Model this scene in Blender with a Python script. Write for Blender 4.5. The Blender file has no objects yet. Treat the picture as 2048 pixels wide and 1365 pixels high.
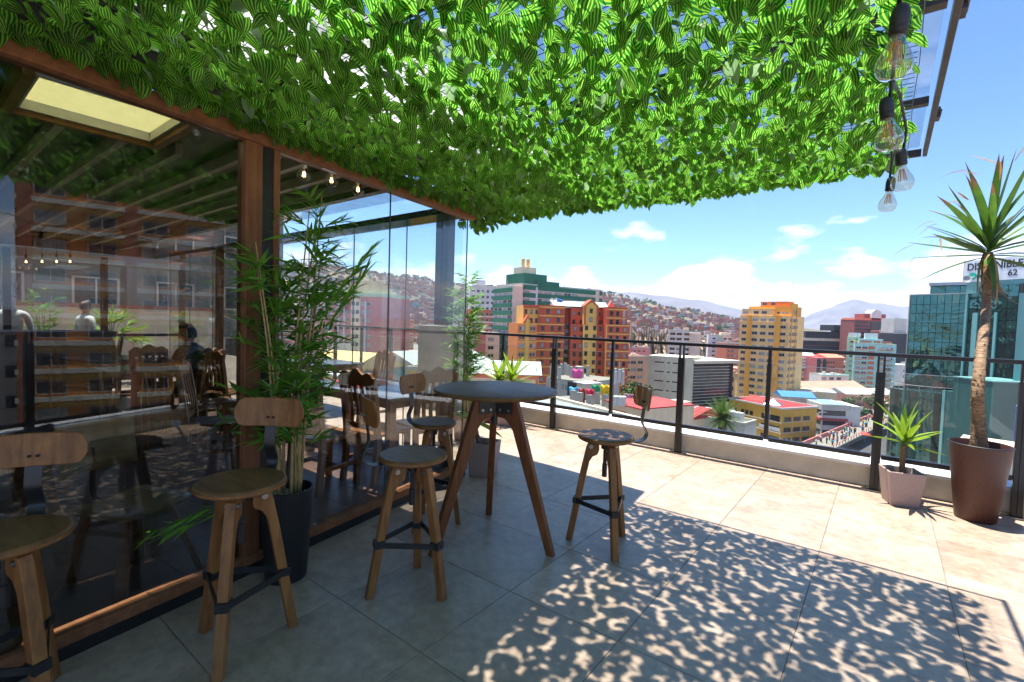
import bpy, math, random
import numpy as np
from mathutils import Vector, Matrix
random.seed(7)
R = math.radians
scene = bpy.context.scene
col = scene.collection

# ------------------------------------------------------------------ camera
CAM = np.array([0.0, 0.0, 1.5])
c_fwd = Vector((-0.611, 0.791, -0.0419)).normalized()
c_right = Vector((0.790, 0.612, 0.031))
c_right = (c_right - c_fwd * c_right.dot(c_fwd)).normalized()
c_up = c_right.cross(c_fwd).normalized()
cam_d = bpy.data.cameras.new('camera')
cam_d.sensor_width = 36.0
cam_d.lens = 16.96
cam_d.clip_start = 0.05
cam_d.clip_end = 40000.0
cam = bpy.data.objects.new('camera', cam_d)
col.objects.link(cam)
cam.matrix_world = Matrix((
    (c_right.x, c_up.x, -c_fwd.x, 0.0),
    (c_right.y, c_up.y, -c_fwd.y, 0.0),
    (c_right.z, c_up.z, -c_fwd.z, 1.5),
    (0, 0, 0, 1)))
scene.camera = cam

# ------------------------------------------------------------------ sky, sun, exposure
SUN_VEC = Vector((-0.179, 0.038, 1.0)).normalized()
sun_el = math.asin(SUN_VEC.z)
sun_az = math.atan2(SUN_VEC.x, SUN_VEC.y)
sun_d = bpy.data.lights.new('sun', 'SUN')
sun_d.energy = 4.1
sun_d.angle = R(0.55)
sun_d.color = (1.0, 0.955, 0.88)
sun = bpy.data.objects.new('sun', sun_d)
col.objects.link(sun)
sun.rotation_euler = (-SUN_VEC).to_track_quat('-Z', 'Y').to_euler()
sun.location = (0, 0, 30)

world = bpy.data.worlds.new('World')
scene.world = world
world.use_nodes = True
wn, wl = world.node_tree.nodes, world.node_tree.links
wn.clear()
w_out = wn.new('ShaderNodeOutputWorld')
w_bg = wn.new('ShaderNodeBackground')
w_bg.inputs['Strength'].default_value = 0.11
sky = wn.new('ShaderNodeTexSky')
sky.sky_type = 'NISHITA'
sky.sun_disc = False
sky.sun_elevation = sun_el
sky.sun_rotation = sun_az
sky.altitude = 3600.0
sky.air_density = 1.0
sky.dust_density = 0.7
sky.ozone_density = 2.6


def wnode(t, **kw):
    n = wn.new(t)
    for k, v in kw.items():
        setattr(n, k, v)
    return n


def wmath(op, a, b=None, c=None, clamp=False):
    n = wn.new('ShaderNodeMath')
    n.operation = op
    n.use_clamp = clamp
    for i, v in enumerate((a, b, c)):
        if v is None:
            continue
        if isinstance(v, (int, float)):
            n.inputs[i].default_value = v
        else:
            wl.new(v, n.inputs[i])
    return n.outputs[0]


w_tc = wn.new('ShaderNodeTexCoord')
w_sep = wn.new('ShaderNodeSeparateXYZ')
wl.new(w_tc.outputs['Generated'], w_sep.inputs[0])
w_map = wn.new('ShaderNodeMapping')
w_map.inputs['Scale'].default_value = (1.0, 1.0, 2.4)
w_map.inputs['Location'].default_value = (3.1, 1.7, 0.35)
wl.new(w_tc.outputs['Generated'], w_map.inputs[0])
cl1 = wnode('ShaderNodeTexNoise')
cl1.inputs['Scale'].default_value = 5.2
cl1.inputs['Detail'].default_value = 9.0
cl1.inputs['Roughness'].default_value = 0.56
wl.new(w_map.outputs[0], cl1.inputs['Vector'])
elev = w_sep.outputs['Z']
# cumulus banks sit low over the hills all the way round and thin out with height
thr = wnode('ShaderNodeMapRange')
thr.inputs['From Min'].default_value = 0.02
thr.inputs['From Max'].default_value = 0.26
thr.inputs['To Min'].default_value = 0.35
thr.inputs['To Max'].default_value = 0.70
wl.new(elev, thr.inputs['Value'])
cov = wmath('SUBTRACT', cl1.outputs['Fac'], thr.outputs[0])
cov = wmath('MULTIPLY', cov, 7.0, clamp=True)
cov = wmath('SMOOTH_MIN', cov, 0.96, 0.1)
mixc = wnode('ShaderNodeMix', data_type='RGBA')
wl.new(cov, mixc.inputs['Factor'])
sky_gain = wnode('ShaderNodeHueSaturation')
sky_gain.inputs['Saturation'].default_value = 1.12
sky_gain.inputs['Value'].default_value = 0.93
wl.new(sky.outputs[0], sky_gain.inputs['Color'])
wl.new(sky_gain.outputs[0], mixc.inputs[6])
mixc.inputs[7].default_value = (5.8, 5.6, 5.9, 1)
wl.new(mixc.outputs[2], w_bg.inputs['Color'])
wl.new(w_bg.outputs[0], w_out.inputs['Surface'])

scene.view_settings.view_transform = 'Standard'
scene.view_settings.look = 'None'
scene.view_settings.exposure = 1.66
scene.view_settings.gamma = 1.0
scene.view_settings.use_curve_mapping = False
cy = scene.cycles
cy.use_denoising = True
cy.max_bounces = 10
cy.diffuse_bounces = 4
cy.glossy_bounces = 4
cy.transmission_bounces = 6
cy.transparent_max_bounces = 24
cy.volume_bounces = 0
cy.sample_clamp_indirect = 6.0
cy.caustics_reflective = False
cy.caustics_refractive = False

# ------------------------------------------------------------------ helpers
FPX = 965.0
_F = np.array(c_fwd); _Rt = np.array(c_right); _U = np.array(c_up)


def at(px, py, d):
    """the point d metres deep along the lens axis that the photograph shows at (px, py)"""
    v = _F + _Rt * ((px - 1024.0) / FPX) - _U * ((py - 682.5) / FPX)
    p = CAM + v * d
    return Vector(p)


def rnd(a, b):
    return random.uniform(a, b)


class MB:
    """collects shapes and links them as ONE mesh object"""

    def __init__(self):
        self.v = []; self.f = []; self.m = []; self.uv = None

    def _add(self, vs, fs, mi=0):
        o = len(self.v)
        self.v.extend([tuple(p) for p in vs])
        for f in fs:
            self.f.append([o + i for i in f]); self.m.append(mi)
        return self

    def box(self, c, s, mi=0, rot=None, taper=None):
        hx, hy, hz = s[0] / 2, s[1] / 2, s[2] / 2
        t = taper or (1, 1)
        vs = [(-hx, -hy, -hz), (hx, -hy, -hz), (hx, hy, -hz), (-hx, hy, -hz),
              (-hx * t[0], -hy * t[1], hz), (hx * t[0], -hy * t[1], hz), (hx * t[0], hy * t[1], hz), (-hx * t[0], hy * t[1], hz)]
        if rot is not None:
            vs = [rot @ Vector(p) for p in vs]
        vs = [(p[0] + c[0], p[1] + c[1], p[2] + c[2]) for p in vs]
        return self._add(vs, [(0, 3, 2, 1), (4, 5, 6, 7), (0, 1, 5, 4), (1, 2, 6, 5), (2, 3, 7, 6), (3, 0, 4, 7)], mi)

    def bar(self, a, b, w, h, mi=0, up=(0, 0, 1)):
        a = Vector(a); b = Vector(b); d = b - a; L = d.length
        if L < 1e-6:
            return self
        d.normalize(); upv = Vector(up)
        if abs(d.dot(upv)) > 0.98:
            upv = Vector((1, 0, 0))
        s = d.cross(upv).normalized(); u = s.cross(d).normalized()
        m = Matrix((d, s, u)).transposed()
        return self.box((a + b) / 2, (L, w, h), mi, m)

    def tube(self, pts, rad, n=8, mi=0, cap=True):
        pts = [Vector(p) for p in pts]
        if not isinstance(rad, (list, tuple)):
            rad = [rad] * len(pts)
        o = len(self.v); prev = None
        for i, p in enumerate(pts):
            if i == 0: d = pts[1] - p
            elif i == len(pts) - 1: d = p - pts[i - 1]
            else: d = pts[i + 1] - pts[i - 1]
            d.normalize()
            if prev is None:
                a = Vector((0, 0, 1)) if abs(d.z) < 0.9 else Vector((1, 0, 0))
                s = d.cross(a).normalized()
            else:
                s = (prev - d * prev.dot(d)).normalized()
            prev = s; t = d.cross(s)
            for k in range(n):
                an = 2 * math.pi * k / n
                self.v.append(tuple(p + (s * math.cos(an) + t * math.sin(an)) * rad[i]))
        for i in range(len(pts) - 1):
            for k in range(n):
                k2 = (k + 1) % n
                self.f.append([o + i * n + k, o + i * n + k2, o + (i + 1) * n + k2, o + (i + 1) * n + k]); self.m.append(mi)
        if cap:
            self.f.append([o + k for k in range(n)][::-1]); self.m.append(mi)
            q = o + (len(pts) - 1) * n
            self.f.append([q + k for k in range(n)]); self.m.append(mi)
        return self

    def lathe(self, prof, n=24, c=(0, 0, 0), mi=0, closed=False):
        o = len(self.v); L = len(prof)
        for r, z in prof:
            for k in range(n):
                a = 2 * math.pi * k / n
                self.v.append((c[0] + r * math.cos(a), c[1] + r * math.sin(a), c[2] + z))
        rng = range(L if closed else L - 1)
        for i in rng:
            j = (i + 1) % L
            for k in range(n):
                k2 = (k + 1) % n
                self.f.append([o + i * n + k, o + i * n + k2, o + j * n + k2, o + j * n + k]); self.m.append(mi)
        return self

    def extrude(self, poly, axis_u, axis_v, axis_n, t, c=(0, 0, 0), mi=0):
        """poly of (u, v), thickness t centred along axis_n"""
        U, V, N, c = Vector(axis_u), Vector(axis_v), Vector(axis_n), Vector(c)
        n = len(poly)
        vs = [c + U * a + V * b - N * (t / 2) for a, b in poly] + [c + U * a + V * b + N * (t / 2) for a, b in poly]
        fs = [list(range(n))[::-1], list(range(n, 2 * n))] + [(i, (i + 1) % n, n + (i + 1) % n, n + i) for i in range(n)]
        return self._add(vs, fs, mi)

    def quad(self, a, b, c, d, mi=0):
        return self._add([a, b, c, d], [(0, 1, 2, 3)], mi)

    def mesh(self, name, mats, smooth=False):
        me = bpy.data.meshes.new(name)
        me.from_pydata(self.v, [], self.f)
        if not isinstance(mats, (list, tuple)):
            mats = [mats]
        for m in mats:
            me.materials.append(m)
        if len(mats) > 1:
            me.polygons.foreach_set('material_index', self.m)
        if self.uv is not None:
            l = me.uv_layers.new(name='UVMap')
            flat = []
            for f in self.f:
                for i in f:
                    flat.extend(self.uv[i])
            l.data.foreach_set('uv', flat)
        if smooth:
            me.polygons.foreach_set('use_smooth', [True] * len(me.polygons))
        me.update()
        return me

    def build(self, name, mats, parent=None, smooth=False, bevel=0.0, auto=None):
        o = bpy.data.objects.new(name, self.mesh(name, mats, smooth))
        col.objects.link(o)
        if parent is not None:
            o.parent = parent
        if bevel:
            b = o.modifiers.new('bevel', 'BEVEL'); b.width = bevel; b.segments = 2; b.limit_method = 'ANGLE'; b.angle_limit = R(40)
        if auto is not None:
            me = o.data
            me.polygons.foreach_set('use_smooth', [True] * len(me.polygons))
            try:
                me.set_sharp_from_angle(angle=R(auto))
            except Exception:
                pass
        return o


def tag(o, label=None, cat=None, group=None, kind=None):
    if label: o['label'] = label
    if cat: o['category'] = cat
    if group: o['group'] = group
    if kind: o['kind'] = kind
    return o


def empty(name, loc=(0, 0, 0), rz=0.0, label=None, cat=None, group=None):
    o = bpy.data.objects.new(name, None)
    o.empty_display_size = 0.1
    col.objects.link(o)
    o.location = loc; o.rotation_euler = (0, 0, rz)
    return tag(o, label, cat, group)


KIDS = {}


def copy_tree(o, parent=None, kids=None):
    c = o.copy(); col.objects.link(c); c.parent = parent
    for ch in o.children:
        copy_tree(ch, c)
    return c


def inst(name, me, parent, loc=(0, 0, 0), rot=None, scale=None):
    o = bpy.data.objects.new(name, me); col.objects.link(o); o.parent = parent
    o.location = loc
    if rot is not None: o.rotation_euler = rot
    if scale is not None: o.scale = scale
    return o


def hemp(mat, **kw):
    pass


# ------------------------------------------------------------------ materials
def newmat(name):
    m = bpy.data.materials.new(name); m.use_nodes = True
    nt = m.node_tree
    return m, nt, nt.nodes, nt.links, nt.nodes['Principled BSDF']


def noise_vec(nt, coord='Object', scale=(1, 1, 1)):
    tc = nt.nodes.new('ShaderNodeTexCoord'); mp = nt.nodes.new('ShaderNodeMapping')
    mp.inputs['Scale'].default_value = scale
    if coord == 'World':
        g = nt.nodes.new('ShaderNodeNewGeometry'); nt.links.new(g.outputs['Position'], mp.inputs[0])
    else:
        nt.links.new(tc.outputs[coord], mp.inputs[0])
    return mp.outputs[0]


def noise(nt, vec, scale=5.0, detail=4.0, rough=0.55, dist=0.0):
    n = nt.nodes.new('ShaderNodeTexNoise')
    n.inputs['Scale'].default_value = scale; n.inputs['Detail'].default_value = detail
    n.inputs['Roughness'].default_value = rough; n.inputs['Distortion'].default_value = dist
    nt.links.new(vec, n.inputs['Vector'])
    return n.outputs['Fac']


def ramp(nt, fac, stops):
    r = nt.nodes.new('ShaderNodeValToRGB')
    e = r.color_ramp.elements
    while len(e) < len(stops): e.new(0.5)
    for i, (p, c) in enumerate(stops):
        e[i].position = p; e[i].color = (*c, 1) if len(c) == 3 else c
    nt.links.new(fac, r.inputs[0])
    return r.outputs[0]


def mixrgb(nt, fac, a, b, mode='MIX'):
    n = nt.nodes.new('ShaderNodeMix'); n.data_type = 'RGBA'; n.blend_type = mode
    for i, v in ((0, fac), (6, a), (7, b)):
        if isinstance(v, (int, float)): n.inputs[i].default_value = v
        elif isinstance(v, tuple): n.inputs[i].default_value = (*v, 1) if len(v) == 3 else v
        else: nt.links.new(v, n.inputs[i])
    return n.outputs[2]


def bump(nt, h, bs, strength=0.2, dist=0.01):
    b = nt.nodes.new('ShaderNodeBump'); b.inputs['Strength'].default_value = strength; b.inputs['Distance'].default_value = dist
    nt.links.new(h, b.inputs['Height']); nt.links.new(b.outputs[0], bs.inputs['Normal'])


def plain(name, c, rough=0.6, metal=0.0, var=0.12, scale=6.0, coord='Object', bmp=0.0, detail=5.0, spec=None):
    m, nt, N, L, bs = newmat(name)
    v = noise_vec(nt, coord)
    f = noise(nt, v, scale, detail)
    lo = tuple(x * (1 - var) for x in c); hi = tuple(min(1, x * (1 + var)) for x in c)
    L.new(ramp(nt, f, [(0.3, lo), (0.7, hi)]), bs.inputs['Base Color'])
    bs.inputs['Roughness'].default_value = rough; bs.inputs['Metallic'].default_value = metal
    if spec is not None: bs.inputs['Specular IOR Level'].default_value = spec
    if bmp: bump(nt, noise(nt, v, scale * 6, 3), bs, bmp)
    return m


def wood(name, c1, c2, rough=0.35, scale=1.0, axis=2, coat=0.0, dirt=0.25):
    m, nt, N, L, bs = newmat(name)
    s = [14 * scale] * 3; s[axis] = 0.9 * scale
    v = noise_vec(nt, 'Object', tuple(s))
    f = noise(nt, v, 1.6, 6, 0.62, 0.6)
    base = ramp(nt, f, [(0.28, c2), (0.5, tuple((a + b) / 2 for a, b in zip(c1, c2))), (0.72, c1)])
    v2 = noise_vec(nt, 'Object', (1, 1, 1))
    f2 = noise(nt, v2, 9 * scale, 5, 0.6)
    d = ramp(nt, f2, [(0.3, (1 - dirt,) * 3), (0.65, (1, 1, 1))])
    L.new(mixrgb(nt, 1.0, base, d, 'MULTIPLY'), bs.inputs['Base Color'])
    rr = nt.nodes.new('ShaderNodeMapRange'); rr.inputs['To Min'].default_value = rough - 0.08; rr.inputs['To Max'].default_value = rough + 0.18
    L.new(f2, rr.inputs['Value']); L.new(rr.outputs[0], bs.inputs['Roughness'])
    if coat: bs.inputs['Coat Weight'].default_value = coat; bs.inputs['Coat Roughness'].default_value = 0.12
    bs.inputs['Specular IOR Level'].default_value = 0.32 if axis == 2 else 0.12
    bump(nt, f, bs, 0.12, 0.004)
    return m


def thin_glass(name, tint=(0.93, 0.97, 0.96), ior=1.5, rough=0.0, gain=1.0, dirt=0.0, dirt_scale=3.0):
    """a real pane: what it does not mirror it lets through"""
    m, nt, N, L, bs = newmat(name)
    N.remove(bs)
    out = [n for n in N if n.type == 'OUTPUT_MATERIAL'][0]
    tr = N.new('ShaderNodeBsdfTransparent'); tr.inputs[0].default_value = (*tint, 1)
    gl = N.new('ShaderNodeBsdfGlossy'); gl.inputs['Roughness'].default_value = rough
    lw = N.new('ShaderNodeLayerWeight'); lw.inputs['Blend'].default_value = 0.5
    p5 = N.new('ShaderNodeMath'); p5.operation = 'POWER'; L.new(lw.outputs['Facing'], p5.inputs[0]); p5.inputs[1].default_value = 5.0
    f0 = ((ior - 1) / (ior + 1)) ** 2
    g = N.new('ShaderNodeMath'); g.operation = 'MULTIPLY_ADD'; g.use_clamp = True
    L.new(p5.outputs[0], g.inputs[0]); g.inputs[1].default_value = (1 - f0) * gain * 0.85; g.inputs[2].default_value = f0 * gain
    mx = N.new('ShaderNodeMixShader'); L.new(g.outputs[0], mx.inputs[0]); L.new(tr.outputs[0], mx.inputs[1]); L.new(gl.outputs[0], mx.inputs[2])
    last = mx.outputs[0]
    if dirt:
        df = N.new('ShaderNodeBsdfDiffuse'); df.inputs[0].default_value = (0.55, 0.56, 0.55, 1)
        v = noise_vec(nt, 'World'); f = noise(nt, v, dirt_scale, 6, 0.65)
        k = ramp(nt, f, [(0.4, (0.02,) * 3), (0.75, (dirt,) * 3)])
        m2 = N.new('ShaderNodeMixShader'); L.new(k, m2.inputs[0]); L.new(last, m2.inputs[1]); L.new(df.outputs[0], m2.inputs[2]); last = m2.outputs[0]
    L.new(last, out.inputs['Surface'])
    return m


def leafy(name, stops, transl=0.5, rough=0.45, stripes=None, tip=None):
    """leaf blade; UV u runs across (0..1), v along; light comes through it"""
    m, nt, N, L, bs = newmat(name)
    out = [n for n in N if n.type == 'OUTPUT_MATERIAL'][0]
    uv = N.new('ShaderNodeTexCoord'); sep = N.new('ShaderNodeSeparateXYZ'); L.new(uv.outputs['UV'], sep.inputs[0])
    if stripes:
        gm = N.new('ShaderNodeNewGeometry')
        nz = noise(nt, noise_vec(nt, 'World'), 38, 3)
        a = N.new('ShaderNodeMath'); a.operation = 'MULTIPLY_ADD'; L.new(nz, a.inputs[0]); a.inputs[1].default_value = 0.10; L.new(sep.outputs[0], a.inputs[2])
        s = N.new('ShaderNodeMath'); s.operation = 'MULTIPLY'; L.new(a.outputs[0], s.inputs[0]); s.inputs[1].default_value = stripes * math.pi * 2
        sn = N.new('ShaderNodeMath'); sn.operation = 'SINE'; L.new(s.outputs[0], sn.inputs[0])
        h = N.new('ShaderNodeMath'); h.operation = 'MULTIPLY_ADD'; L.new(sn.outputs[0], h.inputs[0]); h.inputs[1].default_value = 0.5; h.inputs[2].default_value = 0.5
        fac = h.outputs[0]
    else:
        fac = noise(nt, noise_vec(nt, 'World'), 9, 4)
    c = ramp(nt, fac, stops)
    if tip:
        tv = N.new('ShaderNodeMath'); tv.operation = 'MULTIPLY_ADD'; L.new(noise(nt, noise_vec(nt, 'World'), 6, 3), tv.inputs[0]); tv.inputs[1].default_value = 0.5; L.new(sep.outputs[1], tv.inputs[2])
        tr_ = N.new('ShaderNodeMapRange'); tr_.inputs['From Min'].default_value = 1.0; tr_.inputs['From Max'].default_value = 1.14; L.new(tv.outputs[0], tr_.inputs['Value'])
        c = mixrgb(nt, tr_.outputs[0], c, tip)
    gi = N.new('ShaderNodeNewGeometry')
    hv = N.new('ShaderNodeHueSaturation')
    mr = N.new('ShaderNodeMapRange'); mr.inputs['To Min'].default_value = 0.62; mr.inputs['To Max'].default_value = 1.25
    oi = N.new('ShaderNodeObjectInfo')
    ad = N.new('ShaderNodeMath'); ad.operation = 'ADD'; L.new(gi.outputs['Random Per Island'], ad.inputs[0]); L.new(oi.outputs['Random'], ad.inputs[1])
    fr = N.new('ShaderNodeMath'); fr.operation = 'FRACT'; L.new(ad.outputs[0], fr.inputs[0])
    L.new(fr.outputs[0], mr.inputs['Value']); L.new(mr.outputs[0], hv.inputs['Value']); L.new(c, hv.inputs['Color'])
    lc_ = hv.outputs[0]
    if stripes:
        gt = N.new('ShaderNodeMath'); gt.operation = 'GREATER_THAN'; gt.inputs[1].default_value = 0.972; L.new(fr.outputs[0], gt.inputs[0])
        lc_ = mixrgb(nt, gt.outputs[0], lc_, (0.26, 0.40, 0.20))
    L.new(lc_, bs.inputs['Base Color'])
    bs.inputs['Roughness'].default_value = rough
    tl = N.new('ShaderNodeBsdfTranslucent'); L.new(lc_, tl.inputs[0])
    mx = N.new('ShaderNodeMixShader'); mx.inputs[0].default_value = transl
    L.new(bs.outputs[0], mx.inputs[1]); L.new(tl.outputs[0], mx.inputs[2]); L.new(mx.outputs[0], out.inputs['Surface'])
    return m


def emit(name, c, s):
    m, nt, N, L, bs = newmat(name)
    bs.inputs['Base Color'].default_value = (*c, 1); bs.inputs['Emission Color'].default_value = (*c, 1); bs.inputs['Emission Strength'].default_value = s
    return m


def tile_mat(name, c1, c2, c3, rough=0.34, vs=1.0):
    m, nt, N, L, bs = newmat(name)
    v = noise_vec(nt, 'World', (1, 1, 1))
    oi = N.new('ShaderNodeObjectInfo')
    off = N.new('ShaderNodeVectorMath'); off.operation = 'MULTIPLY_ADD'
    cb = N.new('ShaderNodeCombineXYZ')
    sc = N.new('ShaderNodeMath'); sc.operation = 'MULTIPLY'; sc.inputs[1].default_value = 37.0; L.new(oi.outputs['Random'], sc.inputs[0])
    for i in range(3): L.new(sc.outputs[0], cb.inputs[i])
    L.new(v, off.inputs[0]); off.inputs[1].default_value = (1, 1, 1); L.new(cb.outputs[0], off.inputs[2])
    f1 = noise(nt, off.outputs[0], 3.2 * vs, 8, 0.62, 0.5)
    f2 = noise(nt, off.outputs[0], 17 * vs, 6, 0.65)
    c = ramp(nt, f1, [(0.30, c2), (0.5, c1), (0.70, c3)])
    d = ramp(nt, f2, [(0.28, (0.70, 0.70, 0.71)), (0.62, (1.06, 1.06, 1.06))])
    c = mixrgb(nt, 1.0, c, d, 'MULTIPLY')
    f3 = noise(nt, v, 120, 2, 0.5)
    specks = ramp(nt, f3, [(0.24, (0.45, 0.42, 0.4)), (0.29, (1, 1, 1))])
    c = mixrgb(nt, 0.7, c, specks, 'MULTIPLY')
    tv = N.new('ShaderNodeMapRange'); tv.inputs['To Min'].default_value = 0.90; tv.inputs['To Max'].default_value = 1.07; L.new(oi.outputs['Random'], tv.inputs['Value'])
    hv = N.new('ShaderNodeHueSaturation'); L.new(tv.outputs[0], hv.inputs['Value']); L.new(c, hv.inputs['Color'])
    L.new(hv.outputs[0], bs.inputs['Base Color'])
    mr = N.new('ShaderNodeMapRange'); mr.inputs['To Min'].default_value = rough - 0.1; mr.inputs['To Max'].default_value = rough + 0.16
    L.new(f2, mr.inputs['Value']); L.new(mr.outputs[0], bs.inputs['Roughness'])
    bump(nt, f2, bs, 0.06, 0.004)
    return m


M = {}
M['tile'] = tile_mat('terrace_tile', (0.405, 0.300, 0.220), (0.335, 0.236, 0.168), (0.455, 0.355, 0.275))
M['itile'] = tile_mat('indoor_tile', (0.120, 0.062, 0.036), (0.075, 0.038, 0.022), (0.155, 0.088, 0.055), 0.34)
M['grout'] = plain('grout', (0.21, 0.165, 0.13), 0.9, coord='World', scale=4)
M['wood_frame'] = wood('frame_timber', (0.30, 0.125, 0.055), (0.17, 0.066, 0.03), 0.42, 1.0, 2)
M['wood_beam'] = wood('beam_timber', (0.32, 0.14, 0.065), (0.19, 0.078, 0.036), 0.45, 1.0, 1)
M['wood_stool'] = wood('stool_timber', (0.38, 0.170, 0.052), (0.165, 0.064, 0.019), 0.38, 1.4, 2, 0.0)
M['wood_top'] = wood('stained_top', (0.26, 0.14, 0.062), (0.13, 0.062, 0.026), 0.36, 1.2, 0, 0.0, 0.3)
M['wood_table_leg'] = wood('table_leg_timber', (0.27, 0.090, 0.028), (0.12, 0.038, 0.012), 0.38, 1.3, 2, 0.0)
M['wood_chair'] = wood('chair_timber', (0.27, 0.105, 0.034), (0.14, 0.050, 0.017), 0.33, 1.2, 2, 0.15)
M['ply'] = wood('plywood', (0.34, 0.24, 0.12), (0.22, 0.145, 0.07), 0.3, 1.0, 0, 0.3)
M['black_steel'] = plain('black_steel', (0.018, 0.017, 0.017), 0.38, 0.0, 0.3, 20, bmp=0.03)
M['plinth'] = plain('plinth_paint', (0.005, 0.005, 0.005), 0.6, 0, 0.2)
M['rail_steel'] = plain('railing_paint', (0.012, 0.011, 0.011), 0.4, 0.0, 0.25, 12)
M['bright_steel'] = plain('bright_steel', (0.55, 0.54, 0.52), 0.3, 1.0, 0.1, 30)
M['bolt'] = plain('bolt_steel', (0.36, 0.34, 0.31), 0.35, 1.0, 0.2, 60)
M['col_steel'] = plain('column_paint', (0.045, 0.047, 0.055), 0.45, 0.0, 0.1, 3)
M['frame_steel'] = plain('canopy_frame_paint', (0.055, 0.043, 0.036), 0.5, 0.2, 0.35, 14, bmp=0.05)
M['glass'] = thin_glass('wall_glass', (0.955, 0.975, 0.965), 1.52, 0.0, 1.3)
M['glass_film'] = thin_glass('filmed_wall_glass', (0.76, 0.78, 0.77), 1.52, 0.0, 1.5)
M['rail_glass'] = thin_glass('railing_glass', (0.95, 0.985, 0.965), 1.5, 0.0, 0.8)
M['roof_glass'] = thin_glass('roof_glass', (0.94, 0.96, 0.96), 1.45, 0.03, 0.8, 0.16, 5.0)
M['bulb_glass'] = thin_glass('bulb_glass', (0.94, 0.88, 0.74), 1.5, 0.02, 3.0)
M['bulb_clear'] = thin_glass('clear_bulb_glass', (0.93, 0.94, 0.93), 1.5, 0.0, 2.0)
M['filament_off'] = plain('amber_filament', (0.85, 0.30, 0.03), 0.4, 0, 0.05)
M['filament_on'] = emit('lit_filament', (1.0, 0.62, 0.25), 5.0)
M['socket'] = plain('socket_rubber', (0.022, 0.021, 0.021), 0.55, 0, 0.2, 30)
M['roof_dark'] = plain('roof_sheet', (0.13, 0.13, 0.135), 0.6, 0, 0.25, 3)
M['curb'] = plain('parapet_render', (0.52, 0.465, 0.38), 0.85, 0, 0.13, 7, 'World', 0.2)
M['coping'] = plain('coping_paint', (0.62, 0.63, 0.64), 0.55, 0, 0.08, 5, 'World', 0.05)
M['pot_black'] = plain('black_pot', (0.016, 0.016, 0.018), 0.5, 0, 0.15, 30, bmp=0.05)
M['pot_brown'] = plain('rust_pot', (0.062, 0.017, 0.010), 0.42, 0, 0.5, 130, bmp=0.3, detail=2)
M['pot_pink'] = plain('granite_pot', (0.36, 0.265, 0.24), 0.75, 0, 0.16, 120, bmp=0.15, detail=2)
M['soil'] = plain('soil', (0.07, 0.045, 0.03), 0.95, 0, 0.4, 40, bmp=0.6)
M['stone'] = plain('pebble', (0.48, 0.47, 0.42), 0.8, 0, 0.2, 40, bmp=0.2)
M['leaf_canopy'] = leafy('striped_leaf', [(0.0, (0.020, 0.15, 0.024)), (0.58, (0.042, 0.28, 0.036)), (0.80, (0.20, 0.48, 0.04)), (1.0, (0.50, 0.72, 0.06))], 0.70, 0.36, 5.0)
M['mesh_wire'] = plain('trellis_plastic', (0.012, 0.055, 0.028), 0.5, 0, 0.2)
M['leaf_bamboo'] = leafy('bamboo_leaf', [(0.2, (0.08, 0.25, 0.025)), (0.8, (0.24, 0.48, 0.06))], 0.5, 0.42)
M['leaf_yucca'] = leafy('yucca_leaf', [(0.2, (0.14, 0.29, 0.020)), (0.8, (0.30, 0.42, 0.03))], 0.4, 0.38)
M['leaf_drac'] = leafy('dracaena_leaf', [(0.2, (0.035, 0.11, 0.012)), (0.8, (0.11, 0.21, 0.022))], 0.35, 0.36, tip=(0.17, 0.075, 0.03))
M['leaf_dry'] = leafy('dry_leaf', [(0.2, (0.20, 0.085, 0.03)), (0.8, (0.50, 0.32, 0.14))], 0.3, 0.6)
M['cane'] = plain('bamboo_cane', (0.40, 0.27, 0.10), 0.45, 0, 0.2, 25)
m, nt, N, L, bs = newmat('fibrous_trunk')
v = noise_vec(nt, 'Object', (14, 14, 95)); f = noise(nt, v, 1.0, 5, 0.7)
L.new(ramp(nt, f, [(0.3, (0.10, 0.055, 0.028)), (0.52, (0.25, 0.15, 0.08)), (0.72, (0.42, 0.29, 0.17))]), bs.inputs['Base Color']); bs.inputs['Roughness'].default_value = 0.9
bump(nt, f, bs, 1.0, 0.02)
M['trunk'] = m
M['trunk_dark'] = plain('yucca_stem', (0.16, 0.10, 0.05), 0.8, 0, 0.35, 50, bmp=0.6)

# ------------------------------------------------------------------ terrace floor, parapet, railing
def project(p):
    v = np.array(p) - CAM
    z = v @ _F
    return (1024 + FPX * (v @ _Rt) / z, 682.5 - FPX * (v @ _U) / z, z)


W_DIR = Vector((-0.1488, 0.9889, 0)); W_NRM = Vector((0.9889, 0.1488, 0)); W_END = Vector((-3.160, 3.372, 0))


def wallp(s, off=0.0, z=0.0):
    """a point on the glass front: s metres back from its far end, off metres out over the terrace"""
    p = W_END - W_DIR * s + W_NRM * off
    return Vector((p.x, p.y, z))


mb = MB().box((-5.2, 1.2, -0.1550), (12.7, 9.24, 0.30))
floor = tag(mb.build('terrace_floor', M['grout']), kind='structure')
TX, TY = 0.648, 0.650


def tile_mesh(name, sx, sy, mat, t=0.012, ch=0.0015):
    b = MB()
    hx, hy = sx / 2, sy / 2
    v = []
    for z, k in ((0, 0), (t - ch, 0), (t, ch)):
        v += [(-hx + k, -hy + k, z), (hx - k, -hy + k, z), (hx - k, hy - k, z), (-hx + k, hy - k, z)]
    f = [(8, 9, 10, 11)]
    for a in (0, 4):
        for i in range(4):
            j = (i + 1) % 4
            f.append((a + i, a + j, a + 4 + j, a + 4 + i))
    b._add(v, f)
    return b.mesh(name, mat)


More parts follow.
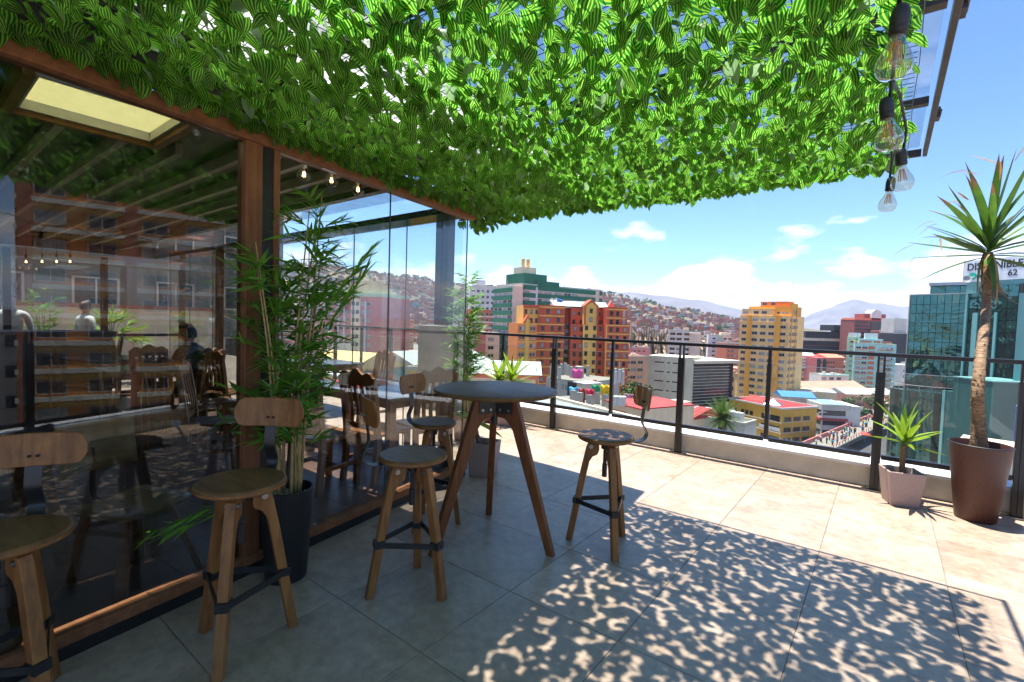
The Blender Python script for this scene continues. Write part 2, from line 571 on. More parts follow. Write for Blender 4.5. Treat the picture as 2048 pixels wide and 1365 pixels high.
t_me = tile_mesh('tile', TX - 0.0035, TY - 0.0035, M['tile'])
for i in range(-17, 4):
    for j in range(-8, 7):
        x = -0.28 + (i + 0.5) * TX; y = 2.092 + (j + 0.5) * TY
        if y > 5.85 or y < -2.6 or x > 1.25 or x < -11.0: continue
        q = Vector((x, y, 0)) - W_END
        if q.dot(W_NRM) < -0.40 and y < 3.30: continue
        inst('tile', t_me, floor, (x, y, -0.0115 + rnd(-0.0006, 0.0006)), (rnd(-.0006, .0006), rnd(-.0006, .0006), 0))

# parapet along the street edge and along the right-hand edge
par = empty('parapet_wall', (-2.0, 5.9, 0), 0, 'low cream rendered parapet with white coping under the long street railing', 'parapet')
MB().box((-3.2, 0.0, 0.0975), (12.4, 0.22, 0.195)).build('wall', M['curb'], par, bevel=0.006)
MB().box((-3.2, 0.055, 0.213), (12.4, 0.37, 0.034)).build('coping', M['coping'], par, bevel=0.006)
par2 = empty('parapet_wall', (1.17, 2.2, 0), 0, 'low parapet under the side railing beyond the big brown pot', 'parapet')
MB().box((0.02, -0.2, 0.0975), (0.24, 7.57, 0.195)).build('wall', M['curb'], par2, bevel=0.006)
MB().box((0.06, -0.2, 0.2135), (0.36, 7.30, 0.034)).build('coping', M['coping'], par2, bevel=0.006)


def railing(name, loc, rz, xs_main, xs_mid, x0, x1, label):
    """local x runs along the rail, local -y faces the terrace"""
    r = empty(name, loc, rz, label, 'railing')
    L = x1 - x0; cx = (x0 + x1) / 2
    hr = MB(); hr.box((cx, 0, 1.290), (L, 0.062, 0.036)); hr.build('handrail', M['rail_steel'], r, bevel=0.004)
    allx = sorted([(x, 0) for x in xs_main] + [(x, 1) for x in xs_mid])
    for x, k in allx:
        b = MB()
        if k == 0:
            b.box((x, 0, 0.565), (0.072, 0.05, 1.12))
            b.box((x - 0.022, 0, 1.199), (0.017, 0.04, 0.146)); b.box((x + 0.022, 0, 1.199), (0.017, 0.04, 0.146))
            b.box((x, -0.027, 0.56), (0.008, 0.006, 1.05))
            b.build('post', M['rail_steel'], r, bevel=0.003)
            p = MB().box((x, -0.01, 0.007), (0.19, 0.10, 0.010))
            for sx in (-1, 1): p.tube([(x + sx * 0.07, -0.03, 0.01), (x + sx * 0.07, -0.03, 0.028)], 0.011, 6)
            p.build('base_plate', M['bolt'], r)
        else:
            b.box((x, 0, 0.735), (0.042, 0.045, 0.79)); b.box((x, 0, 1.200), (0.032, 0.035, 0.144))
            b.build('post', M['rail_steel'], r, bevel=0.003)
    for a, c in zip(allx[:-1], allx[1:]):
        ga = a[0] + (0.038 if a[1] == 0 else 0.023); gc = c[0] - (0.038 if c[1] == 0 else 0.023)
        MB().box(((ga + gc) / 2, 0.004, 0.325), (gc - ga - 0.002, 0.046, 0.040)).build('bottom_rail', M['rail_steel'], r, bevel=0.003)
        MB().box(((ga + gc) / 2, 0.006, 0.740), (gc - ga - 0.012, 0.010, 0.776)).build('glass_pane', M['rail_glass'], r)
        MB().box(((ga + gc) / 2, 0.006, 1.1290), (gc - ga - 0.012, 0.012, 0.0025)).build('pane_edge', M['bright_steel'], r)
    return r


railing('glass_railing', (0, 5.70, 0), 0, [-0.014, -1.874, -3.64, -5.45, -7.25, -9.05, 0.93],
        [-0.95, -2.757, -4.56, -6.35, -8.15], -9.09, 0.965, 'long black steel railing with glass panes overlooking the street')
railing('glass_railing', (0.965, 2.1, 0), -math.pi / 2, [-1.60, 0.10, 1.80, 3.3], [-0.75, 0.95, 2.55], -3.56, 3.35,
        'side railing of black steel and glass coming from the corner behind the big pot')
# the corner piece that joins the two rails
# ------------------------------------------------------------------ canopy over the terrace
can = empty('leaf_canopy', (-1.5, 1.6, 0), 0, 'striped artificial leaf sheet on a wire trellis hung overhead', 'canopy')
CO = Vector((-1.5, 1.6, 0))


def wall_x(y):
    return W_END.x + (W_END.y - y) * (0.1488 / 0.9889) if y < W_END.y else W_END.x - 0.02 - (y - W_END.y) * 0.9


def sheet_z(x, y):
    return 2.583 + 0.018 * math.sin(2.1 * x + 0.7) * math.cos(1.7 * y) + 0.010 * math.sin(5.3 * x + 3.1 * y) - (0.03 if y > 3.6 else 0) * (y - 3.6) / 0.3


def leaf_mesh(L, wr, curl, fold, name, mat):
    b = MB(); b.uv = []
    rows = [(0.0, 0.50), (0.14, 0.86), (0.36, 1.0), (0.60, 0.86), (0.82, 0.48), (1.0, 0.0)]
    W = L * wr
    for (v, w) in rows:
        for u in (-1, -0.5, 0, 0.5, 1):
            y = v * L - (0.10 * abs(u) * L if v == 0 else 0)
            x = u * w * W / 2
            z = fold * abs(u) * w * W / 2 - curl * (v ** 2) * L + 0.03 * L * math.sin(v * 7 + u * 2)
            b.v.append((x, y, z)); b.uv.append(((u + 1) / 2, v))
    for r in range(len(rows) - 1):
        for c in range(4):
            a = r * 5 + c
            if r == len(rows) - 2:
                b.f.append([a, a + 1, a + 7 if False else (r + 1) * 5 + 2]); b.m.append(0)
            else:
                b.f.append([a, a + 1, a + 6, a + 5]); b.m.append(0)
    return b


leaf_variants = [leaf_mesh(1.0, w, c, f, 'leaf', None) for w, c, f in ((0.76, 0.20, 0.22), (0.70, 0.32, 0.35), (0.82, 0.12, 0.15), (0.64, 0.28, 0.5))]
leaf_meshes = [b.mesh('leaf', M['leaf_canopy'], True) for b in leaf_variants]
rl = random.Random(11)
leaves = []
step = 0.0440
y = -1.1
row = 0
while y < 3.86:
    row += 1
    x = wall_x(y) + 0.07
    while x < 0.0:
        if rl.random() < 0.97:
            px_, py_ = x + rl.uniform(-.013, .013) + 0.5 * step * (row % 2), y + rl.uniform(-.013, .013)
            patch = math.sin(px_ * 3.3 + 1.1) * math.sin(py_ * 2.9 + 0.4) + 0.6 * math.sin(px_ * 7.1 + py_ * 5.7)
            if True:
                th = rl.gauss(math.pi / 2 + 0.3, 1.15)
                dn = rl.uniform(0.0, 0.80)
                d = Vector((math.cos(th) * 0.8, math.sin(th) * 0.8, -dn)).normalized()
                s = d.cross(Vector((0, 0, 1))).normalized()
                n = s.cross(d).normalized()
                ro = rl.gauss(0, 0.5)
                s2 = s * math.cos(ro) + n * math.sin(ro); n2 = s2.cross(d)
                L = rl.uniform(0.062, 0.098)
                z = sheet_z(px_, py_) - rl.uniform(0.0, 0.035) - 0.05 * max(0.0, 1 - (px_ - wall_x(min(py_, 3.3))) / 0.3)
                m = Matrix(((s2.x, d.x, n2.x, px_), (s2.y, d.y, n2.y, py_), (s2.z, d.z, n2.z, z), (0, 0, 0, 1))) @ Matrix.Scale(L, 4)
                leaves.append((m, rl.randrange(4)))
        x += step
    y += step
# fringe drooping along the far and right edges
for k in range(150):
    x = rl.uniform(-3.75, 0.0); y = 3.86 + rl.uniform(-.03, .04) - max(0, (x + 0.5)) * 0.2
    d = Vector((rl.gauss(0, .3), rl.gauss(-.1, .25), -1)).normalized(); s = Vector((1, rl.gauss(0, .3), 0)).cross(d).cross(d).normalized(); n2 = s.cross(d)
    L = rl.uniform(.075, .10)
    m = Matrix(((s.x, d.x, n2.x, x), (s.y, d.y, n2.y, y), (s.z, d.z, n2.z, 2.565), (0, 0, 0, 1))) @ Matrix.Scale(L, 4)
    leaves.append((m, rl.randrange(4)))
for k in range(150):
    y = rl.uniform(-0.6, 3.45); x = wall_x(min(y, 3.3)) + rl.uniform(0.055, 0.11)
    d = Vector((rl.gauss(.1, .3), rl.gauss(0.1, .35), -1)).normalized(); s = Vector((rl.gauss(0, .3), 1, 0)).cross(d).cross(d).normalized(); n2 = s.cross(d)
    m = Matrix(((s.x, d.x, n2.x, x), (s.y, d.y, n2.y, y), (s.z, d.z, n2.z, rl.uniform(2.52, 2.56)), (0, 0, 0, 1))) @ Matrix.Scale(rl.uniform(.065, .095), 4)
    leaves.append((m, rl.randrange(4)))
rank = []
for i, (m, k) in enumerate(leaves):
    p = project(m.translation)
    ok = p[2] > 0.3 and -10 < p[0] < 2060 and -10 < p[1] < 1365
    rank.append((p[2] if ok else 1e6, i))
rank.sort()
near = set(i for _, i in rank[:300])
rest = MB(); rest.uv = []
TO = Matrix.Translation(-CO)
for i, (m, k) in enumerate(leaves):
    if i in near:
        o = inst('leaf', leaf_meshes[k], can); o.matrix_basis = TO @ m
    else:
        b = leaf_variants[k]; o0 = len(rest.v); mm = TO @ m
        rest.v.extend([tuple(mm @ Vector(v)) for v in b.v]); rest.uv.extend(b.uv)
        rest.f.extend([[o0 + q for q in f] for f in b.f]); rest.m.extend(b.m)
tag(rest.build('leaves', M['leaf_canopy'], can, smooth=True), kind='stuff')
wire = MB()
yy = -1.1
while yy < 3.89:
    x0, x1 = wall_x(min(yy, 3.3)) + 0.02, 0.045
    pts = [(x0 + (x1 - x0) * t / 9, yy + rl.uniform(-.006, .006), sheet_z(x0 + (x1 - x0) * t / 9, yy) + 0.004) for t in range(10)]
    wire.tube([Vector(p) - CO for p in pts], 0.0021, 3, cap=False); yy += 0.050
xx = -3.1
while xx < 0.05:
    pts = []
    for t in range(12):
        yv = -1.1 + 4.99 * t / 11
        if xx > wall_x(min(yv, 3.3)): pts.append((xx + rl.uniform(-.006, .006), yv, sheet_z(xx, yv)))
    if len(pts) > 1: wire.tube([Vector(p) - CO for p in pts], 0.0021, 3, cap=False)
    xx += 0.050
tag(wire.build('trellis', M['mesh_wire'], can), kind='stuff')

roof = empty('canopy_roof', (-1.5, 1.6, 0), 0, 'glass canopy roof with dark steel edge frame above the leaves', 'roof')
e = MB()
e.box(Vector((0.138, 1.315, 2.622)) - CO, (0.022, 5.29, 0.046))
e.build('edge_beam', M['frame_steel'], roof, bevel=0.003)
MB().box(Vector((-1.86, 3.943, 2.622)) - CO, (3.96, 0.022, 0.046)).build('edge_beam', M['frame_steel'], roof, bevel=0.003)
for yv in (-0.9, 0.15, 1.18, 2.2, 3.1):
    x0 = wall_x(yv) + 0.05
    MB().box(Vector(((x0 + 0.11) / 2, yv, 2.626)) - CO, (0.11 - x0, 0.045, 0.034)).build('purlin', M['frame_steel'], roof)
gx = [(-1.93, -0.92), (-0.915, 0.108)]
for gi, (a, b_) in enumerate(gx):
    for (c, d_) in ((-1.3, 1.17), (1.19, 3.09), (3.11, 3.92)):
        MB().box(Vector(((a + b_) / 2, (c + d_) / 2, 2.654)) - CO, (b_ - a, d_ - c, 0.008)).build('glass_pane', M['roof_glass'], roof)
for yv in (1.02, 2.30, 3.35):
    br = MB().box(Vector((0.158, yv, 2.640)) - CO, (0.018, 0.075, 0.05))
    br.tube([Vector((0.164, yv - 0.05, 2.64)) - CO, Vector((0.164, yv + 0.05, 2.64)) - CO], 0.009, 8)
    br.build('bracket', M['frame_steel'], roof)

# sheet-metal eave that keeps the strip along the glass front in full shade
ev = MB()
poly = [(-3.95, 4.35), (-2.95, 4.32), (-2.88, 3.32), (-2.20, -1.6), (-2.95, -1.6), (-3.34, 1.9), (-3.30, 3.40), (-3.95, 3.40)]
n_ = len(poly)
ev._add([(x, y, 2.745) for x, y in poly] + [(x, y, 2.785) for x, y in poly],
        [list(range(n_))[::-1], list(range(n_, 2 * n_))] + [(i, (i + 1) % n_, n_ + (i + 1) % n_, n_ + i) for i in range(n_)])
eave = tag(ev.build('sheet_metal_eave', M['roof_dark']), 'grey sheet metal eave above the leaves along the glass front', 'eave')
# milky polycarbonate strip next to it: lets light through but no sun spots
m, nt, N, L, bs = newmat('milky_polycarbonate')
out = [n for n in N if n.type == 'OUTPUT_MATERIAL'][0]
tl = N.new('ShaderNodeBsdfTranslucent'); tl.inputs[0].default_value = (0.85, 0.85, 0.83, 1)
bs.inputs['Base Color'].default_value = (0.30, 0.31, 0.32, 1); bs.inputs['Roughness'].default_value = 0.25
mx = N.new('ShaderNodeMixShader'); v = noise_vec(nt, 'World'); L.new(ramp(nt, noise(nt, v, 2.2, 6, 0.6), [(0.3, (0.5,) * 3), (0.7, (0.85,) * 3)]), mx.inputs[0])
L.new(bs.outputs[0], mx.inputs[1]); L.new(tl.outputs[0], mx.inputs[2]); L.new(mx.outputs[0], out.inputs['Surface'])
pcs = empty('polycarbonate_roof', (-2.2, 1.6, 2.75), 0, 'milky polycarbonate roof strip above the leaves beside the metal eave', 'roof')
edge = [(-2.975, 4.32, -2.13, 4.26), (-2.905, 3.32, -2.02, 3.30), (-2.63, 1.33, -1.784, 1.33), (-2.423, -0.17, -1.61, -0.17), (-2.225, -1.6, -1.44, -1.6)]
for (a0, b0, a1, b1), (c0, d0, c1, d1) in zip(edge[:-1], edge[1:]):
    q = MB(); P4 = [(a0, b0), (a1, b1), (c1, d1 - 0.012), (c0, d0 - 0.012)]
    q._add([(x + 2.2, y - 1.6, 0.0) for x, y in P4] + [(x + 2.2, y - 1.6, 0.01) for x, y in P4], [(0, 1, 2, 3), (7, 6, 5, 4), (0, 4, 5, 1), (1, 5, 6, 2), (2, 6, 7, 3), (3, 7, 4, 0)])
    q.build('panel', m, pcs)

# ------------------------------------------------------------------ string of bulbs at the right edge
sl = empty('string_light', (0, 1.8, 0), 0, 'string of four clear filament bulbs on a black cable by the canopy edge', 'string light')
SO = Vector((0, 1.8, 0))
bl = [(-0.012, 1.245, 2.070), (-0.022, 1.640, 2.045), (0.017, 2.085, 2.035), (-0.018, 2.560, 2.063)]


def bulb_profile(r, L):
    return [(0.35 * r, L), (0.42 * r, 0.86 * L), (0.60 * r, 0.70 * L), (0.90 * r, 0.48 * L), (r, 0.30 * L), (0.93 * r, 0.15 * L), (0.62 * r, 0.035 * L), (0.0001, 0.0)]


bulb_me = MB().lathe(bulb_profile(0.0325, 0.088), 24, (0, 0, -0.060)).mesh('bulb', M['bulb_glass'], True)
sock = MB().lathe([(0.0001, 0.058), (0.007, 0.057), (0.014, 0.050), (0.0165, 0.037), (0.0165, 0.017), (0.0152, 0.015), (0.0165, 0.012), (0.0160, 0.0), (0.0001, 0.0)], 20, (0, 0, 0.026))
sock_me = sock.mesh('socket', M['socket'], True)
fil = MB()
for k in range(4):
    a = k * math.pi / 2 + 0.4
    fil.tube([(0.006 * math.cos(a), 0.006 * math.sin(a), 0.012), (0.0125 * math.cos(a), 0.0125 * math.sin(a), -0.026)], 0.0018, 6)
fil_me = fil.mesh('filament', M['filament_off'])
stem_me = MB().lathe([(0.010, 0.024), (0.006, 0.016), (0.003, -0.004), (0.002, -0.022)], 10).mesh('filament_stem', M['bulb_clear'], True)
cab = [Vector((0.01, 0.55, 2.56))]
for k, (x, y, z) in enumerate(bl):
    rz = rl.uniform(-.12, .12)
    b = inst('bulb', bulb_me, sl, Vector((x, y, z)) - SO, (rl.uniform(-.12, .12), rz, 0))
    inst('filament', fil_me, b); inst('socket', sock_me, b); inst('filament_stem', stem_me, b)
    top = Vector((x, y, z + 0.082))
    cab += [top + Vector((0.004, -0.03, 0.05)), top, top + Vector((0.004, 0.03, 0.05))]
    nxt = bl[k + 1] if k < 3 else (-0.01, 3.0, 2.2)
    cab.append((top + Vector((nxt[0], nxt[1], nxt[2] + 0.102))) / 2 + Vector((0.0, 0, 0.085)))
cab[-1] = Vector((-0.02, 2.75, 2.33)); cab.append(Vector((-0.03, 3.0, 2.60)))
sm = [cab[0]]
for a, b in zip(cab[:-1], cab[1:]):
    sm += [a.lerp(b, 0.5), b]
MB().tube([p - SO for p in sm], 0.0042, 6).build('cable', M['socket'], sl, smooth=True)

# ------------------------------------------------------------------ the glazed cafe room
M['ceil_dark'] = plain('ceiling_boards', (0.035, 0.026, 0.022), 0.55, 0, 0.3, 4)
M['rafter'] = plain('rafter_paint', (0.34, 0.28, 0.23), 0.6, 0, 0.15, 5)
M['blind'] = leafy('blind_cloth', [(0.2, (0.74, 0.70, 0.44)), (0.8, (0.80, 0.76, 0.50))], 0.72, 0.8)
M['white_frame'] = plain('white_frame', (0.62, 0.62, 0.60), 0.5, 0, 0.05)
M['dark_wall'] = plain('dark_wall', (0.10, 0.075, 0.06), 0.7, 0, 0.3, 3)
M['soffit'] = plain('soffit_glass', (0.012, 0.012, 0.013), 0.08, 0, 0.1)
M['concrete'] = plain('concrete', (0.33, 0.31, 0.275), 0.85, 0, 0.16, 3, 'World', 0.2)
gl = empty('cafe_facade', wallp(2.5), math.atan2(W_DIR.y, W_DIR.x), 'frameless glass front of the cafe in a timber frame', 'glass wall')
gl_o = wallp(2.5); mi_ = Matrix.Rotation(-math.atan2(W_DIR.y, W_DIR.x), 4, 'Z') @ Matrix.Translation(-gl_o)


def wl_box(s0, s1, o0, o1, z0, z1):
    """box on the glass front, local to its empty: x along the wall towards the far end, -y over the terrace"""
    return MB().box((2.5 - (s0 + s1) / 2, -(o0 + o1) / 2, (z0 + z1) / 2), (abs(s1 - s0), abs(o1 - o0), z1 - z0))


wl_box(5.6, -0.045, -0.05, 0.045, 2.442, 2.510).build('top_beam', M['wood_beam'], gl, bevel=0.004)
wl_box(5.6, -0.02, -0.045, 0.040, 0.062, 0.118).build('sill', M['wood_beam'], gl, bevel=0.005)
wl_box(5.6, 0.0, -0.04, 0.030, 0.0, 0.060).build('plinth', M['plinth'], gl)
wl_box(2.196, 2.099, -0.045, 0.036, 0.1185, 2.441).build('post', M['wood_frame'], gl, bevel=0.004)
wl_box(2.098, 2.026, -0.05, 0.022, 0.1185, 2.70).build('steel_post', M['black_steel'], gl)
wl_box(2.025, 1.985, -0.045, 0.030, 0.1185, 2.441).build('post', M['wood_frame'], gl, bevel=0.004)
for s0, s1 in ((5.5, 3.192), (3.184, 2.198), (1.983, 1.046), (1.038, 0.02)):
    wl_box(s0, s1, -0.012, -0.002, 0.119, 2.4415).build('glass_pane', M['glass_film'] if s0 > 2.5 else M['glass'], gl)
M['glass_edge'] = plain('glass_edge', (0.05, 0.075, 0.07), 0.25, 0, 0.1)
for s in (3.188, 1.042):
    wl_box(s + 0.003, s - 0.003, -0.012, -0.002, 0.119, 2.4415).build('pane_joint', M['glass_edge'], gl)
wl_box(0.019, 0.012, -0.012, -0.002, 0.119, 2.4415).build('pane_joint', M['glass_edge'], gl)
hd = MB().box((2.5 - 3.10, -0.02, 1.05), (0.03, 0.02, 0.30)); 

YE = 3.320
ge = empty('glass_end_wall', (-6.0, YE, 0), 0, 'glass end wall of the cafe facing the street railing', 'glass wall')
js = [-3.19, -3.99, -4.92, -5.9, -6.9, -7.9, -8.9, -9.9, -10.9]
for a, b in zip(js[:-1], js[1:]):
    MB().box(((a + b) / 2 + 6.0, 0, 1.28), (abs(b - a) - 0.008, 0.010, 2.32)).build('glass_pane', M['glass'], ge)
    MB().box((b + 6.0, 0, 1.28), (0.006, 0.012, 2.32)).build('pane_joint', M['glass_edge'], ge)
MB().box((-1.05, -0.12, 2.475), (7.7, 0.25, 0.06)).build('soffit', M['soffit'], ge)
MB().box((-1.05, 0.02, 0.06), (7.7, 0.08, 0.115)).build('sill', M['black_steel'], ge)
MB().box((-1.05, 0.03, 2.54), (7.7, 0.10, 0.06)).build('top_beam', M['black_steel'], ge)
MB().box((-2.6 + 0.15, -0.07, 1.3), (0.09, 0.09, 2.35)).build('post', M['wood_frame'], ge)

fl = MB().box((-6.95, 0.15, -0.002), (8.2, 6.28, 0.012))
_p = [wallp(6.2, -0.06), wallp(0.02, -0.06), Vector((-11.0, 3.30, 0)), Vector((-11.0, -2.8, 0))]
b = MB(); b._add([(p.x, p.y, 0.006) for p in _p], [(0, 1, 2, 3)])
ifl = tag(b.build('indoor_floor', M['grout']), kind='structure')
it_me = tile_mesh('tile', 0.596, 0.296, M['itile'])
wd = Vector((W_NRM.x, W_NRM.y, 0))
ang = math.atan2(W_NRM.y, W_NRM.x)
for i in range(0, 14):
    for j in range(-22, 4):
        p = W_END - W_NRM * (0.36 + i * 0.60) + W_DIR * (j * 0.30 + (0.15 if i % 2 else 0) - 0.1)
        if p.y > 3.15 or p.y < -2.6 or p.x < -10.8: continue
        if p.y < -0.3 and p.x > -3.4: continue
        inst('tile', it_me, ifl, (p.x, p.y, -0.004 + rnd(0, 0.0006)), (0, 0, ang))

ceil = empty('cafe_ceiling', (-7, 0, 2.66), 0); tag(ceil, kind='structure')
cd = [(-11.2, -3.0, -2.52, 0.15), (-11.2, -4.15, 0.15, 1.2), (-3.25, -2.72, 0.15, 1.2), (-11.2, -3.03, 1.2, 2.54)]
for x0, x1, y0, y1 in cd:
    pass
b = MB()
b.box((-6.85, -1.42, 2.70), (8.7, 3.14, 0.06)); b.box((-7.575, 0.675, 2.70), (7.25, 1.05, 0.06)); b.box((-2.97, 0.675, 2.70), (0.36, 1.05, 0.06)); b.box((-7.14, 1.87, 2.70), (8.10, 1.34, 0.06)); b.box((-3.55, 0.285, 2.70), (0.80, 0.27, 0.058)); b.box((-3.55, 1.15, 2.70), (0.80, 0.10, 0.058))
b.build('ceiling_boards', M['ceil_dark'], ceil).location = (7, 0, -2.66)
k = 0
yv = -2.4
while yv < 2.5:
    if not (0.02 < yv < 1.3):
        x1 = wall_x(yv) - 0.10
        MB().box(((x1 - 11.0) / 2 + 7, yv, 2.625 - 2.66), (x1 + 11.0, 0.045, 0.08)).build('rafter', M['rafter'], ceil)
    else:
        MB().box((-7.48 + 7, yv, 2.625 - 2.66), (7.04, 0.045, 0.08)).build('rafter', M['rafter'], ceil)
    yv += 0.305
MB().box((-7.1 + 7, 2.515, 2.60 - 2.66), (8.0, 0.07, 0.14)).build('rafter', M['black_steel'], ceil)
skl = empty('skylight', (-3.575, 0.762, 2.60), 0, 'skylight in the cafe ceiling with a pale yellow blind', 'skylight')
MB().box((0, 0, 0.055), (0.57, 0.60, 0.004)).build('blind', M['blind'], skl)
f = MB(); f.box((0, 0.31, 0.03), (0.64, 0.02, 0.06)); f.box((0, -0.31, 0.03), (0.64, 0.02, 0.06)); f.box((0.30, 0, 0.03), (0.02, 0.598, 0.06)); f.box((-0.30, 0, 0.03), (0.02, 0.598, 0.06))
f.build('frame', M['white_frame'], skl)
f = MB(); f.box((0, 0.345, 0.02), (0.74, 0.045, 0.10)); f.box((0, -0.345, 0.02), (0.74, 0.045, 0.10)); f.box((-0.335, 0, 0.02), (0.045, 0.64, 0.10))
f.build('surround', M['wood_beam'], skl)
rg = tag(MB().box((-7.1, 2.94, 2.72), (8.0, 0.70, 0.008)).build('roof_light', M['roof_glass']), 'strip of glass roof over the far end of the cafe', 'roof light')
sw = tag(MB().box((-6.8, -2.62, 1.33), (8.6, 0.10, 2.66)).build('inner_wall', M['dark_wall']), kind='structure')

# back wall of the room: glazing with dark posts, sunlight beyond
gb = empty('glass_back_wall', (-11.0, 0.3, 0), 0, 'glazed back wall of the cafe with dark posts', 'glass wall')
for k in range(5):
    y0 = -2.75 + k * 1.2
    MB().box((0, y0 + 0.6 , 1.15), (0.01, 1.10, 2.2)).build('glass_pane', M['glass'], gb)
for k in range(6):
    MB().box((0, -2.75 + k * 1.2, 1.2), (0.09, 0.09, 2.4)).build('post', M['black_steel'] if k % 2 else M['wood_frame'], gb)
MB().box((0, 0.2, 2.36), (0.08, 6.1, 0.14)).build('top_beam', M['white_frame'], gb)
MB().box((0, 0.2, 2.56), (0.06, 6.1, 0.20)).build('fascia', M['wood_beam'], gb)
MB().box((0, 0.2, 1.02), (0.05, 6.1, 0.05)).build('cross_rail', M['black_steel'], gb)

# steel column on its concrete pier outside the end wall
pc = empty('steel_column', (-5.79, 5.62, 0), 0, 'grey steel column on a rendered pier beyond the glass end wall', 'column')
f = MB(); f.box((-0.078, 0, 2.42), (0.14, 0.15, 2.05)); f.box((0.078, 0, 2.42), (0.14, 0.15, 2.05)); f.build('column', M['col_steel'], pc, bevel=0.004)
MB().box((0.0, 0.0, 1.395), (0.5, 0.24, 0.014)).build('base_plate', M['bright_steel'], pc)
MB().box((0.0, 0.05, 0.69), (0.86, 0.42, 1.39)).build('pier', M['concrete'], pc, bevel=0.01)

# ------------------------------------------------------------------ bar stools
def rad_frame(a):
    return Vector((math.cos(a), math.sin(a), 0)), Vector((-math.sin(a), math.cos(a), 0))


def spline(pts, n=6):
    """smooth curve through 2-D or 3-D points (Catmull-Rom)"""
    P = [Vector(p) for p in pts]
    P = [P[0] * 2 - P[1]] + P + [P[-1] * 2 - P[-2]]
    out = []
    for i in range(1, len(P) - 2):
        a, b, c, d = P[i - 1:i + 3]
        for k in range(n):
            t = k / n
            out.append(0.5 * ((2 * b) + (c - a) * t + (2 * a - 5 * b + 4 * c - d) * t * t + (3 * b - a - 3 * c + d) * t ** 3))
    out.append(P[-2])
    return out


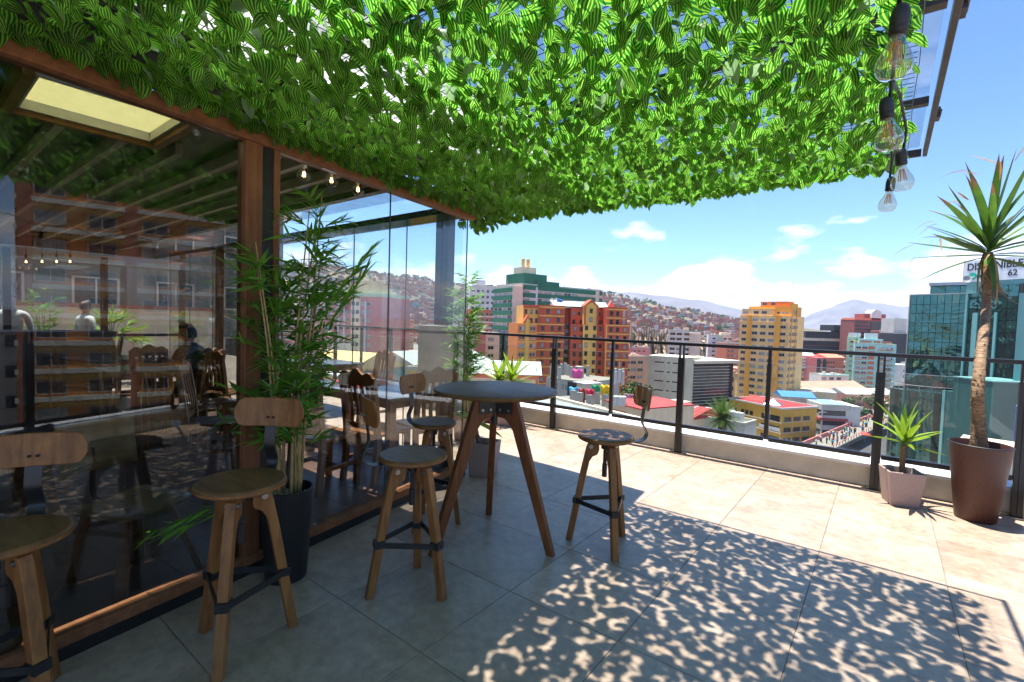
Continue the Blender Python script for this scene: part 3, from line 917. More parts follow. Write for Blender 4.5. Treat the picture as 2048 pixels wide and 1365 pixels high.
def make_stool(leg_off, back_ang):
    root = empty('bar_stool')
    s = MB().lathe([(0.0001, 0.722), (0.172, 0.722), (0.183, 0.728), (0.186, 0.738), (0.183, 0.749), (0.175, 0.755), (0.0001, 0.756)], 56)
    s.build('seat', M['wood_top'], root, auto=35)
    MB().lathe([(0.1868, 0.7335), (0.1875, 0.738), (0.1868, 0.7425)], 56).build('seat_edge', M['wood_stool'], root, smooth=True)
    hub = MB().lathe([(0.0001, 0.7215), (0.070, 0.7215), (0.070, 0.708), (0.030, 0.705), (0.028, 0.66), (0.013, 0.655), (0.013, 0.56), (0.017, 0.555), (0.017, 0.47), (0.0001, 0.468)], 20)
    hub.build('screw_column', M['black_steel'], root, auto=35)
    prof = [(0.045, 0.700), (0.095, 0.703), (0.116, 0.690), (0.126, 0.665), (0.160, 0.50), (0.246, 0.0), (0.204, 0.0), (0.118, 0.49), (0.104, 0.56), (0.080, 0.60), (0.050, 0.615), (0.042, 0.64)]
    for k in range(3):
        a = leg_off + k * 2 * math.pi / 3
        u, t = rad_frame(a)
        lg = MB().extrude(prof, u, (0, 0, 1), t, 0.043).build('leg', M['wood_stool'], root, bevel=0.004)
        c = u * 0.092 + Vector((0, 0, 0.668))
        b = MB().tube([c - t * 0.0265, c + t * 0.0265], 0.014, 14)
        b.tube([c - t * 0.031, c + t * 0.031], 0.007, 8)
        b.build('bolt', M['bolt'], lg)
        # footrest clamp
        zf = 0.285; rf = 0.175
        cp = u * (rf + 0.004) + Vector((0, 0, zf))
        cl = MB()
        tilt = Matrix((u, t, Vector((0, 0, 1)))).transposed()
        cl.box(cp, (0.054, 0.051, 0.040), 0, tilt)
        cl.tube([cp + u * 0.026, cp + u * 0.030], 0.006, 8)
        cl.build('clamp', M['black_steel'], lg)
    fr = []
    for k in range(3):
        a0 = leg_off + k * 2 * math.pi / 3; a1 = a0 + 2 * math.pi / 3
        p0 = rad_frame(a0)[0] * 0.185 + rad_frame(a0)[1] * 0.02; p1 = rad_frame(a1)[0] * 0.185 - rad_frame(a1)[1] * 0.02
        p0.z = p1.z = 0.285
        MB().bar(p0, p1, 0.007, 0.030).build('footrest', M['black_steel'], root)
    # back strap: flat steel leaving the seat, dipping, then rising to the plywood back
    u, t = rad_frame(back_ang)
    path = spline([(0.06, 0.716), (0.17, 0.715), (0.225, 0.716), (0.262, 0.735), (0.276, 0.768), (0.262, 0.805), (0.244, 0.840), (0.244, 0.880), (0.254, 0.95), (0.266, 1.035)], 5)
    st = MB()
    for a, b in zip(path[:-1], path[1:]):
        pass
    vs, fs = [], []
    n = len(path)
    for i, p in enumerate(path):
        d = (path[min(i + 1, n - 1)] - path[max(i - 1, 0)]).normalized()
        nn = Vector((-d.y, d.x))
        for sg, w in ((-1, -1), (-1, 1), (1, 1), (1, -1)):
            q = p + nn * sg * 0.0028
            wv = 0.027 * w
            vs.append(u * q.x + t * wv + Vector((0, 0, q.y)))
    for i in range(n - 1):
        for k in range(4):
            fs.append((i * 4 + k, i * 4 + (k + 1) % 4, i * 4 + 4 + (k + 1) % 4, i * 4 + 4 + k))
    fs += [(0, 1, 2, 3), (n * 4 - 1, n * 4 - 2, n * 4 - 3, n * 4 - 4)]
    st._add(vs, fs); st.build('back_strap', M['black_steel'], root, auto=40)
    # curved plywood back with rounded ends
    bk = MB()
    hw, hh, rr = 0.172, 0.070, 0.052
    outl = []
    for cx_, cy_, a0 in ((hw - rr, hh - rr, 0), (-hw + rr, hh - rr, 90), (-hw + rr, -hh + rr, 180), (hw - rr, -hh + rr, 270)):
        for k in range(7):
            an = R(a0 + k * 15); outl.append((cx_ + rr * math.cos(an), cy_ + rr * math.sin(an)))
    # strips so that the board bends
    cols = 14
    def half(x):
        ax = abs(x)
        return hh if ax <= hw - rr else hh - rr + math.sqrt(max(0, rr * rr - (ax - hw + rr) ** 2))
    vs, fs = [], []
    for i in range(cols + 1):
        x = -hw + 2 * hw * i / cols
        x = math.copysign(abs(x / hw) ** 0.9, x) * hw
        hgt = max(half(x), 0.018)
        bend = -0.30 * x * x * 3.2
        for sg in (-1, 1):
            for zz in (-hgt, hgt):
                lean = zz * 0.12
                vs.append(u * (0.262 + bend + sg * 0.0065 + lean) + t * x + Vector((0, 0, 1.010 + zz)))
    for i in range(cols):
        a = i * 4; b_ = a + 4
        fs += [(a, b_, b_ + 1, a + 1), (a + 2, a + 3, b_ + 3, b_ + 2), (a, a + 2, b_ + 2, b_), (a + 1, b_ + 1, b_ + 3, a + 3)]
    fs += [(0, 1, 3, 2), (cols * 4, cols * 4 + 2, cols * 4 + 3, cols * 4 + 1)]
    bk._add(vs, fs)
    bo = bk.build('backrest', M['wood_stool'], root, bevel=0.004, auto=50)
    for s_ in (-1, 1):
        c = u * 0.247 + t * 0.013 * s_ + Vector((0, 0, 0.985))
        MB().tube([c + u * 0.012, c - u * 0.003, c - u * 0.006], [0.006, 0.006, 0.002], 10).build('bolt', M['black_steel'], bo)
        c = u * 0.272 + t * 0.013 * s_ + Vector((0, 0, 0.985))
        MB().tube([c - u * 0.012, c + u * 0.003], 0.006, 10).build('bolt', M['bolt'], bo)
    return root


SG = 'bar stools on the terrace'


def stool(x, y, leg, back, label, sc=1.0):
    s = make_stool(R(leg), R(back)); s.location = (x, y, 0.0)
    if sc != 1.0: s.scale = (sc, sc, 1.0)
    return tag(s, label, 'stool', SG)


stool(-2.24, 0.955, -43, 127, 'wooden bar stool right in front of the black bamboo pot')
stool(-2.022, 1.759, 8, 246, 'wooden bar stool left of the high round table, its back turned to the camera')
stool(-1.452, 2.945, 79, 40, 'wooden bar stool at the right of the round table near the sunlight')
stool(-2.555, 2.415, 40, 190, 'wooden bar stool tucked against the glass behind the round table', 0.86)
p0 = at(8, 1068, 1.70)
stool(p0.x, p0.y, 20, 155, 'wooden bar stool cut off by the left edge of the picture').scale = (1.0, 1.0, 0.92)

# ------------------------------------------------------------------ round bar table
tb = empty('bar_table', (-2.060, 2.505, 0), 0, 'high round wooden table on three splayed legs', 'table')
MB().lathe([(0.0001, 1.012), (0.395, 1.012), (0.412, 1.018), (0.418, 1.028), (0.412, 1.038), (0.398, 1.043), (0.0001, 1.044)], 80).build('table_top', M['wood_top'], tb, auto=35)
lp = [(0.030, 1.010), (0.150, 1.010), (0.168, 0.985), (0.176, 0.950), (0.462, 0.0), (0.412, 0.0), (0.145, 0.775), (0.120, 0.815), (0.085, 0.845), (0.050, 0.852), (0.030, 0.852)]
hubm = MB().lathe([(0.0001, 1.0115), (0.028, 1.0115), (0.028, 0.86), (0.020, 0.855), (0.020, 0.80), (0.0001, 0.798)], 16)
hubm.build('hub', M['black_steel'], tb, auto=40)
for k, a in enumerate((252, 11, 133)):
    u, t = rad_frame(R(a))
    lg = MB().extrude(lp, u, (0, 0, 1), t, 0.046).build('leg', M['wood_table_leg'], tb, bevel=0.005)
    pl = MB()
    for sg in (-1, 1):
        pl.box(u * 0.082 + t * sg * 0.0262 + Vector((0, 0, 0.945)), (0.118, 0.005, 0.128), 0, Matrix((u, t, Vector((0, 0, 1)))).transposed())
    po = pl.build('bracket_plate', M['black_steel'], lg)
    for (rr_, zz) in ((0.055, 0.99), (0.115, 0.905), (0.055, 0.905)):
        c = u * rr_ + Vector((0, 0, zz))
        MB().tube([c - t * 0.033, c + t * 0.033], 0.0095, 10).build('bolt', M['bolt'], lg)


# ------------------------------------------------------------------ cafe chairs and tables indoors
def make_chair():
    c = empty('dining_chair')
    W_, D_ = 0.42, 0.42
    seat = MB()
    for i in range(6):
        seat.box((-W_ / 2 + 0.035 + i * 0.07, 0, 0.445), (0.066, D_, 0.024))
    seat.box((0, -D_ / 2 + 0.02, 0.415), (W_ - 0.04, 0.03, 0.05)); seat.box((0, D_ / 2 - 0.02, 0.415), (W_ - 0.04, 0.03, 0.05))
    seat.build('seat', M['wood_chair'], c)
    for sx in (-1, 1):
        pts = spline([(0.235, 0.0), (0.205, 0.25), (0.200, 0.44), (0.225, 0.70), (0.265, 0.96)], 4)
        pol = [(p.x - 0.022, p.y) for p in pts] + [(p.x + 0.022, p.y) for p in reversed(pts)]
        MB().extrude(pol, (0, 1, 0), (0, 0, 1), (1, 0, 0), 0.045, (sx * 0.195, 0, 0)).build('leg', M['wood_chair'], c)
        MB().box((sx * 0.185, -0.185, 0.215), (0.045, 0.045, 0.43)).build('leg', M['wood_chair'], c)
        MB().box((sx * 0.190, 0.01, 0.20), (0.022, 0.40, 0.035)).build('stretcher', M['wood_chair'], c)
    MB().box((0, 0.0, 0.20), (0.36, 0.022, 0.035)).build('stretcher', M['wood_chair'], c)
    cr = []
    for i in range(21):
        x = -0.225 + 0.45 * i / 20
        h = 1.005 + 0.040 * math.exp(-(x / 0.055) ** 2) + 0.012 * math.cos(x / 0.225 * math.pi * 3) * (1 if abs(x) > 0.07 else 0.3)
        cr.append((x, h - (0.02 if abs(x) > 0.2 else 0)))
    pol = [(-0.225, 0.895)] + [(0.225, 0.895)] + cr[::-1]
    MB().extrude(pol, (1, 0, 0), (0, 0.12, 0.99), (0, 0.99, -0.12), 0.032, (0, 0.152, 0.0)).build('crest_rail', M['wood_chair'], c, bevel=0.004)
    MB().box((0, 0.215, 0.52), (0.36, 0.028, 0.05)).build('lower_rail', M['wood_chair'], c)
    for i in range(4):
        x = -0.115 + i * 0.077
        pts = spline([(0.213, 0.53), (0.205, 0.64), (0.232, 0.78), (0.255, 0.92)], 4)
        pol = [(p.x - 0.008, p.y) for p in pts] + [(p.x + 0.008, p.y) for p in reversed(pts)]
        MB().extrude(pol, (0, 1, 0), (0, 0, 1), (1, 0, 0), 0.034, (x, 0, 0)).build('back_slat', M['wood_chair'], c)
    return c


CG = 'carved wooden chairs in the cafe'
proto = make_chair()
first = [True]


def chair(px, d, face, label):
    """face: heading (deg, world) the sitter looks towards"""
    p = at(px, 700, d)
    o = proto if first[0] else copy_tree(proto)
    first[0] = False
    o.location = (p.x, p.y, 0.008); o.rotation_euler = (0, 0, R(face + 90))
    return tag(o, label, 'chair', CG)


def cafe_table(x, y, w, d, rz, label):
    t = empty('cafe_table', (x, y, 0.008), R(rz), label, 'table', 'dark topped cafe tables')
    MB().box((0, 0, 0.745), (w, d, 0.035)).build('table_top', M['cafe_top'], t, bevel=0.004)
    MB().box((0, 0, 0.69), (w - 0.12, d - 0.12, 0.07)).build('apron', M['wood_chair'], t)
    for sx in (-1, 1):
        for sy in (-1, 1):
            MB().box((sx * (w / 2 - 0.07), sy * (d / 2 - 0.07), 0.36), (0.07, 0.07, 0.70)).build('leg', M['wood_chair'], t)
    return t


M['cafe_top'] = plain('cafe_table_top', (0.085, 0.075, 0.072), 0.22, 0, 0.2, 5)
M['napkin_red'] = plain('red_cloth', (0.55, 0.02, 0.03), 0.85, 0, 0.15, 12, bmp=0.1)
M['napkin_white'] = plain('white_cloth', (0.72, 0.71, 0.69), 0.85, 0, 0.05)
a1 = at(770, 700, 4.95); a2 = at(300, 700, 6.15); a3 = at(205, 700, 7.2); a4 = at(640, 700, 7.6)
cafe_table(a1.x - 0.15, a1.y, 1.5, 0.8, 0, 'dark topped cafe table by the glass end wall behind the carved chairs')
cafe_table(a2.x, a2.y, 0.9, 0.8, 10, 'dark topped cafe table where the person in a dark jacket sits')
cafe_table(a3.x, a3.y, 1.2, 0.8, 20, 'dark topped cafe table in the middle of the room left of the seated person')
cafe_table(a4.x, a4.y, 1.2, 0.8, 0, 'dark topped cafe table far back by the end wall')
chair(655, 4.20, 98, 'carved wooden chair just behind the bamboo, its back to the glass')
chair(760, 4.45, 97, 'carved wooden chair behind the plywood stool back, second from the bamboo')
chair(848, 4.80, 170, 'carved wooden chair at the end of the cafe table behind the round bar table')
chair(738, 6.60, 265, 'carved wooden chair on the far side of the cafe table by the red napkin')
chair(600, 6.9, 250, 'carved wooden chair half hidden by the bamboo leaves far back')
chair(432, 4.60, 60, 'carved wooden chair left of the bamboo, nearest of the left group')
chair(420, 5.60, 75, 'carved wooden chair behind the nearest one of the left group')
chair(355, 5.00, 140, 'carved wooden chair turned sideways beside the left cafe table')
chair(455, 6.3, 110, 'carved wooden chair between the seated person and the timber post')
chair(387, 6.12, 218, 'carved wooden chair under the person in the dark jacket')
chair(320, 6.2, 10, 'carved wooden chair left of the seated person')
chair(270, 7.4, 80, 'carved wooden chair at the middle table, right of two')
chair(200, 7.9, 260, 'carved wooden chair on the far side of the middle table')
chair(160, 6.7, 80, 'carved wooden chair at the middle table, left of two')
np_ = at(715, 742, 5.0)
cl = MB()
for i in range(8):
    for j in range(6):
        pass
vs, fs = [], []
for i in range(9):
    for j in range(7):
        x, y = -0.26 + 0.065 * i, -0.2 + 0.066 * j
        vs.append((x, y, 0.005 + 0.018 * math.sin(i * 1.3) * math.cos(j * 1.1) - (0.10 * max(0, abs(x) - 0.2))))
for i in range(8):
    for j in range(6):
        a = i * 7 + j; fs.append((a, a + 7, a + 8, a + 1))
cl._add(vs, fs)
ck = cl.build('folded_cloth', M['napkin_red'], smooth=True); ck.location = (a1.x - 0.45, a1.y + 0.02, 0.785)
sm_ = ck.modifiers.new('solid', 'SOLIDIFY'); sm_.thickness = 0.006
tag(ck, 'red cloth lying on the cafe table by the end wall', 'cloth')

# plywood table and shell chair close behind the glass at the left
pt = at(60, 930, 2.42); pt.z = 0
t = empty('plywood_table', (pt.x - 0.25, pt.y - 0.22, 0.008), R(8), 'plywood topped table just inside the glass at the left', 'table')
o = MB().box((0, 0, 0.735), (0.62, 0.80, 0.026)).build('table_top', M['ply'], t, bevel=0.012)
for sx in (-1, 1):
    for sy in (-1, 1):
        MB().bar((sx * 0.20, sy * 0.24, 0.72), (sx * 0.27, sy * 0.33, 0.0), 0.06, 0.035).build('leg', M['wood_top'], t)
pc_ = at(262, 1010, 2.62)
c = empty('plywood_chair', (pc_.x, pc_.y, 0.008), R(115), 'plywood shell chair with bolted seat just inside the glass', 'chair')
vs, fs = [], []
for i in range(9):
    for j in range(9):
        x = -0.21 + 0.0525 * i; y = -0.2 + 0.05 * j
        z = 0.45 + 0.018 * (j / 8) - 0.020 * math.cos((i - 4) / 4 * 1.2) + (0.0 if j < 8 else -0.01)
        k = 1 - 0.10 * max(0, abs(j - 4) - 3)
        vs.append((x * k, y, z))
for i in range(8):
    for j in range(8):
        a = i * 9 + j; fs.append((a, a + 9, a + 10, a + 1))
o = MB()._add(vs, fs).build('seat', M['ply'], c, smooth=True); q = o.modifiers.new('solid', 'SOLIDIFY'); q.thickness = 0.012
for sx in (-1, 1):
    for sy in (-1, 1):
        MB().tube([(sx * 0.08, sy * 0.07, 0.440), (sx * 0.08, sy * 0.07, 0.452)], 0.010, 8).build('bolt', M['bolt'], c)
        MB().bar((sx * 0.12, sy * 0.11, 0.42), (sx * 0.23, sy * 0.22, 0.0), 0.05, 0.03).build('leg', M['wood_top'], c)
vs, fs = [], []
for i in range(9):
    for j in range(7):
        x = -0.20 + 0.05 * i; z = 0.60 + 0.045 * j
        vs.append((x, 0.245 + 0.04 * j / 6 - 0.05 * ((i - 4) / 4) ** 2, z))
for i in range(8):
    for j in range(6):
        a = i * 7 + j; fs.append((a, a + 7, a + 8, a + 1))
o = MB()._add(vs, fs).build('backrest', M['ply'], c, smooth=True); q = o.modifiers.new('solid', 'SOLIDIFY'); q.thickness = 0.012
MB().tube(spline([(0, 0.05, 0.432), (0, 0.20, 0.428), (0, 0.262, 0.47), (0, 0.262, 0.60), (0, 0.272, 0.72)], 4), 0.014, 8).build('back_strap', M['black_steel'], c, smooth=True)

# bar counter at the far left with its pendant bulbs
bc = at(60, 700, 7.4)
ct = empty('bar_counter', (bc.x, bc.y, 0.008), R(15), 'black bar counter at the far left of the cafe', 'counter')
MB().box((0, 0, 0.53), (0.55, 1.9, 1.06)).build('front', M['dark_wall'], ct)
MB().box((0, 0, 1.085), (0.68, 2.0, 0.045)).build('counter_top', M['black_steel'], ct, bevel=0.004)
for k in range(4):
    pass
gl_me = MB().lathe([(0.012, 0.055), (0.020, 0.045), (0.036, 0.028), (0.0475, 0.0), (0.044, -0.022), (0.028, -0.039), (0.0001, -0.0475)], 24).mesh('bulb', M['bulb_clear'], True)
fo = MB()
for k in range(4):
    a = k * math.pi / 2
    fo.tube([(0.006 * math.cos(a), 0.006 * math.sin(a), 0.020), (0.011 * math.cos(a), 0.011 * math.sin(a), -0.012)], 0.0022, 6)
fo_me = fo.mesh('filament', M['filament_on'])
so_me = MB().lathe([(0.0001, 0.10), (0.014, 0.098), (0.018, 0.085), (0.018, 0.05), (0.0001, 0.049)], 16).mesh('socket', M['white_frame'], True)
PG = 'globe bulbs inside the glass'
for (px, py, d, lab) in ((608, 350, 3.32, 'lit globe bulb nearest the timber post, under the cafe ceiling'), (663, 362, 3.60, 'middle one of three lit globe bulbs beside the timber post'), (716, 380, 3.86, 'lit globe bulb farthest from the timber post, against the sky')):
    p = at(px, py, d)
    e = empty('globe_bulb', p, 0, lab, 'bulb', PG)
    inst('bulb', gl_me, e); inst('filament', fo_me, e); inst('socket', so_me, e)
    MB().tube([(0, 0, 0.095), (0, 0, 2.60 - p.z)], 0.003, 5).build('cord', M['socket'], e)
for i, (px, lab) in enumerate(((52, 'first'), (84, 'second'), (113, 'third'), (140, 'fourth'))):
    p = at(px, 524, 7.2)
    e = empty('pendant_bulb', p, 0, lab + ' from the left of four lit pendant bulbs over the bar counter', 'bulb', 'pendant bulbs over the bar')
    for nm, me in (('bulb', gl_me), ('filament', fo_me), ('socket', sock_me)):
        q = inst(nm, me, e); q.location = (0, 0, 0.03 if nm == 'socket' else 0)
    MB().tube([(0, 0, 0.11), (0, 0, 2.60 - p.z)], 0.004, 5).build('cord', M['socket'], e)

# ------------------------------------------------------------------ people (one continuous skinned body each)
M['skin'] = plain('skin', (0.36, 0.20, 0.135), 0.55, 0, 0.08)
M['hair'] = plain('hair', (0.012, 0.010, 0.009), 0.45, 0, 0.2, 40)
M['jacket'] = plain('dark_jacket', (0.018, 0.022, 0.032), 0.55, 0, 0.2, 14, bmp=0.2)
M['shirt'] = plain('white_shirt', (0.74, 0.74, 0.74), 0.8, 0, 0.04, 10, bmp=0.1)
M['trouser'] = plain('dark_trousers', (0.02, 0.02, 0.025), 0.8, 0, 0.2)


def body_mesh(joints, edges, zsplit, mats, name='body', root=0):
    """joints: (x, y, z, r); grown with Skin + Subdivision into one surface, materials by height bands"""
    me = bpy.data.meshes.new(name)
    me.from_pydata([j[:3] for j in joints], edges, [])
    o = bpy.data.objects.new(name, me); col.objects.link(o)
    sk = o.modifiers.new('skin', 'SKIN'); sk.use_smooth_shade = True
    for i, sv in enumerate(me.skin_vertices[0].data):
        r = joints[i][3]; sv.radius = r if isinstance(r, tuple) else (r, r)
        sv.use_root = (i == root)
    ss = o.modifiers.new('sub', 'SUBSURF'); ss.levels = 1; ss.render_levels = 1
    dg = bpy.context.evaluated_depsgraph_get()
    ev = o.evaluated_get(dg)
    m2 = bpy.data.meshes.new_from_object(ev)
    bpy.data.objects.remove(o)
    for m in mats: m2.materials.append(m)
    idx = []
    for p in m2.polygons:
        idx.append(zsplit(p.center))
    m2.polygons.foreach_set('material_index', idx)
    m2.polygons.foreach_set('use_smooth', [True] * len(m2.polygons))
    return m2


def head_mesh():
    b = MB()
    prof = [(0.0001, -0.115), (0.035, -0.112), (0.055, -0.095), (0.070, -0.06), (0.077, 0.0), (0.077, 0.04), (0.070, 0.075), (0.048, 0.103), (0.0001, 0.115)]
    b.lathe(prof, 16)
    b.v = [(x, y * 1.18 + (0.012 if z < -0.03 else 0) * (1 if y < 0 else 0), z) for x, y, z in b.v]
    b.tube([(0, -0.088, 0.02), (0, -0.112, -0.028), (0, -0.090, -0.036)], [0.008, 0.014, 0.008], 6)
    for s in (-1, 1):
        b.tube([(s * 0.074, 0.005, 0.015), (s * 0.084, 0.012, -0.005), (s * 0.076, 0.008, -0.03)], [0.010, 0.014, 0.008], 6)
    return b


def face_bits(parent, c, rz):
    pass


def person_standing(loc, rz, label, shirt, trousers, hair=True, h=1.70):
    root = empty('person', loc, rz, label, 'person')
    J = [(0, 0, 0.93, (0.155, 0.11)), (0, 0.0, 1.10, (0.150, 0.105)), (0, 0, 1.28, (0.175, 0.115)), (0, 0.01, 1.40, (0.13, 0.09)), (0, 0.01, 1.47, 0.058), (0, 0.0, 1.56, 0.06),
         (0.19, 0.01, 1.38, 0.062), (0.25, 0.02, 1.12, 0.046), (0.24, -0.10, 0.90, 0.036), (0.235, -0.14, 0.82, 0.036),
         (-0.19, 0.01, 1.38, 0.062), (-0.25, 0.02, 1.12, 0.046), (-0.24, -0.10, 0.90, 0.036), (-0.235, -0.14, 0.82, 0.036),
         (0.09, 0, 0.86, 0.095), (0.10, 0, 0.47, 0.062), (0.10, 0.02, 0.09, 0.045), (0.11, -0.12, 0.04, 0.042),
         (-0.09, 0, 0.86, 0.095), (-0.10, 0, 0.47, 0.062), (-0.10, 0.02, 0.09, 0.045), (-0.11, -0.12, 0.04, 0.042)]
    E_ = [(0, 1), (1, 2), (2, 3), (3, 4), (4, 5), (3, 6), (6, 7), (7, 8), (8, 9), (3, 10), (10, 11), (11, 12), (12, 13), (0, 14), (14, 15), (15, 16), (16, 17), (0, 18), (18, 19), (19, 20), (20, 21)]
    def band(c):
        if c.z > 1.47: return 2
        if abs(c.x) > 0.20 and c.z < 0.90: return 2
        return 0 if c.z > 0.90 else 1
    me = body_mesh(J, E_, band, [shirt, trousers, M['skin']])
    o = bpy.data.objects.new('body', me); col.objects.link(o); o.parent = root
    hd = head_mesh().build('head', M['skin'], root, smooth=True); hd.location = (0, -0.005, 1.625)
    hh = MB().lathe([(0.080, -0.02), (0.084, 0.03), (0.078, 0.078), (0.053, 0.11), (0.0001, 0.123)], 16)
    hh.v = [(x, y * 1.16 + 0.012, z + (0.03 if y < -0.04 else -0.03 * (y > 0.03))) for x, y, z in hh.v]
    ho = hh.build('hair', M['hair'], hd, smooth=True)
    root.scale = (h / 1.74,) * 3
    return root


def person_seated(loc, rz, label):
    root = empty('person', loc, rz, label, 'person')
    J = [(0, 0.02, 0.52, (0.16, 0.13)), (0, 0.03, 0.68, (0.155, 0.12)), (0, 0.0, 0.88, (0.185, 0.125)), (0, -0.02, 1.00, (0.14, 0.10)), (0, -0.04, 1.07, 0.060), (0, -0.05, 1.14, 0.058),
         (0.20, -0.02, 0.98, 0.072), (0.27, -0.08, 0.74, 0.056), (0.20, -0.33, 0.78, 0.042), (0.13, -0.42, 0.80, 0.036),
         (-0.20, -0.02, 0.98, 0.072), (-0.27, -0.08, 0.74, 0.056), (-0.20, -0.33, 0.78, 0.042), (-0.13, -0.42, 0.80, 0.036),
         (0.10, -0.10, 0.52, 0.095), (0.11, -0.42, 0.50, 0.070), (0.11, -0.42, 0.09, 0.046), (0.11, -0.55, 0.04, 0.042),
         (-0.10, -0.10, 0.52, 0.095), (-0.11, -0.42, 0.50, 0.070), (-0.11, -0.42, 0.09, 0.046), (-0.11, -0.55, 0.04, 0.042)]
    E_ = [(0, 1), (1, 2), (2, 3), (3, 4), (4, 5), (3, 6), (6, 7), (7, 8), (8, 9), (3, 10), (10, 11), (11, 12), (12, 13), (0, 14), (14, 15), (15, 16), (16, 17), (0, 18), (18, 19), (19, 20), (20, 21)]
    def band(c):
        if c.z > 1.09: return 2
        if c.y < -0.37 and c.z > 0.70: return 2
        return 0 if c.z > 0.60 else 1
    me = body_mesh(J, E_, band, [M['jacket'], M['trouser'], M['skin']])
    o = bpy.data.objects.new('body', me); col.objects.link(o); o.parent = root
    hd = head_mesh().build('head', M['skin'], root, smooth=True); hd.location = (0, -0.065, 1.215); hd.rotation_euler = (R(8), 0, 0)
    hh = MB().lathe([(0.080, -0.03), (0.085, 0.03), (0.079, 0.08), (0.054, 0.113), (0.0001, 0.126)], 16)
    hh.v = [(x, y * 1.16 + 0.012, z + (0.035 if y < -0.04 else -0.035 * (y > 0.03))) for x, y, z in hh.v]
    hh.build('hair', M['hair'], hd, smooth=True)
    cl = MB().lathe([(0.075, 0.0), (0.082, 0.03), (0.072, 0.055)], 14, (0, -0.03, 1.045)); cl.build('collar', M['jacket'], root, smooth=True)
    return root


ps = at(385, 700, 6.10)
person_seated((ps.x, ps.y, 0.0), R(308), 'person in a dark padded jacket sitting at a cafe table, head turned left')
pw = at(22, 700, 8.1)
person_standing((pw.x, pw.y, 0.0), R(75), 'person in a white shirt standing behind the bar counter', M['shirt'], M['trouser'])
pw = at(172, 700, 9.0)
person_standing((pw.x, pw.y, 0.0), R(200), 'person in a white shirt standing in the middle of the cafe', M['shirt'], M['trouser'], h=1.62)

# ------------------------------------------------------------------ plants
def blade(L, W, rows=5, curl=0.15, fold=0.25, peak=0.35, pw=1.0):
    """a long leaf along +y, droops with curl; UV across/along"""
    b = MB(); b.uv = []
    for i in range(rows + 1):
        v = i / rows
        w = W * (max(0.0, math.sin(math.pi * min(1, (v * (0.5 / peak)) if v < peak else 0.5 + (v - peak) / (1 - peak) * 0.5))) ** pw)
        w = max(w, W * (0.30 if v == 0 else 0.0))
        for u in (-1, 0, 1):
            b.v.append((u * w / 2, v * L * (1 - 0.15 * curl * v), abs(u) * fold * w / 2 - curl * L * v * v)); b.uv.append(((u + 1) / 2, v))
    for i in range(rows):
        for c in range(2):
            a = i * 3 + c
            b.f.append([a, a + 1, a + 4, a + 3]); b.m.append(0)
    return b


def orient(d, roll=0.0, up=Vector((0, 0, 1))):
    d = Vector(d).normalized()
    s = d.cross(up)
    if s.length < 1e-3: s = Vector((1, 0, 0))
    s.normalize(); n = s.cross(d)
    s2 = s * math.cos(roll) + n * math.sin(roll); n2 = s2.cross(d)
    return Matrix(((s2.x, d.x, n2.x), (s2.y, d.y, n2.y), (s2.z, d.z, n2.z)))


def place(me, parent, loc, d, scale, roll=0.0, name='leaf'):
    o = bpy.data.objects.new(name, me); col.objects.link(o); o.parent = parent
    o.matrix_basis = Matrix.Translation(loc) @ orient(d, roll).to_4x4() @ Matrix.Scale(scale, 4)
    return o


bam_b = [blade(1.0, w, 5, c, 0.3, 0.32) for w, c in ((0.13, 0.10), (0.15, 0.25), (0.11, 0.02))]
bam_m = [b.mesh('leaf', M['leaf_bamboo'], True) for b in bam_b]


def square_pot(parent, side_b, side_t, h, mat, rz=0.0, name='pot'):
    b = MB()
    def ring(s, z): return [(-s / 2, -s / 2, z), (s / 2, -s / 2, z), (s / 2, s / 2, z), (-s / 2, s / 2, z)]
    vs = ring(side_b, 0) + ring(side_t, h) + ring(side_t - 0.03, h) + ring(side_t - 0.05, h - 0.07)
    fs = [(3, 2, 1, 0), (12, 13, 14, 15)]
    for r in range(3):
        for i in range(4): fs.append((r * 4 + i, r * 4 + (i + 1) % 4, r * 4 + 4 + (i + 1) % 4, r * 4 + 4 + i))
    b._add(vs, fs)
    o = b.build(name, mat, parent, bevel=0.006); o.rotation_euler = (0, 0, rz)
    return o


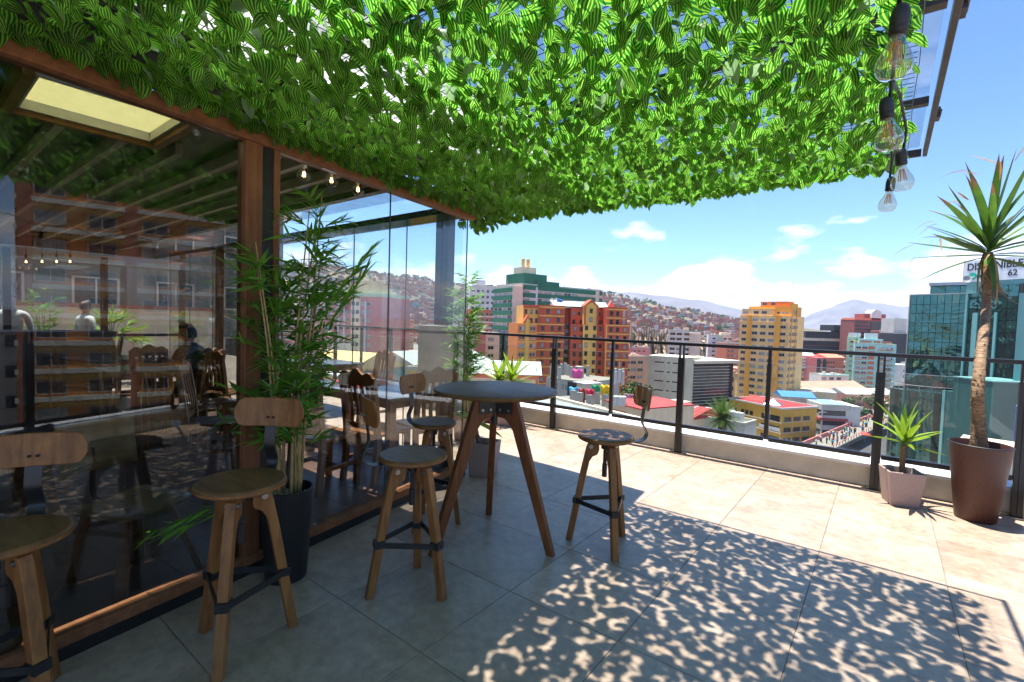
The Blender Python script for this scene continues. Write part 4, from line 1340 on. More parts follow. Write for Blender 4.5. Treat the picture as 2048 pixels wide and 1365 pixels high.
def bamboo(loc, label, n_canes, height, spread, seed, base_r, z0, leaf_cap, extra=(), lean=None, leafstart=0.35, dens=1.0, pot=None):
    rg_ = random.Random(seed)
    root = empty('bamboo_plant', loc, 0, label, 'plant')
    cane = MB(); twig = MB(); lv = []
    cane_objs = []
    for k in range(n_canes):
        a = rg_.uniform(0, 6.28); r0 = base_r * rg_.uniform(0.2, 0.8)
        b0 = Vector((math.cos(a) * r0, math.sin(a) * r0, z0))
        H = height * rg_.uniform(0.74, 1.0)
        top = b0 + Vector((math.cos(a) * spread * rg_.uniform(.3, 1), math.sin(a) * spread * rg_.uniform(.3, 1), H - z0))
        if lean: top += Vector(lean) * rg_.uniform(0.3, 1)
        mid = b0.lerp(top, 0.5) + Vector((rg_.gauss(0, .02), rg_.gauss(0, .02), 0.02)) - Vector((math.cos(a), math.sin(a), 0)) * spread * 0.15
        pts = spline([b0, mid, top], 8)
        rad = [0.0105 * (1 - 0.72 * i / (len(pts) - 1)) for i in range(len(pts))]
        cb = MB().tube(pts, rad, 7)
        for i in range(1, len(pts) - 1, 2):
            d = (pts[i + 1] - pts[i]).normalized()
            cb.tube([pts[i] - d * 0.003, pts[i] + d * 0.003], rad[i] * 1.25, 7)
        cb.build('cane', M['cane'], root, smooth=True)
        nb = int(11 * dens)
        for j in range(nb):
            t = leafstart + (1 - leafstart) * (j + rg_.random()) / nb
            p = pts[min(len(pts) - 1, int(t * (len(pts) - 1)))]
            an = rg_.uniform(0, 6.28); L = rg_.uniform(.10, .25) * (1.25 - 0.5 * t)
            d = Vector((math.cos(an), math.sin(an), rg_.uniform(0.35, 1.3))).normalized()
            q = [p, p + d * L * 0.55, p + d * L + Vector((math.cos(an), math.sin(an), -0.6)) * L * 0.18]
            q = spline(q, 3)
            twig.tube(q, 0.0016, 4, cap=False)
            m = rg_.randint(8, 13)
            for i in range(m):
                f = 0.25 + 0.75 * i / (m - 1)
                pp = q[min(len(q) - 1, int(round(f * (len(q) - 1))))].copy()
                dd = (q[-1] - q[0]).normalized()
                sd = dd.cross(Vector((0, 0, 1))).normalized() * (1 if i % 2 else -1)
                ld = (dd * rg_.uniform(.4, 1) + sd * rg_.uniform(.3, .9) + Vector((0, 0, rg_.uniform(-.55, .45)))).normalized()
                lv.append((pp, ld, rg_.uniform(.075, .155), rg_.gauss(0, .6), rg_.randrange(3)))
    for (pa, pb, n) in extra:
        pa, pb = Vector(pa), Vector(pb)
        twig.tube([pa, pa.lerp(pb, .5) + Vector((0, 0, .02)), pb], 0.002, 4, cap=False)
        dd = (pb - pa).normalized()
        for i in range(n):
            pp = pa.lerp(pb, 0.2 + 0.8 * i / (n - 1)); sd = dd.cross(Vector((0, 0, 1))).normalized() * (1 if i % 2 else -1)
            lv.append((pp, dd + sd * rg_.uniform(.2, .7) + Vector((0, 0, rg_.uniform(-.3, .4))), rg_.uniform(.09, .15), rg_.gauss(0, .5), rg_.randrange(3)))
    tag(twig.build('twigs', M['leaf_bamboo'], root), kind='stuff')
    rg_.shuffle(lv)
    rest = MB(); rest.uv = []
    for i, (p, d, L, ro, k) in enumerate(lv):
        if i < leaf_cap:
            place(bam_m[k], root, p, d, L, ro)
        else:
            m = Matrix.Translation(p) @ orient(d, ro).to_4x4() @ Matrix.Scale(L, 4); b = bam_b[k]; o0 = len(rest.v)
            rest.v.extend([tuple(m @ Vector(v)) for v in b.v]); rest.uv.extend(b.uv); rest.f.extend([[o0 + q for q in f] for f in b.f]); rest.m.extend(b.m)
    if rest.v: tag(rest.build('leaves', M['leaf_bamboo'], root, smooth=True), kind='stuff')
    return root


BP = Vector((-2.645, 1.375, 0))
bpot = empty('round_planter', BP, 0, 'tall black round pot of white pebbles in front of the timber post', 'planter')
MB().lathe([(0.0001, 0.0), (0.106, 0.0), (0.110, 0.006), (0.140, 0.505), (0.142, 0.515), (0.131, 0.518), (0.127, 0.505), (0.121, 0.44), (0.0001, 0.44)], 40).build('pot', M['pot_black'], bpot, auto=40)
pr = random.Random(3)
peb = []
for k in range(3):
    b = MB(); b.lathe([(0.0001, -0.5), (0.32, -0.36), (0.5, 0.0), (0.36, 0.34), (0.0001, 0.5)], 6)
    b.v = [(x * pr.uniform(.8, 1.2), y * pr.uniform(.7, 1.1), z * pr.uniform(.7, 1.0)) for x, y, z in b.v]
    peb.append(b.mesh('pebble', M['stone'], False))
for k in range(150):
    a = pr.uniform(0, 6.28); r = 0.117 * math.sqrt(pr.random())
    s = pr.uniform(.018, .032)
    inst('pebble', peb[k % 3], bpot, (r * math.cos(a), r * math.sin(a), 0.445 + pr.uniform(0, .022)), (pr.uniform(0, 3), pr.uniform(0, 3), pr.uniform(0, 3)), (s, s, s))
xa = at(740, 505, 2.62) - BP; xb = at(640, 640, 2.66) - BP
xc = at(315, 1062, 2.34) - BP; xd = at(470, 1000, 2.40) - BP
bamboo(BP, 'tall artificial bamboo in the black round pot before the timber post', 9, 2.28, 0.15, 21, 0.11, 0.44, 300,
       extra=((xb, xa, 26), (xb - Vector((0, 0, .1)), xa - Vector((0.05, 0, .12)), 18), (xd, xc, 22), (xd - Vector((0, 0, .03)), xc + Vector((0.05, .02, -.01)), 14)), leafstart=0.22, dens=1.75)
b2 = Vector((at(938, 650, 6.0).x, at(938, 650, 6.0).y, 0))
bp2 = empty('square_planter', b2, R(20), 'pinkish square pot hidden behind the glass end, holding the slim bamboo', 'planter')
square_pot(bp2, 0.22, 0.27, 0.33, M['pot_pink']); MB().box((0, 0, 0.25), (0.20, 0.20, 0.03)).build('soil', M['soil'], bp2)
bamboo(b2, 'slim bright bamboo at the far corner of the glass front', 6, 2.14, 0.07, 5, 0.06, 0.26, 260, leafstart=0.22, dens=2.0)

yuc_b = [blade(1.0, w, 6, c, 0.45, 0.22, 0.8) for w, c in ((0.145, 0.05), (0.16, 0.16), (0.13, 0.28), (0.15, -0.04))]
yuc_m = [b.mesh('leaf', M['leaf_yucca'], True) for b in yuc_b]
drac_m = [blade(1.0, w, 7, c, 0.4, 0.3, 0.8).mesh('leaf', M['leaf_drac'], True) for w, c in ((0.088, 0.04), (0.10, 0.14), (0.08, 0.25), (0.092, -0.02))]
dry_m = [blade(1.0, w, 7, c, 0.8, 0.3, 0.8).mesh('dry_leaf', M['leaf_dry'], True) for w, c in ((0.05, 0.35), (0.04, 0.9), (0.06, 0.1))]


def crown(parent, c, n, L0, L1, seed, meshes, el0=-5, el1=85, name='leaf'):
    g = random.Random(seed)
    for i in range(n):
        a = i * 2.39996 + g.uniform(-.25, .25)
        f = (i + 0.5) / n
        el = R(el0 + (el1 - el0) * f ** 0.9 + g.uniform(-8, 8))
        d = Vector((math.cos(a) * math.cos(el), math.sin(a) * math.cos(el), math.sin(el)))
        place(g.choice(meshes), parent, Vector(c) + Vector((0, 0, 0.05 * f)), d, g.uniform(L0, L1), g.gauss(0, .15), name)


def stem(parent, pts, r0, r1, mat, n=10, rings=True):
    P = spline(pts, 8); m = len(P)
    rad = [r0 + (r1 - r0) * i / (m - 1) + (0.0022 if rings and i % 2 else 0) for i in range(m)]
    return MB().tube(P, rad, n).build('stem', mat, parent, smooth=True)


def yucca(loc, rz, label, crowns, pot_label, sb, st, h, seed):
    p = empty('square_planter', loc, rz, pot_label, 'planter', 'pinkish square pots along the railing')
    square_pot(p, sb, st, h, M['pot_pink'])
    MB().box((0, 0, h - 0.06), (st - 0.07, st - 0.07, 0.02)).build('soil', M['soil'], p)
    y = empty('yucca_plant', loc, 0, label, 'plant')
    for k, (dx, dy, z, n, l0, l1) in enumerate(crowns):
        stem(y, [(dx * .4, dy * .4, h - 0.06), (dx * .8, dy * .8, (h + z) / 2), (dx, dy, z)], 0.022, 0.020, M['trunk_dark'])
        crown(y, (dx, dy, z), n, l0, l1, seed + k, yuc_m)
    return y


yucca((0.175, 5.44, 0.0), R(18), 'small yucca with a short stem beside the big brown pot', [(0.0, 0.0, 0.52, 20, .28, .40)],
      'square pinkish pot beside the big brown pot', 0.205, 0.265, 0.30, 31)
yucca((-3.03, 3.53, 0.0), R(20), 'yucca with broad arching leaves behind the round table leg', [(-0.10, -0.04, 0.50, 16, .28, .40)],
      'square pinkish pot at the corner of the glass front behind the table', 0.215, 0.265, 0.325, 41)
pb = at(1012, 842, 7.05)
yucca((pb.x, 5.45, 0.0), R(15), 'twin headed yucca by the parapet showing above the round table', [(-0.13, 0.02, 0.60, 18, .34, .48), (0.12, 0.0, 0.62, 18, .34, .48)],
      'square pinkish pot against the parapet behind the table', 0.24, 0.30, 0.30, 52)
rp = at(998, 848, 6.9)
o = empty('saucer_pot', (rp.x - 0.25, 5.42, 0), 0, 'small round terracotta pot beyond the table by the parapet', 'planter')
MB().lathe([(0.0001, 0), (0.085, 0), (0.115, 0.14), (0.12, 0.15), (0.105, 0.15), (0.10, 0.12), (0.0001, 0.12)], 24).build('pot', M['pot_brown'], o, auto=40)
crown(o, (0, 0, 0.12), 9, .12, .2, 77, yuc_m)

# big brown pot with the tall dracaena
DP = Vector((0.655, 5.42, 0))
dp = empty('round_planter', DP, 0, 'big rust brown round pot at the right end of the railing', 'planter')
MB().lathe([(0.0001, 0.0), (0.124, 0.0), (0.130, 0.008), (0.196, 0.605), (0.199, 0.620), (0.190, 0.622), (0.185, 0.61), (0.172, 0.53), (0.0001, 0.53)], 48).build('pot', M['pot_brown'], dp, auto=40)
MB().lathe([(0.1985, 0.613), (0.2005, 0.620), (0.1910, 0.6235)], 48).build('rim', M['pot_black'], dp, smooth=True)
sl_ = MB().lathe([(0.0001, 0.545), (0.10, 0.548), (0.173, 0.538)], 24); sl_.build('soil', M['soil'], dp)
dr = empty('dracaena_tree', DP, 0, 'tall dracaena with a bare fibrous trunk and drying leaf tips in the brown pot', 'tree')
tr_pts = [Vector((0.0, 0.0, 0.53)), Vector((-0.02, 0.0, 0.80)), Vector((-0.035, 0.02, 1.15)), at(1972, 620, 4.70) - DP, at(1976, 505, 4.70) - DP]
P = spline(tr_pts, 14); m_ = len(P)
tk = MB().tube(P, [0.062 - 0.017 * min(1, i / 14) - 0.013 * i / (m_ - 1) + (0.0028 if i % 2 else 0) for i in range(m_)], 14)
tk.build('trunk', M['trunk'], dr, smooth=True)
fb = MB(); g = random.Random(8)
for i in range(900):
    t = g.random(); p = P[int(t * (m_ - 1))] + Vector((0, 0, g.uniform(-.02, .02))); a = g.uniform(0, 6.28); r = 0.062 - 0.017 * min(1, t * m_ / 14) - 0.013 * t
    d = Vector((math.cos(a), math.sin(a), 0)); tn = Vector((-math.sin(a), math.cos(a), 0))
    L = g.uniform(.01, .024)
    q = p + d * (r - 0.003); w = tn * g.uniform(.006, .014)
    fb._add([q - w, q + w, q + d * g.uniform(.006, .016) + Vector((0, 0, L * g.choice((1, 1, -.6)))) + tn * g.uniform(-.01, .01)], [(0, 1, 2)])
tag(fb.build('bark_fibres', M['trunk'], dr), kind='stuff')
cc = P[-1]
g = random.Random(15)
for i in range(40):
    a = i * 2.39996 + g.uniform(-.3, .3); f = (i + .5) / 40
    el = R(-12 + 95 * f ** 0.85 + g.uniform(-8, 8)); L = g.uniform(.58, .88)
    d = Vector((math.cos(a) * math.cos(el), math.sin(a) * math.cos(el), math.sin(el)))
    c0 = Vector(cc) + Vector((0, 0, -0.05 + 0.16 * f))
    o = place(g.choice(drac_m), dr, c0, d, L, g.gauss(0, .2))
    if g.random() < 0.6:
        tip = c0 + d * L * 0.86
        dd = (d + Vector((g.gauss(0, .35), g.gauss(0, .35), g.gauss(-.1, .4)))).normalized()
        place(g.choice(dry_m), dr, tip, dd, L * g.uniform(.25, .5), g.gauss(0, .5), 'dry_leaf')
for i in range(11):
    a = i * 0.6 + g.uniform(-.3, .3); L = g.uniform(.32, .62)
    d = Vector((math.cos(a) * .22, math.sin(a) * .22, -1)).normalized()
    place(g.choice(drac_m if i % 3 == 0 else dry_m), dr, Vector(cc) + Vector((math.cos(a) * .03, math.sin(a) * .03, 0.0)), d, L, g.gauss(0, .8), 'leaf' if i % 3 == 0 else 'dry_leaf')

# ------------------------------------------------------------------ city below and behind
GZ = -34.0
M['win_glass'] = plain('window_glass', (0.03, 0.034, 0.04), 0.12, 0, 0.5, 0.6, 'World')
M['win_pale'] = plain('curtained_glass', (0.30, 0.30, 0.29), 0.25, 0, 0.3, 0.6, 'World')
M['win_frame'] = plain('window_frame', (0.45, 0.43, 0.40), 0.6, 0, 0.1)


def paint(name, c, var=0.10, rough=0.85, scale=0.25):
    m, nt, N, L, bs = newmat(name)
    v = noise_vec(nt, 'World'); f = noise(nt, v, scale, 7, 0.6); f2 = noise(nt, noise_vec(nt, 'World', (1, 1, 0.15)), 1.2, 5, 0.6)
    lo = tuple(x * (1 - var) for x in c); hi = tuple(min(1, x * (1 + var)) for x in c)
    a = ramp(nt, f, [(0.3, lo), (0.7, hi)])
    b = ramp(nt, f2, [(0.25, (0.80, 0.78, 0.76)), (0.55, (1, 1, 1))])
    L.new(mixrgb(nt, 0.8, a, b, 'MULTIPLY'), bs.inputs['Base Color']); bs.inputs['Roughness'].default_value = rough
    return m


PAL = dict(red=(0.40, 0.078, 0.032), orange=(0.52, 0.17, 0.045), dust=(0.17, 0.155, 0.13), ochre=(0.55, 0.33, 0.08), cream=(0.60, 0.47, 0.33), yellow=(0.62, 0.41, 0.17), deepyel=(0.62, 0.29, 0.045),
           mustard=(0.50, 0.28, 0.04), green=(0.022, 0.125, 0.075), white=(0.60, 0.59, 0.575), beige=(0.50, 0.40, 0.32), grey=(0.42, 0.40, 0.36), stone=(0.50, 0.46, 0.36),
           dark=(0.035, 0.036, 0.042), pink=(0.56, 0.22, 0.19), peach=(0.60, 0.34, 0.22), teal=(0.22, 0.46, 0.43), palegreen=(0.33, 0.44, 0.30), brownred=(0.20, 0.06, 0.05),
           brick=(0.36, 0.12, 0.07), tin=(0.38, 0.39, 0.39), roofred=(0.33, 0.04, 0.04), roofterra=(0.40, 0.19, 0.14), blue=(0.04, 0.15, 0.36), concrete=(0.36, 0.34, 0.30), asphalt=(0.055, 0.055, 0.058),
           burg=(0.42, 0.13, 0.12), tankgold=(0.55, 0.36, 0.10), coral=(0.60, 0.16, 0.10), lightblue=(0.15, 0.24, 0.31), sand=(0.40, 0.33, 0.22), hedge=(0.04, 0.085, 0.02))
for k_ in PAL:
    if max(PAL[k_]) > 0.12 and k_ not in ('tin', 'white', 'hedge'): PAL[k_] = tuple(min(0.80, v * 1.28) for v in PAL[k_])
P_ = {k: paint('paint_' + k, c) for k, c in PAL.items()}

_w = MB()
_w.box((0, -0.02, 0), (1, 0.04, 1), 0)
_w.box((-0.475, -0.05, 0), (0.05, 0.06, 1), 1); _w.box((0.475, -0.05, 0), (0.05, 0.06, 1), 1); _w.box((0, -0.05, 0.47), (0.9, 0.06, 0.06), 1); _w.box((0, -0.06, -0.47), (0.98, 0.09, 0.06), 1); _w.box((0, -0.045, 0), (0.04, 0.04, 0.88), 1)
WIN = {(g, f): _w.mesh('window', [M[g], P_[f] if f in P_ else M[f]]) for g in ('win_glass', 'win_pale') for f in ('win_frame', 'dark', 'white', 'beige', 'brick', 'teal')}
wr = random.Random(99)


class Blk:
    """a block whose front runs from photo column xl (depth dl) to column xr (depth dr); z up"""

    def __init__(self, parent_loc, xl, dl, xr, dr, ytop, yref=None, z0=GZ, back=14.0):
        A = at(xl, 650, dl); B = at(xr, 650, dr)
        self.A = Vector((A.x, A.y, 0)); self.B = Vector((B.x, B.y, 0))
        self.z0 = z0
        self.z1 = at((xl + xr) / 2, ytop, (dl + dr) / 2).z
        self.u = (self.B - self.A); self.w = self.u.length; self.u.normalize()
        self.n = Vector((self.u.y, -self.u.x, 0))      # towards the camera
        if self.n.dot(Vector((0, 0, 0)) - self.A) < 0: self.n = -self.n
        self.back = back; self.O = Vector(parent_loc)
        self.rz = math.atan2(self.u.y, self.u.x)

    def p(self, u, out, z):
        return self.A + self.u * u + self.n * out + Vector((0, 0, z)) - self.O

    def solid(self, mb, u0, u1, z0, z1, out=0.0, back=None, mi=0):
        bk = self.back if back is None else back
        vs = [self.p(u0, out, z0), self.p(u1, out, z0), self.p(u1, -bk, z0), self.p(u0, -bk, z0), self.p(u0, out, z1), self.p(u1, out, z1), self.p(u1, -bk, z1), self.p(u0, -bk, z1)]
        mb._add(vs, [(0, 3, 2, 1), (4, 5, 6, 7), (0, 1, 5, 4), (1, 2, 6, 5), (2, 3, 7, 6), (3, 0, 4, 7)], mi)
        return mb

    def gable(self, mb, u0, u1, z0, h, out=0.0, back=None, mi=0, ridge_u=True):
        bk = self.back if back is None else back
        if ridge_u:
            vs = [self.p(u0, out, z0), self.p(u1, out, z0), self.p(u1, -bk, z0), self.p(u0, -bk, z0), self.p(u0, (out - bk) / 2, z0 + h), self.p(u1, (out - bk) / 2, z0 + h)]
            mb._add(vs, [(0, 3, 2, 1), (0, 1, 5, 4), (2, 3, 4, 5), (1, 2, 5), (3, 0, 4)], mi)
        else:
            um = (u0 + u1) / 2
            vs = [self.p(u0, out, z0), self.p(u1, out, z0), self.p(u1, -bk, z0), self.p(u0, -bk, z0), self.p(um, out, z0 + h), self.p(um, -bk, z0 + h)]
            mb._add(vs, [(0, 3, 2, 1), (0, 1, 4), (1, 2, 5, 4), (2, 3, 5), (3, 0, 4, 5)], mi)
        return mb

    def wall(self, parent, mat, u0=None, u1=None, z0=None, z1=None, out=0.0, back=None, name='wall'):
        return self.solid(MB(), 0 if u0 is None else u0, self.w if u1 is None else u1, self.z0 if z0 is None else z0, self.z1 if z1 is None else z1, out, back).build(name, mat, parent)

    def band(self, parent, mat, zs, h, u0=0.0, u1=None, out=0.12, name='floor_band'):
        for z in zs:
            self.solid(MB(), u0, self.w if u1 is None else u1, z, z + h, out, -0.0).build(name, mat, parent)

    def windows(self, parent, us, zs, ww, wh, pale=0.3, frame='win_frame', out=0.0, skip=0.0):
        for z in zs:
            for u in us:
                if skip and wr.random() < skip: continue
                inst('window', WIN[('win_pale' if wr.random() < pale else 'win_glass', frame)], parent, self.p(u, out, z), (0, 0, self.rz if self.n.dot(Vector((math.sin(self.rz), -math.cos(self.rz), 0))) > 0 else self.rz + math.pi), (ww, 1.0, wh))

    def side(self, right=True, length=None):
        """the block's flank as a face of its own"""
        s = Blk.__new__(Blk)
        s.O = self.O; s.z0, s.z1 = self.z0, self.z1
        L = length or self.back
        if right:
            s.A = self.B.copy(); s.u = -self.n
        else:
            s.A = self.A - self.n * L; s.u = self.n.copy()
        s.w = L; s.B = s.A + s.u * L
        s.n = self.u.copy() if right else -self.u
        s.back = 1.0; s.rz = math.atan2(s.u.y, s.u.x)
        return s


def frange(a, b, n):
    return [a + (b - a) * (i + 0.5) / n for i in range(n)]


def rows(ztop, off, dz, n):
    return [ztop - off - dz * k for k in range(n)]


REG = []


def bld(name, label, xl, dl, xr, dr, ytop, back=14.0, cat='building', z0=GZ, group=None):
    c = at((xl + xr) / 2, 650, (dl + dr) / 2)
    O = Vector((c.x, c.y, z0))
    e = empty(name, O, 0, label, cat, group)
    bk_ = Blk(O, xl, dl, xr, dr, ytop, z0=z0, back=back)
    REG.append((e, bk_))
    return e, bk_, O


def stairs(root, blk, mat, u0, u1, h, out=-1.0, back=None, name='roof_block'):
    return blk.solid(MB(), u0, u1, blk.z1, blk.z1 + h, out, back or (blk.back - 1)).build(name, mat, root)


# --- ground
g = MB()
for k in range(48):
    pass
N_ = 64
vs = [(0, 0, GZ)] + [(22000 * math.cos(2 * math.pi * i / N_), 22000 * math.sin(2 * math.pi * i / N_), GZ) for i in range(N_)]
g._add(vs, [(0, 1 + i, 1 + (i + 1) % N_) for i in range(N_)])
tag(g.build('ground', paint('city_ground', (0.24, 0.215, 0.19), 0.35, 0.95, 0.02)), kind='structure')

# --- the tower this terrace stands on
tw = tag(MB().box((-5.0, 0.8, -17.3), (12.5, 10.2, 33.3)).build('host_building', P_['cream']), 'building under the terrace with its cream parapet wall', 'building')

# --- green banded tower
e, b, O = bld('apartment_tower', 'green and white banded apartment tower with two golden tanks on its roof', 1042, 172, 1201, 196, 577, 16)
b.wall(e, P_['beige'])
H = 2.75
zt = b.z1
for k in range(12):
    z = zt - 1.7 - k * H
    b.solid(MB(), 0.6, b.w - 4.0, z, z + 1.65, 0.55, -0.0).build('green_band', P_['green'], e)
    b.solid(MB(), b.w - 1.2, b.w + 0.3, z, z + 1.65, 0.3, -0.0).build('green_band', P_['green'], e)
    b.solid(MB(), 0.6, b.w - 4.0, z - 0.18, z, 0.62, -0.0).build('ledge', P_['white'], e)
    b.windows(e, [2.6, 7.4, 12.2, 17.0, 21.8, 25.6], [z - 0.65], 3.6, 0.95, 0.55, 'white', 0.05)
stairs(e, b, P_['green'], 1.4, 12.2, 4.3, -1, 12); b2_ = b.solid(MB(), 7.0, 17.4, b.z1, b.z1 + 1.9, 0.2, 12).build('roof_block', P_['green'], e)
b.solid(MB(), 2.6, 8.6, b.z1 + 4.3, b.z1 + 6.8, -3, 9).build('roof_block', P_['cream'], e)
for u in (3.9, 6.2):
    c = b.p(u, -5, b.z1 + 6.8)
    t_ = MB().lathe([(0.68, 0.0), (0.68, 3.1), (0.0001, 3.3)], 14, c); t_.build('water_tank', P_['tankgold'], e, auto=40)
    MB().tube([c + Vector((0, 0, 3.2)), c + Vector((0, 0, 5.0))], 0.05, 4).build('antenna', P_['grey'], e)
e2, b3, O2 = bld('apartment_tower', 'narrow wing of green bands and white windows left of the beige pier', 986, 186, 1024, 171, 577, 10)
b3.wall(e2, P_['white'])
for k in range(12):
    z = b3.z1 - 1.6 - k * H
    b3.solid(MB(), -0.1, b3.w + 0.1, z, z + 1.5, 0.5, -0.0).build('green_band', P_['green'], e2)
    b3.windows(e2, frange(0.3, b3.w - 0.3, 4), [z - 0.62], b3.w / 5.2, 1.0, 0.5, 'white', 0.04)
e3, b4, O3 = bld('stair_tower', 'plain beige pier between the two green banded wings', 1023, 170, 1043, 170, 573, 9)
b4.wall(e3, P_['beige'])

# --- white tower at the far left of the skyline
e, b, O = bld('apartment_tower', 'white tower with small dark windows and brick lower floors left of the green tower', 938, 232, 990, 236, 574, 12)
b.wall(e, P_['white'], z0=b.z1 - 11); b.wall(e, P_['brick'], z1=b.z1 - 11, out=0.0)
for k in range(10):
    z = b.z1 - 2.2 - k * 2.75
    b.windows(e, frange(0.5, b.w - 0.5, 5), [z], 1.3, 1.3, 0.15, 'white')
    if k > 3: b.band(e, P_['white'], [z - 1.5], 0.6, out=0.25)
stairs(e, b, P_['white'], 3, 8, 3.2); b.solid(MB(), 1.0, b.w - 1, b.z1, b.z1 + 0.6, 0.5, 12).build('roof_slab', P_['white'], e)
e, b, O = bld('apartment_block', 'cream block with a dark red pier below the white tower', 930, 168, 1000, 172, 668, 10)
b.wall(e, P_['cream'])
b.solid(MB(), 3.6, 7.4, GZ, b.z1 + 0.6, 0.5, -0.0).build('red_pier', P_['burg'], e)
b.windows(e, [1.8, 9.5], rows(b.z1, 2.0, 2.9, 8), 2.2, 1.3, 0.2)

# --- red brick and ochre apartment complex
D = 150
e, b, O = bld('apartment_complex', 'brick red apartment complex with ochre bands and gables', 1074, D, 1129, D + 2, 611, 16)
b.wall(e, P_['red'])
nR = 14
for k in range(nR):
    z = b.z1 - 1.9 - k * 2.66
    b.band(e, P_['ochre'], [z + 1.05], 0.38, out=0.10)
    b.windows(e, [1.9, 5.0, 7.4][:3] if k > 1 else [3.4, 6.9], [z], 1.05, 1.45, 0.3, 'dark')
bl2 = Blk(O, 1036, D - 4, 1074, D - 2, 647, z0=GZ, back=9); bl2.wall(e, P_['orange'])
for k in range(12):
    z = bl2.z1 - 1.6 - k * 2.66
    bl2.band(e, P_['ochre'], [z + 1.05], 0.38, out=0.10)
    bl2.windows(e, [0.8, 1.7, 4.4, 5.3], [z], 0.7, 1.3, 0.4, 'white')
bl2.solid(MB(), 2.3, 3.6, GZ, bl2.z1 + 0.5, 0.35, -0.0).build('ochre_pier', P_['ochre'], e)
bl2.gable(MB(), 1.7, 4.2, bl2.z1 + 0.5, 1.9, 0.4, 1.0, ridge_u=False).build('gable', P_['red'], e)
bl2.gable(MB(), 2.15, 3.75, bl2.z1 + 0.5, 1.2, 0.46, 0.2, ridge_u=False).build('gable_panel', P_['ochre'], e)
bu = Blk(O, 1046, D - 1, 1076, D, 611, z0=GZ, back=10); bu.wall(e, P_['ochre'], z0=bl2.z1 - 0.5)
bu.windows(e, [0.8, 2.6, 4.2], rows(bu.z1, 2.0, 2.66, 2), 0.8, 1.4, 0.1, 'dark')
bu.solid(MB(), -0.1, bu.w + 0.1, bu.z1 - 0.9, bu.z1 + 0.1, 0.25, -0.0).build('parapet', P_['red'], e)
for u in (0.1, bu.w - 0.2): bu.solid(MB(), u, u + 0.25, bl2.z1, bu.z1 - 0.9, 0.6, -0.35).build('column', P_['red'], e)
bs_ = Blk(O, 1127, D + 6, 1142, D + 6, 617, z0=GZ, back=9); bs_.wall(e, P_['concrete'])
bs_.windows(e, [bs_.w / 2], rows(bs_.z1, 6.0, 2.66, 10), bs_.w * 0.8, 1.5, 0.2, 'dark')
bs_.solid(MB(), 0, bs_.w, bs_.z1 - 5, bs_.z1, 0.4, -0.0).build('lintel', P_['red'], e)
bc_ = Blk(O, 1141, D + 3, 1214, D + 4, 617, z0=GZ, back=12); bc_.wall(e, P_['red'])
bm = Blk(O, 1143, D + 1, 1170, D + 1.4, 649, z0=GZ, back=3); bm.wall(e, P_['red'])
bm2 = Blk(O, 1192, D + 1, 1213, D + 1.4, 649, z0=GZ, back=3); bm2.wall(e, P_['red'])
wcol = [1.0, 2.5, 6.9]
bc_.windows(e, [1.0, 2.6, 3.6], [bc_.z1 - 1.8], 0.7, 1.0, 0.2, 'dark'); bc_.windows(e, [1.0, 3.4, 9.4, 10.6], [bc_.z1 - 4.4], 0.9, 1.4, 0.2, 'dark'); bc_.windows(e, [9.2, 10.7], [bc_.z1 - 1.8], 0.7, 1.2, 0.2, 'dark')
bm.windows(e, [1.2, 3.1], rows(bm.z1, 1.5, 2.66, 11), 0.95, 1.45, 0.2, 'dark'); bm2.windows(e, [1.6], rows(bm2.z1, 1.5, 2.66, 11), 0.95, 1.45, 0.2, 'dark')
bp_ = Blk(O, 1169, D - 0.5, 1194, D - 0.2, 612, z0=GZ, back=4); bp_.wall(e, P_['ochre'])
bp_.gable(MB(), -0.3, bp_.w + 0.3, bp_.z1, 2.0, 0.15, 6, ridge_u=False).build('gable', P_['red'], e)
bp_.gable(MB(), 0.5, bp_.w - 0.5, bp_.z1 - 0.05, 1.2, 0.22, 0, ridge_u=False).build('gable_panel', P_['ochre'], e)
for u in (-0.25, bp_.w - 0.25): bp_.solid(MB(), u, u + 0.55, bp_.z1 - 6, bp_.z1 + 0.1, 0.2, -0.0).build('trim', P_['red'], e)
bp_.windows(e, [bp_.w / 2], rows(bp_.z1, 1.6, 2.66, 2), 0.95, 1.45, 0.1, 'dark'); bp_.windows(e, [0.7, bp_.w - 0.7], rows(bp_.z1, 6.9, 2.66, 10), 0.95, 1.4, 0.1, 'dark')
bg = Blk(O, 1105, D + 3, 1216, D + 4, 614, z0=GZ, back=9)
bg.gable(MB(), 0, bg.w, bg.z1, 1.8, 0.4, 9).build('roof', P_['tin'], e)
brw = Blk(O, 1213, D, 1254, D + 1, 615, z0=GZ, back=14); brw.wall(e, P_['red'])
brl = Blk(O, 1213, D - 0.8, 1259.5, D, 650, z0=GZ, back=13); brl.wall(e, P_['red'])
for k in range(2):
    brw.band(e, P_['ochre'], [brw.z1 - 0.9 - 2.66 * k], 0.35, out=0.10); brw.windows(e, [1.5, 3.5], [brw.z1 - 2.0 - 2.66 * k], 0.95, 1.45, 0.2, 'dark')
    brw.windows(e, [5.6], [brw.z1 - 2.0 - 2.66 * k], 0.8, 2.0, 1.0, 'white')
for k in range(11):
    brl.band(e, P_['ochre'], [brl.z1 - 0.45 - 2.66 * k], 0.38, out=0.10); brl.windows(e, [1.5, 3.6, 6.0], [brl.z1 - 1.55 - 2.66 * k], 0.95, 1.4, 0.2, 'dark')
brl.solid(MB(), -0.05, 0.25, GZ, brl.z1, 0.14, -0.0).build('trim', P_['ochre'], e)
brw.gable(MB(), 1.6, 4.0, brw.z1 + 0.05, 2.1, -4, 5, ridge_u=False).build('gable', P_['coral'], e)
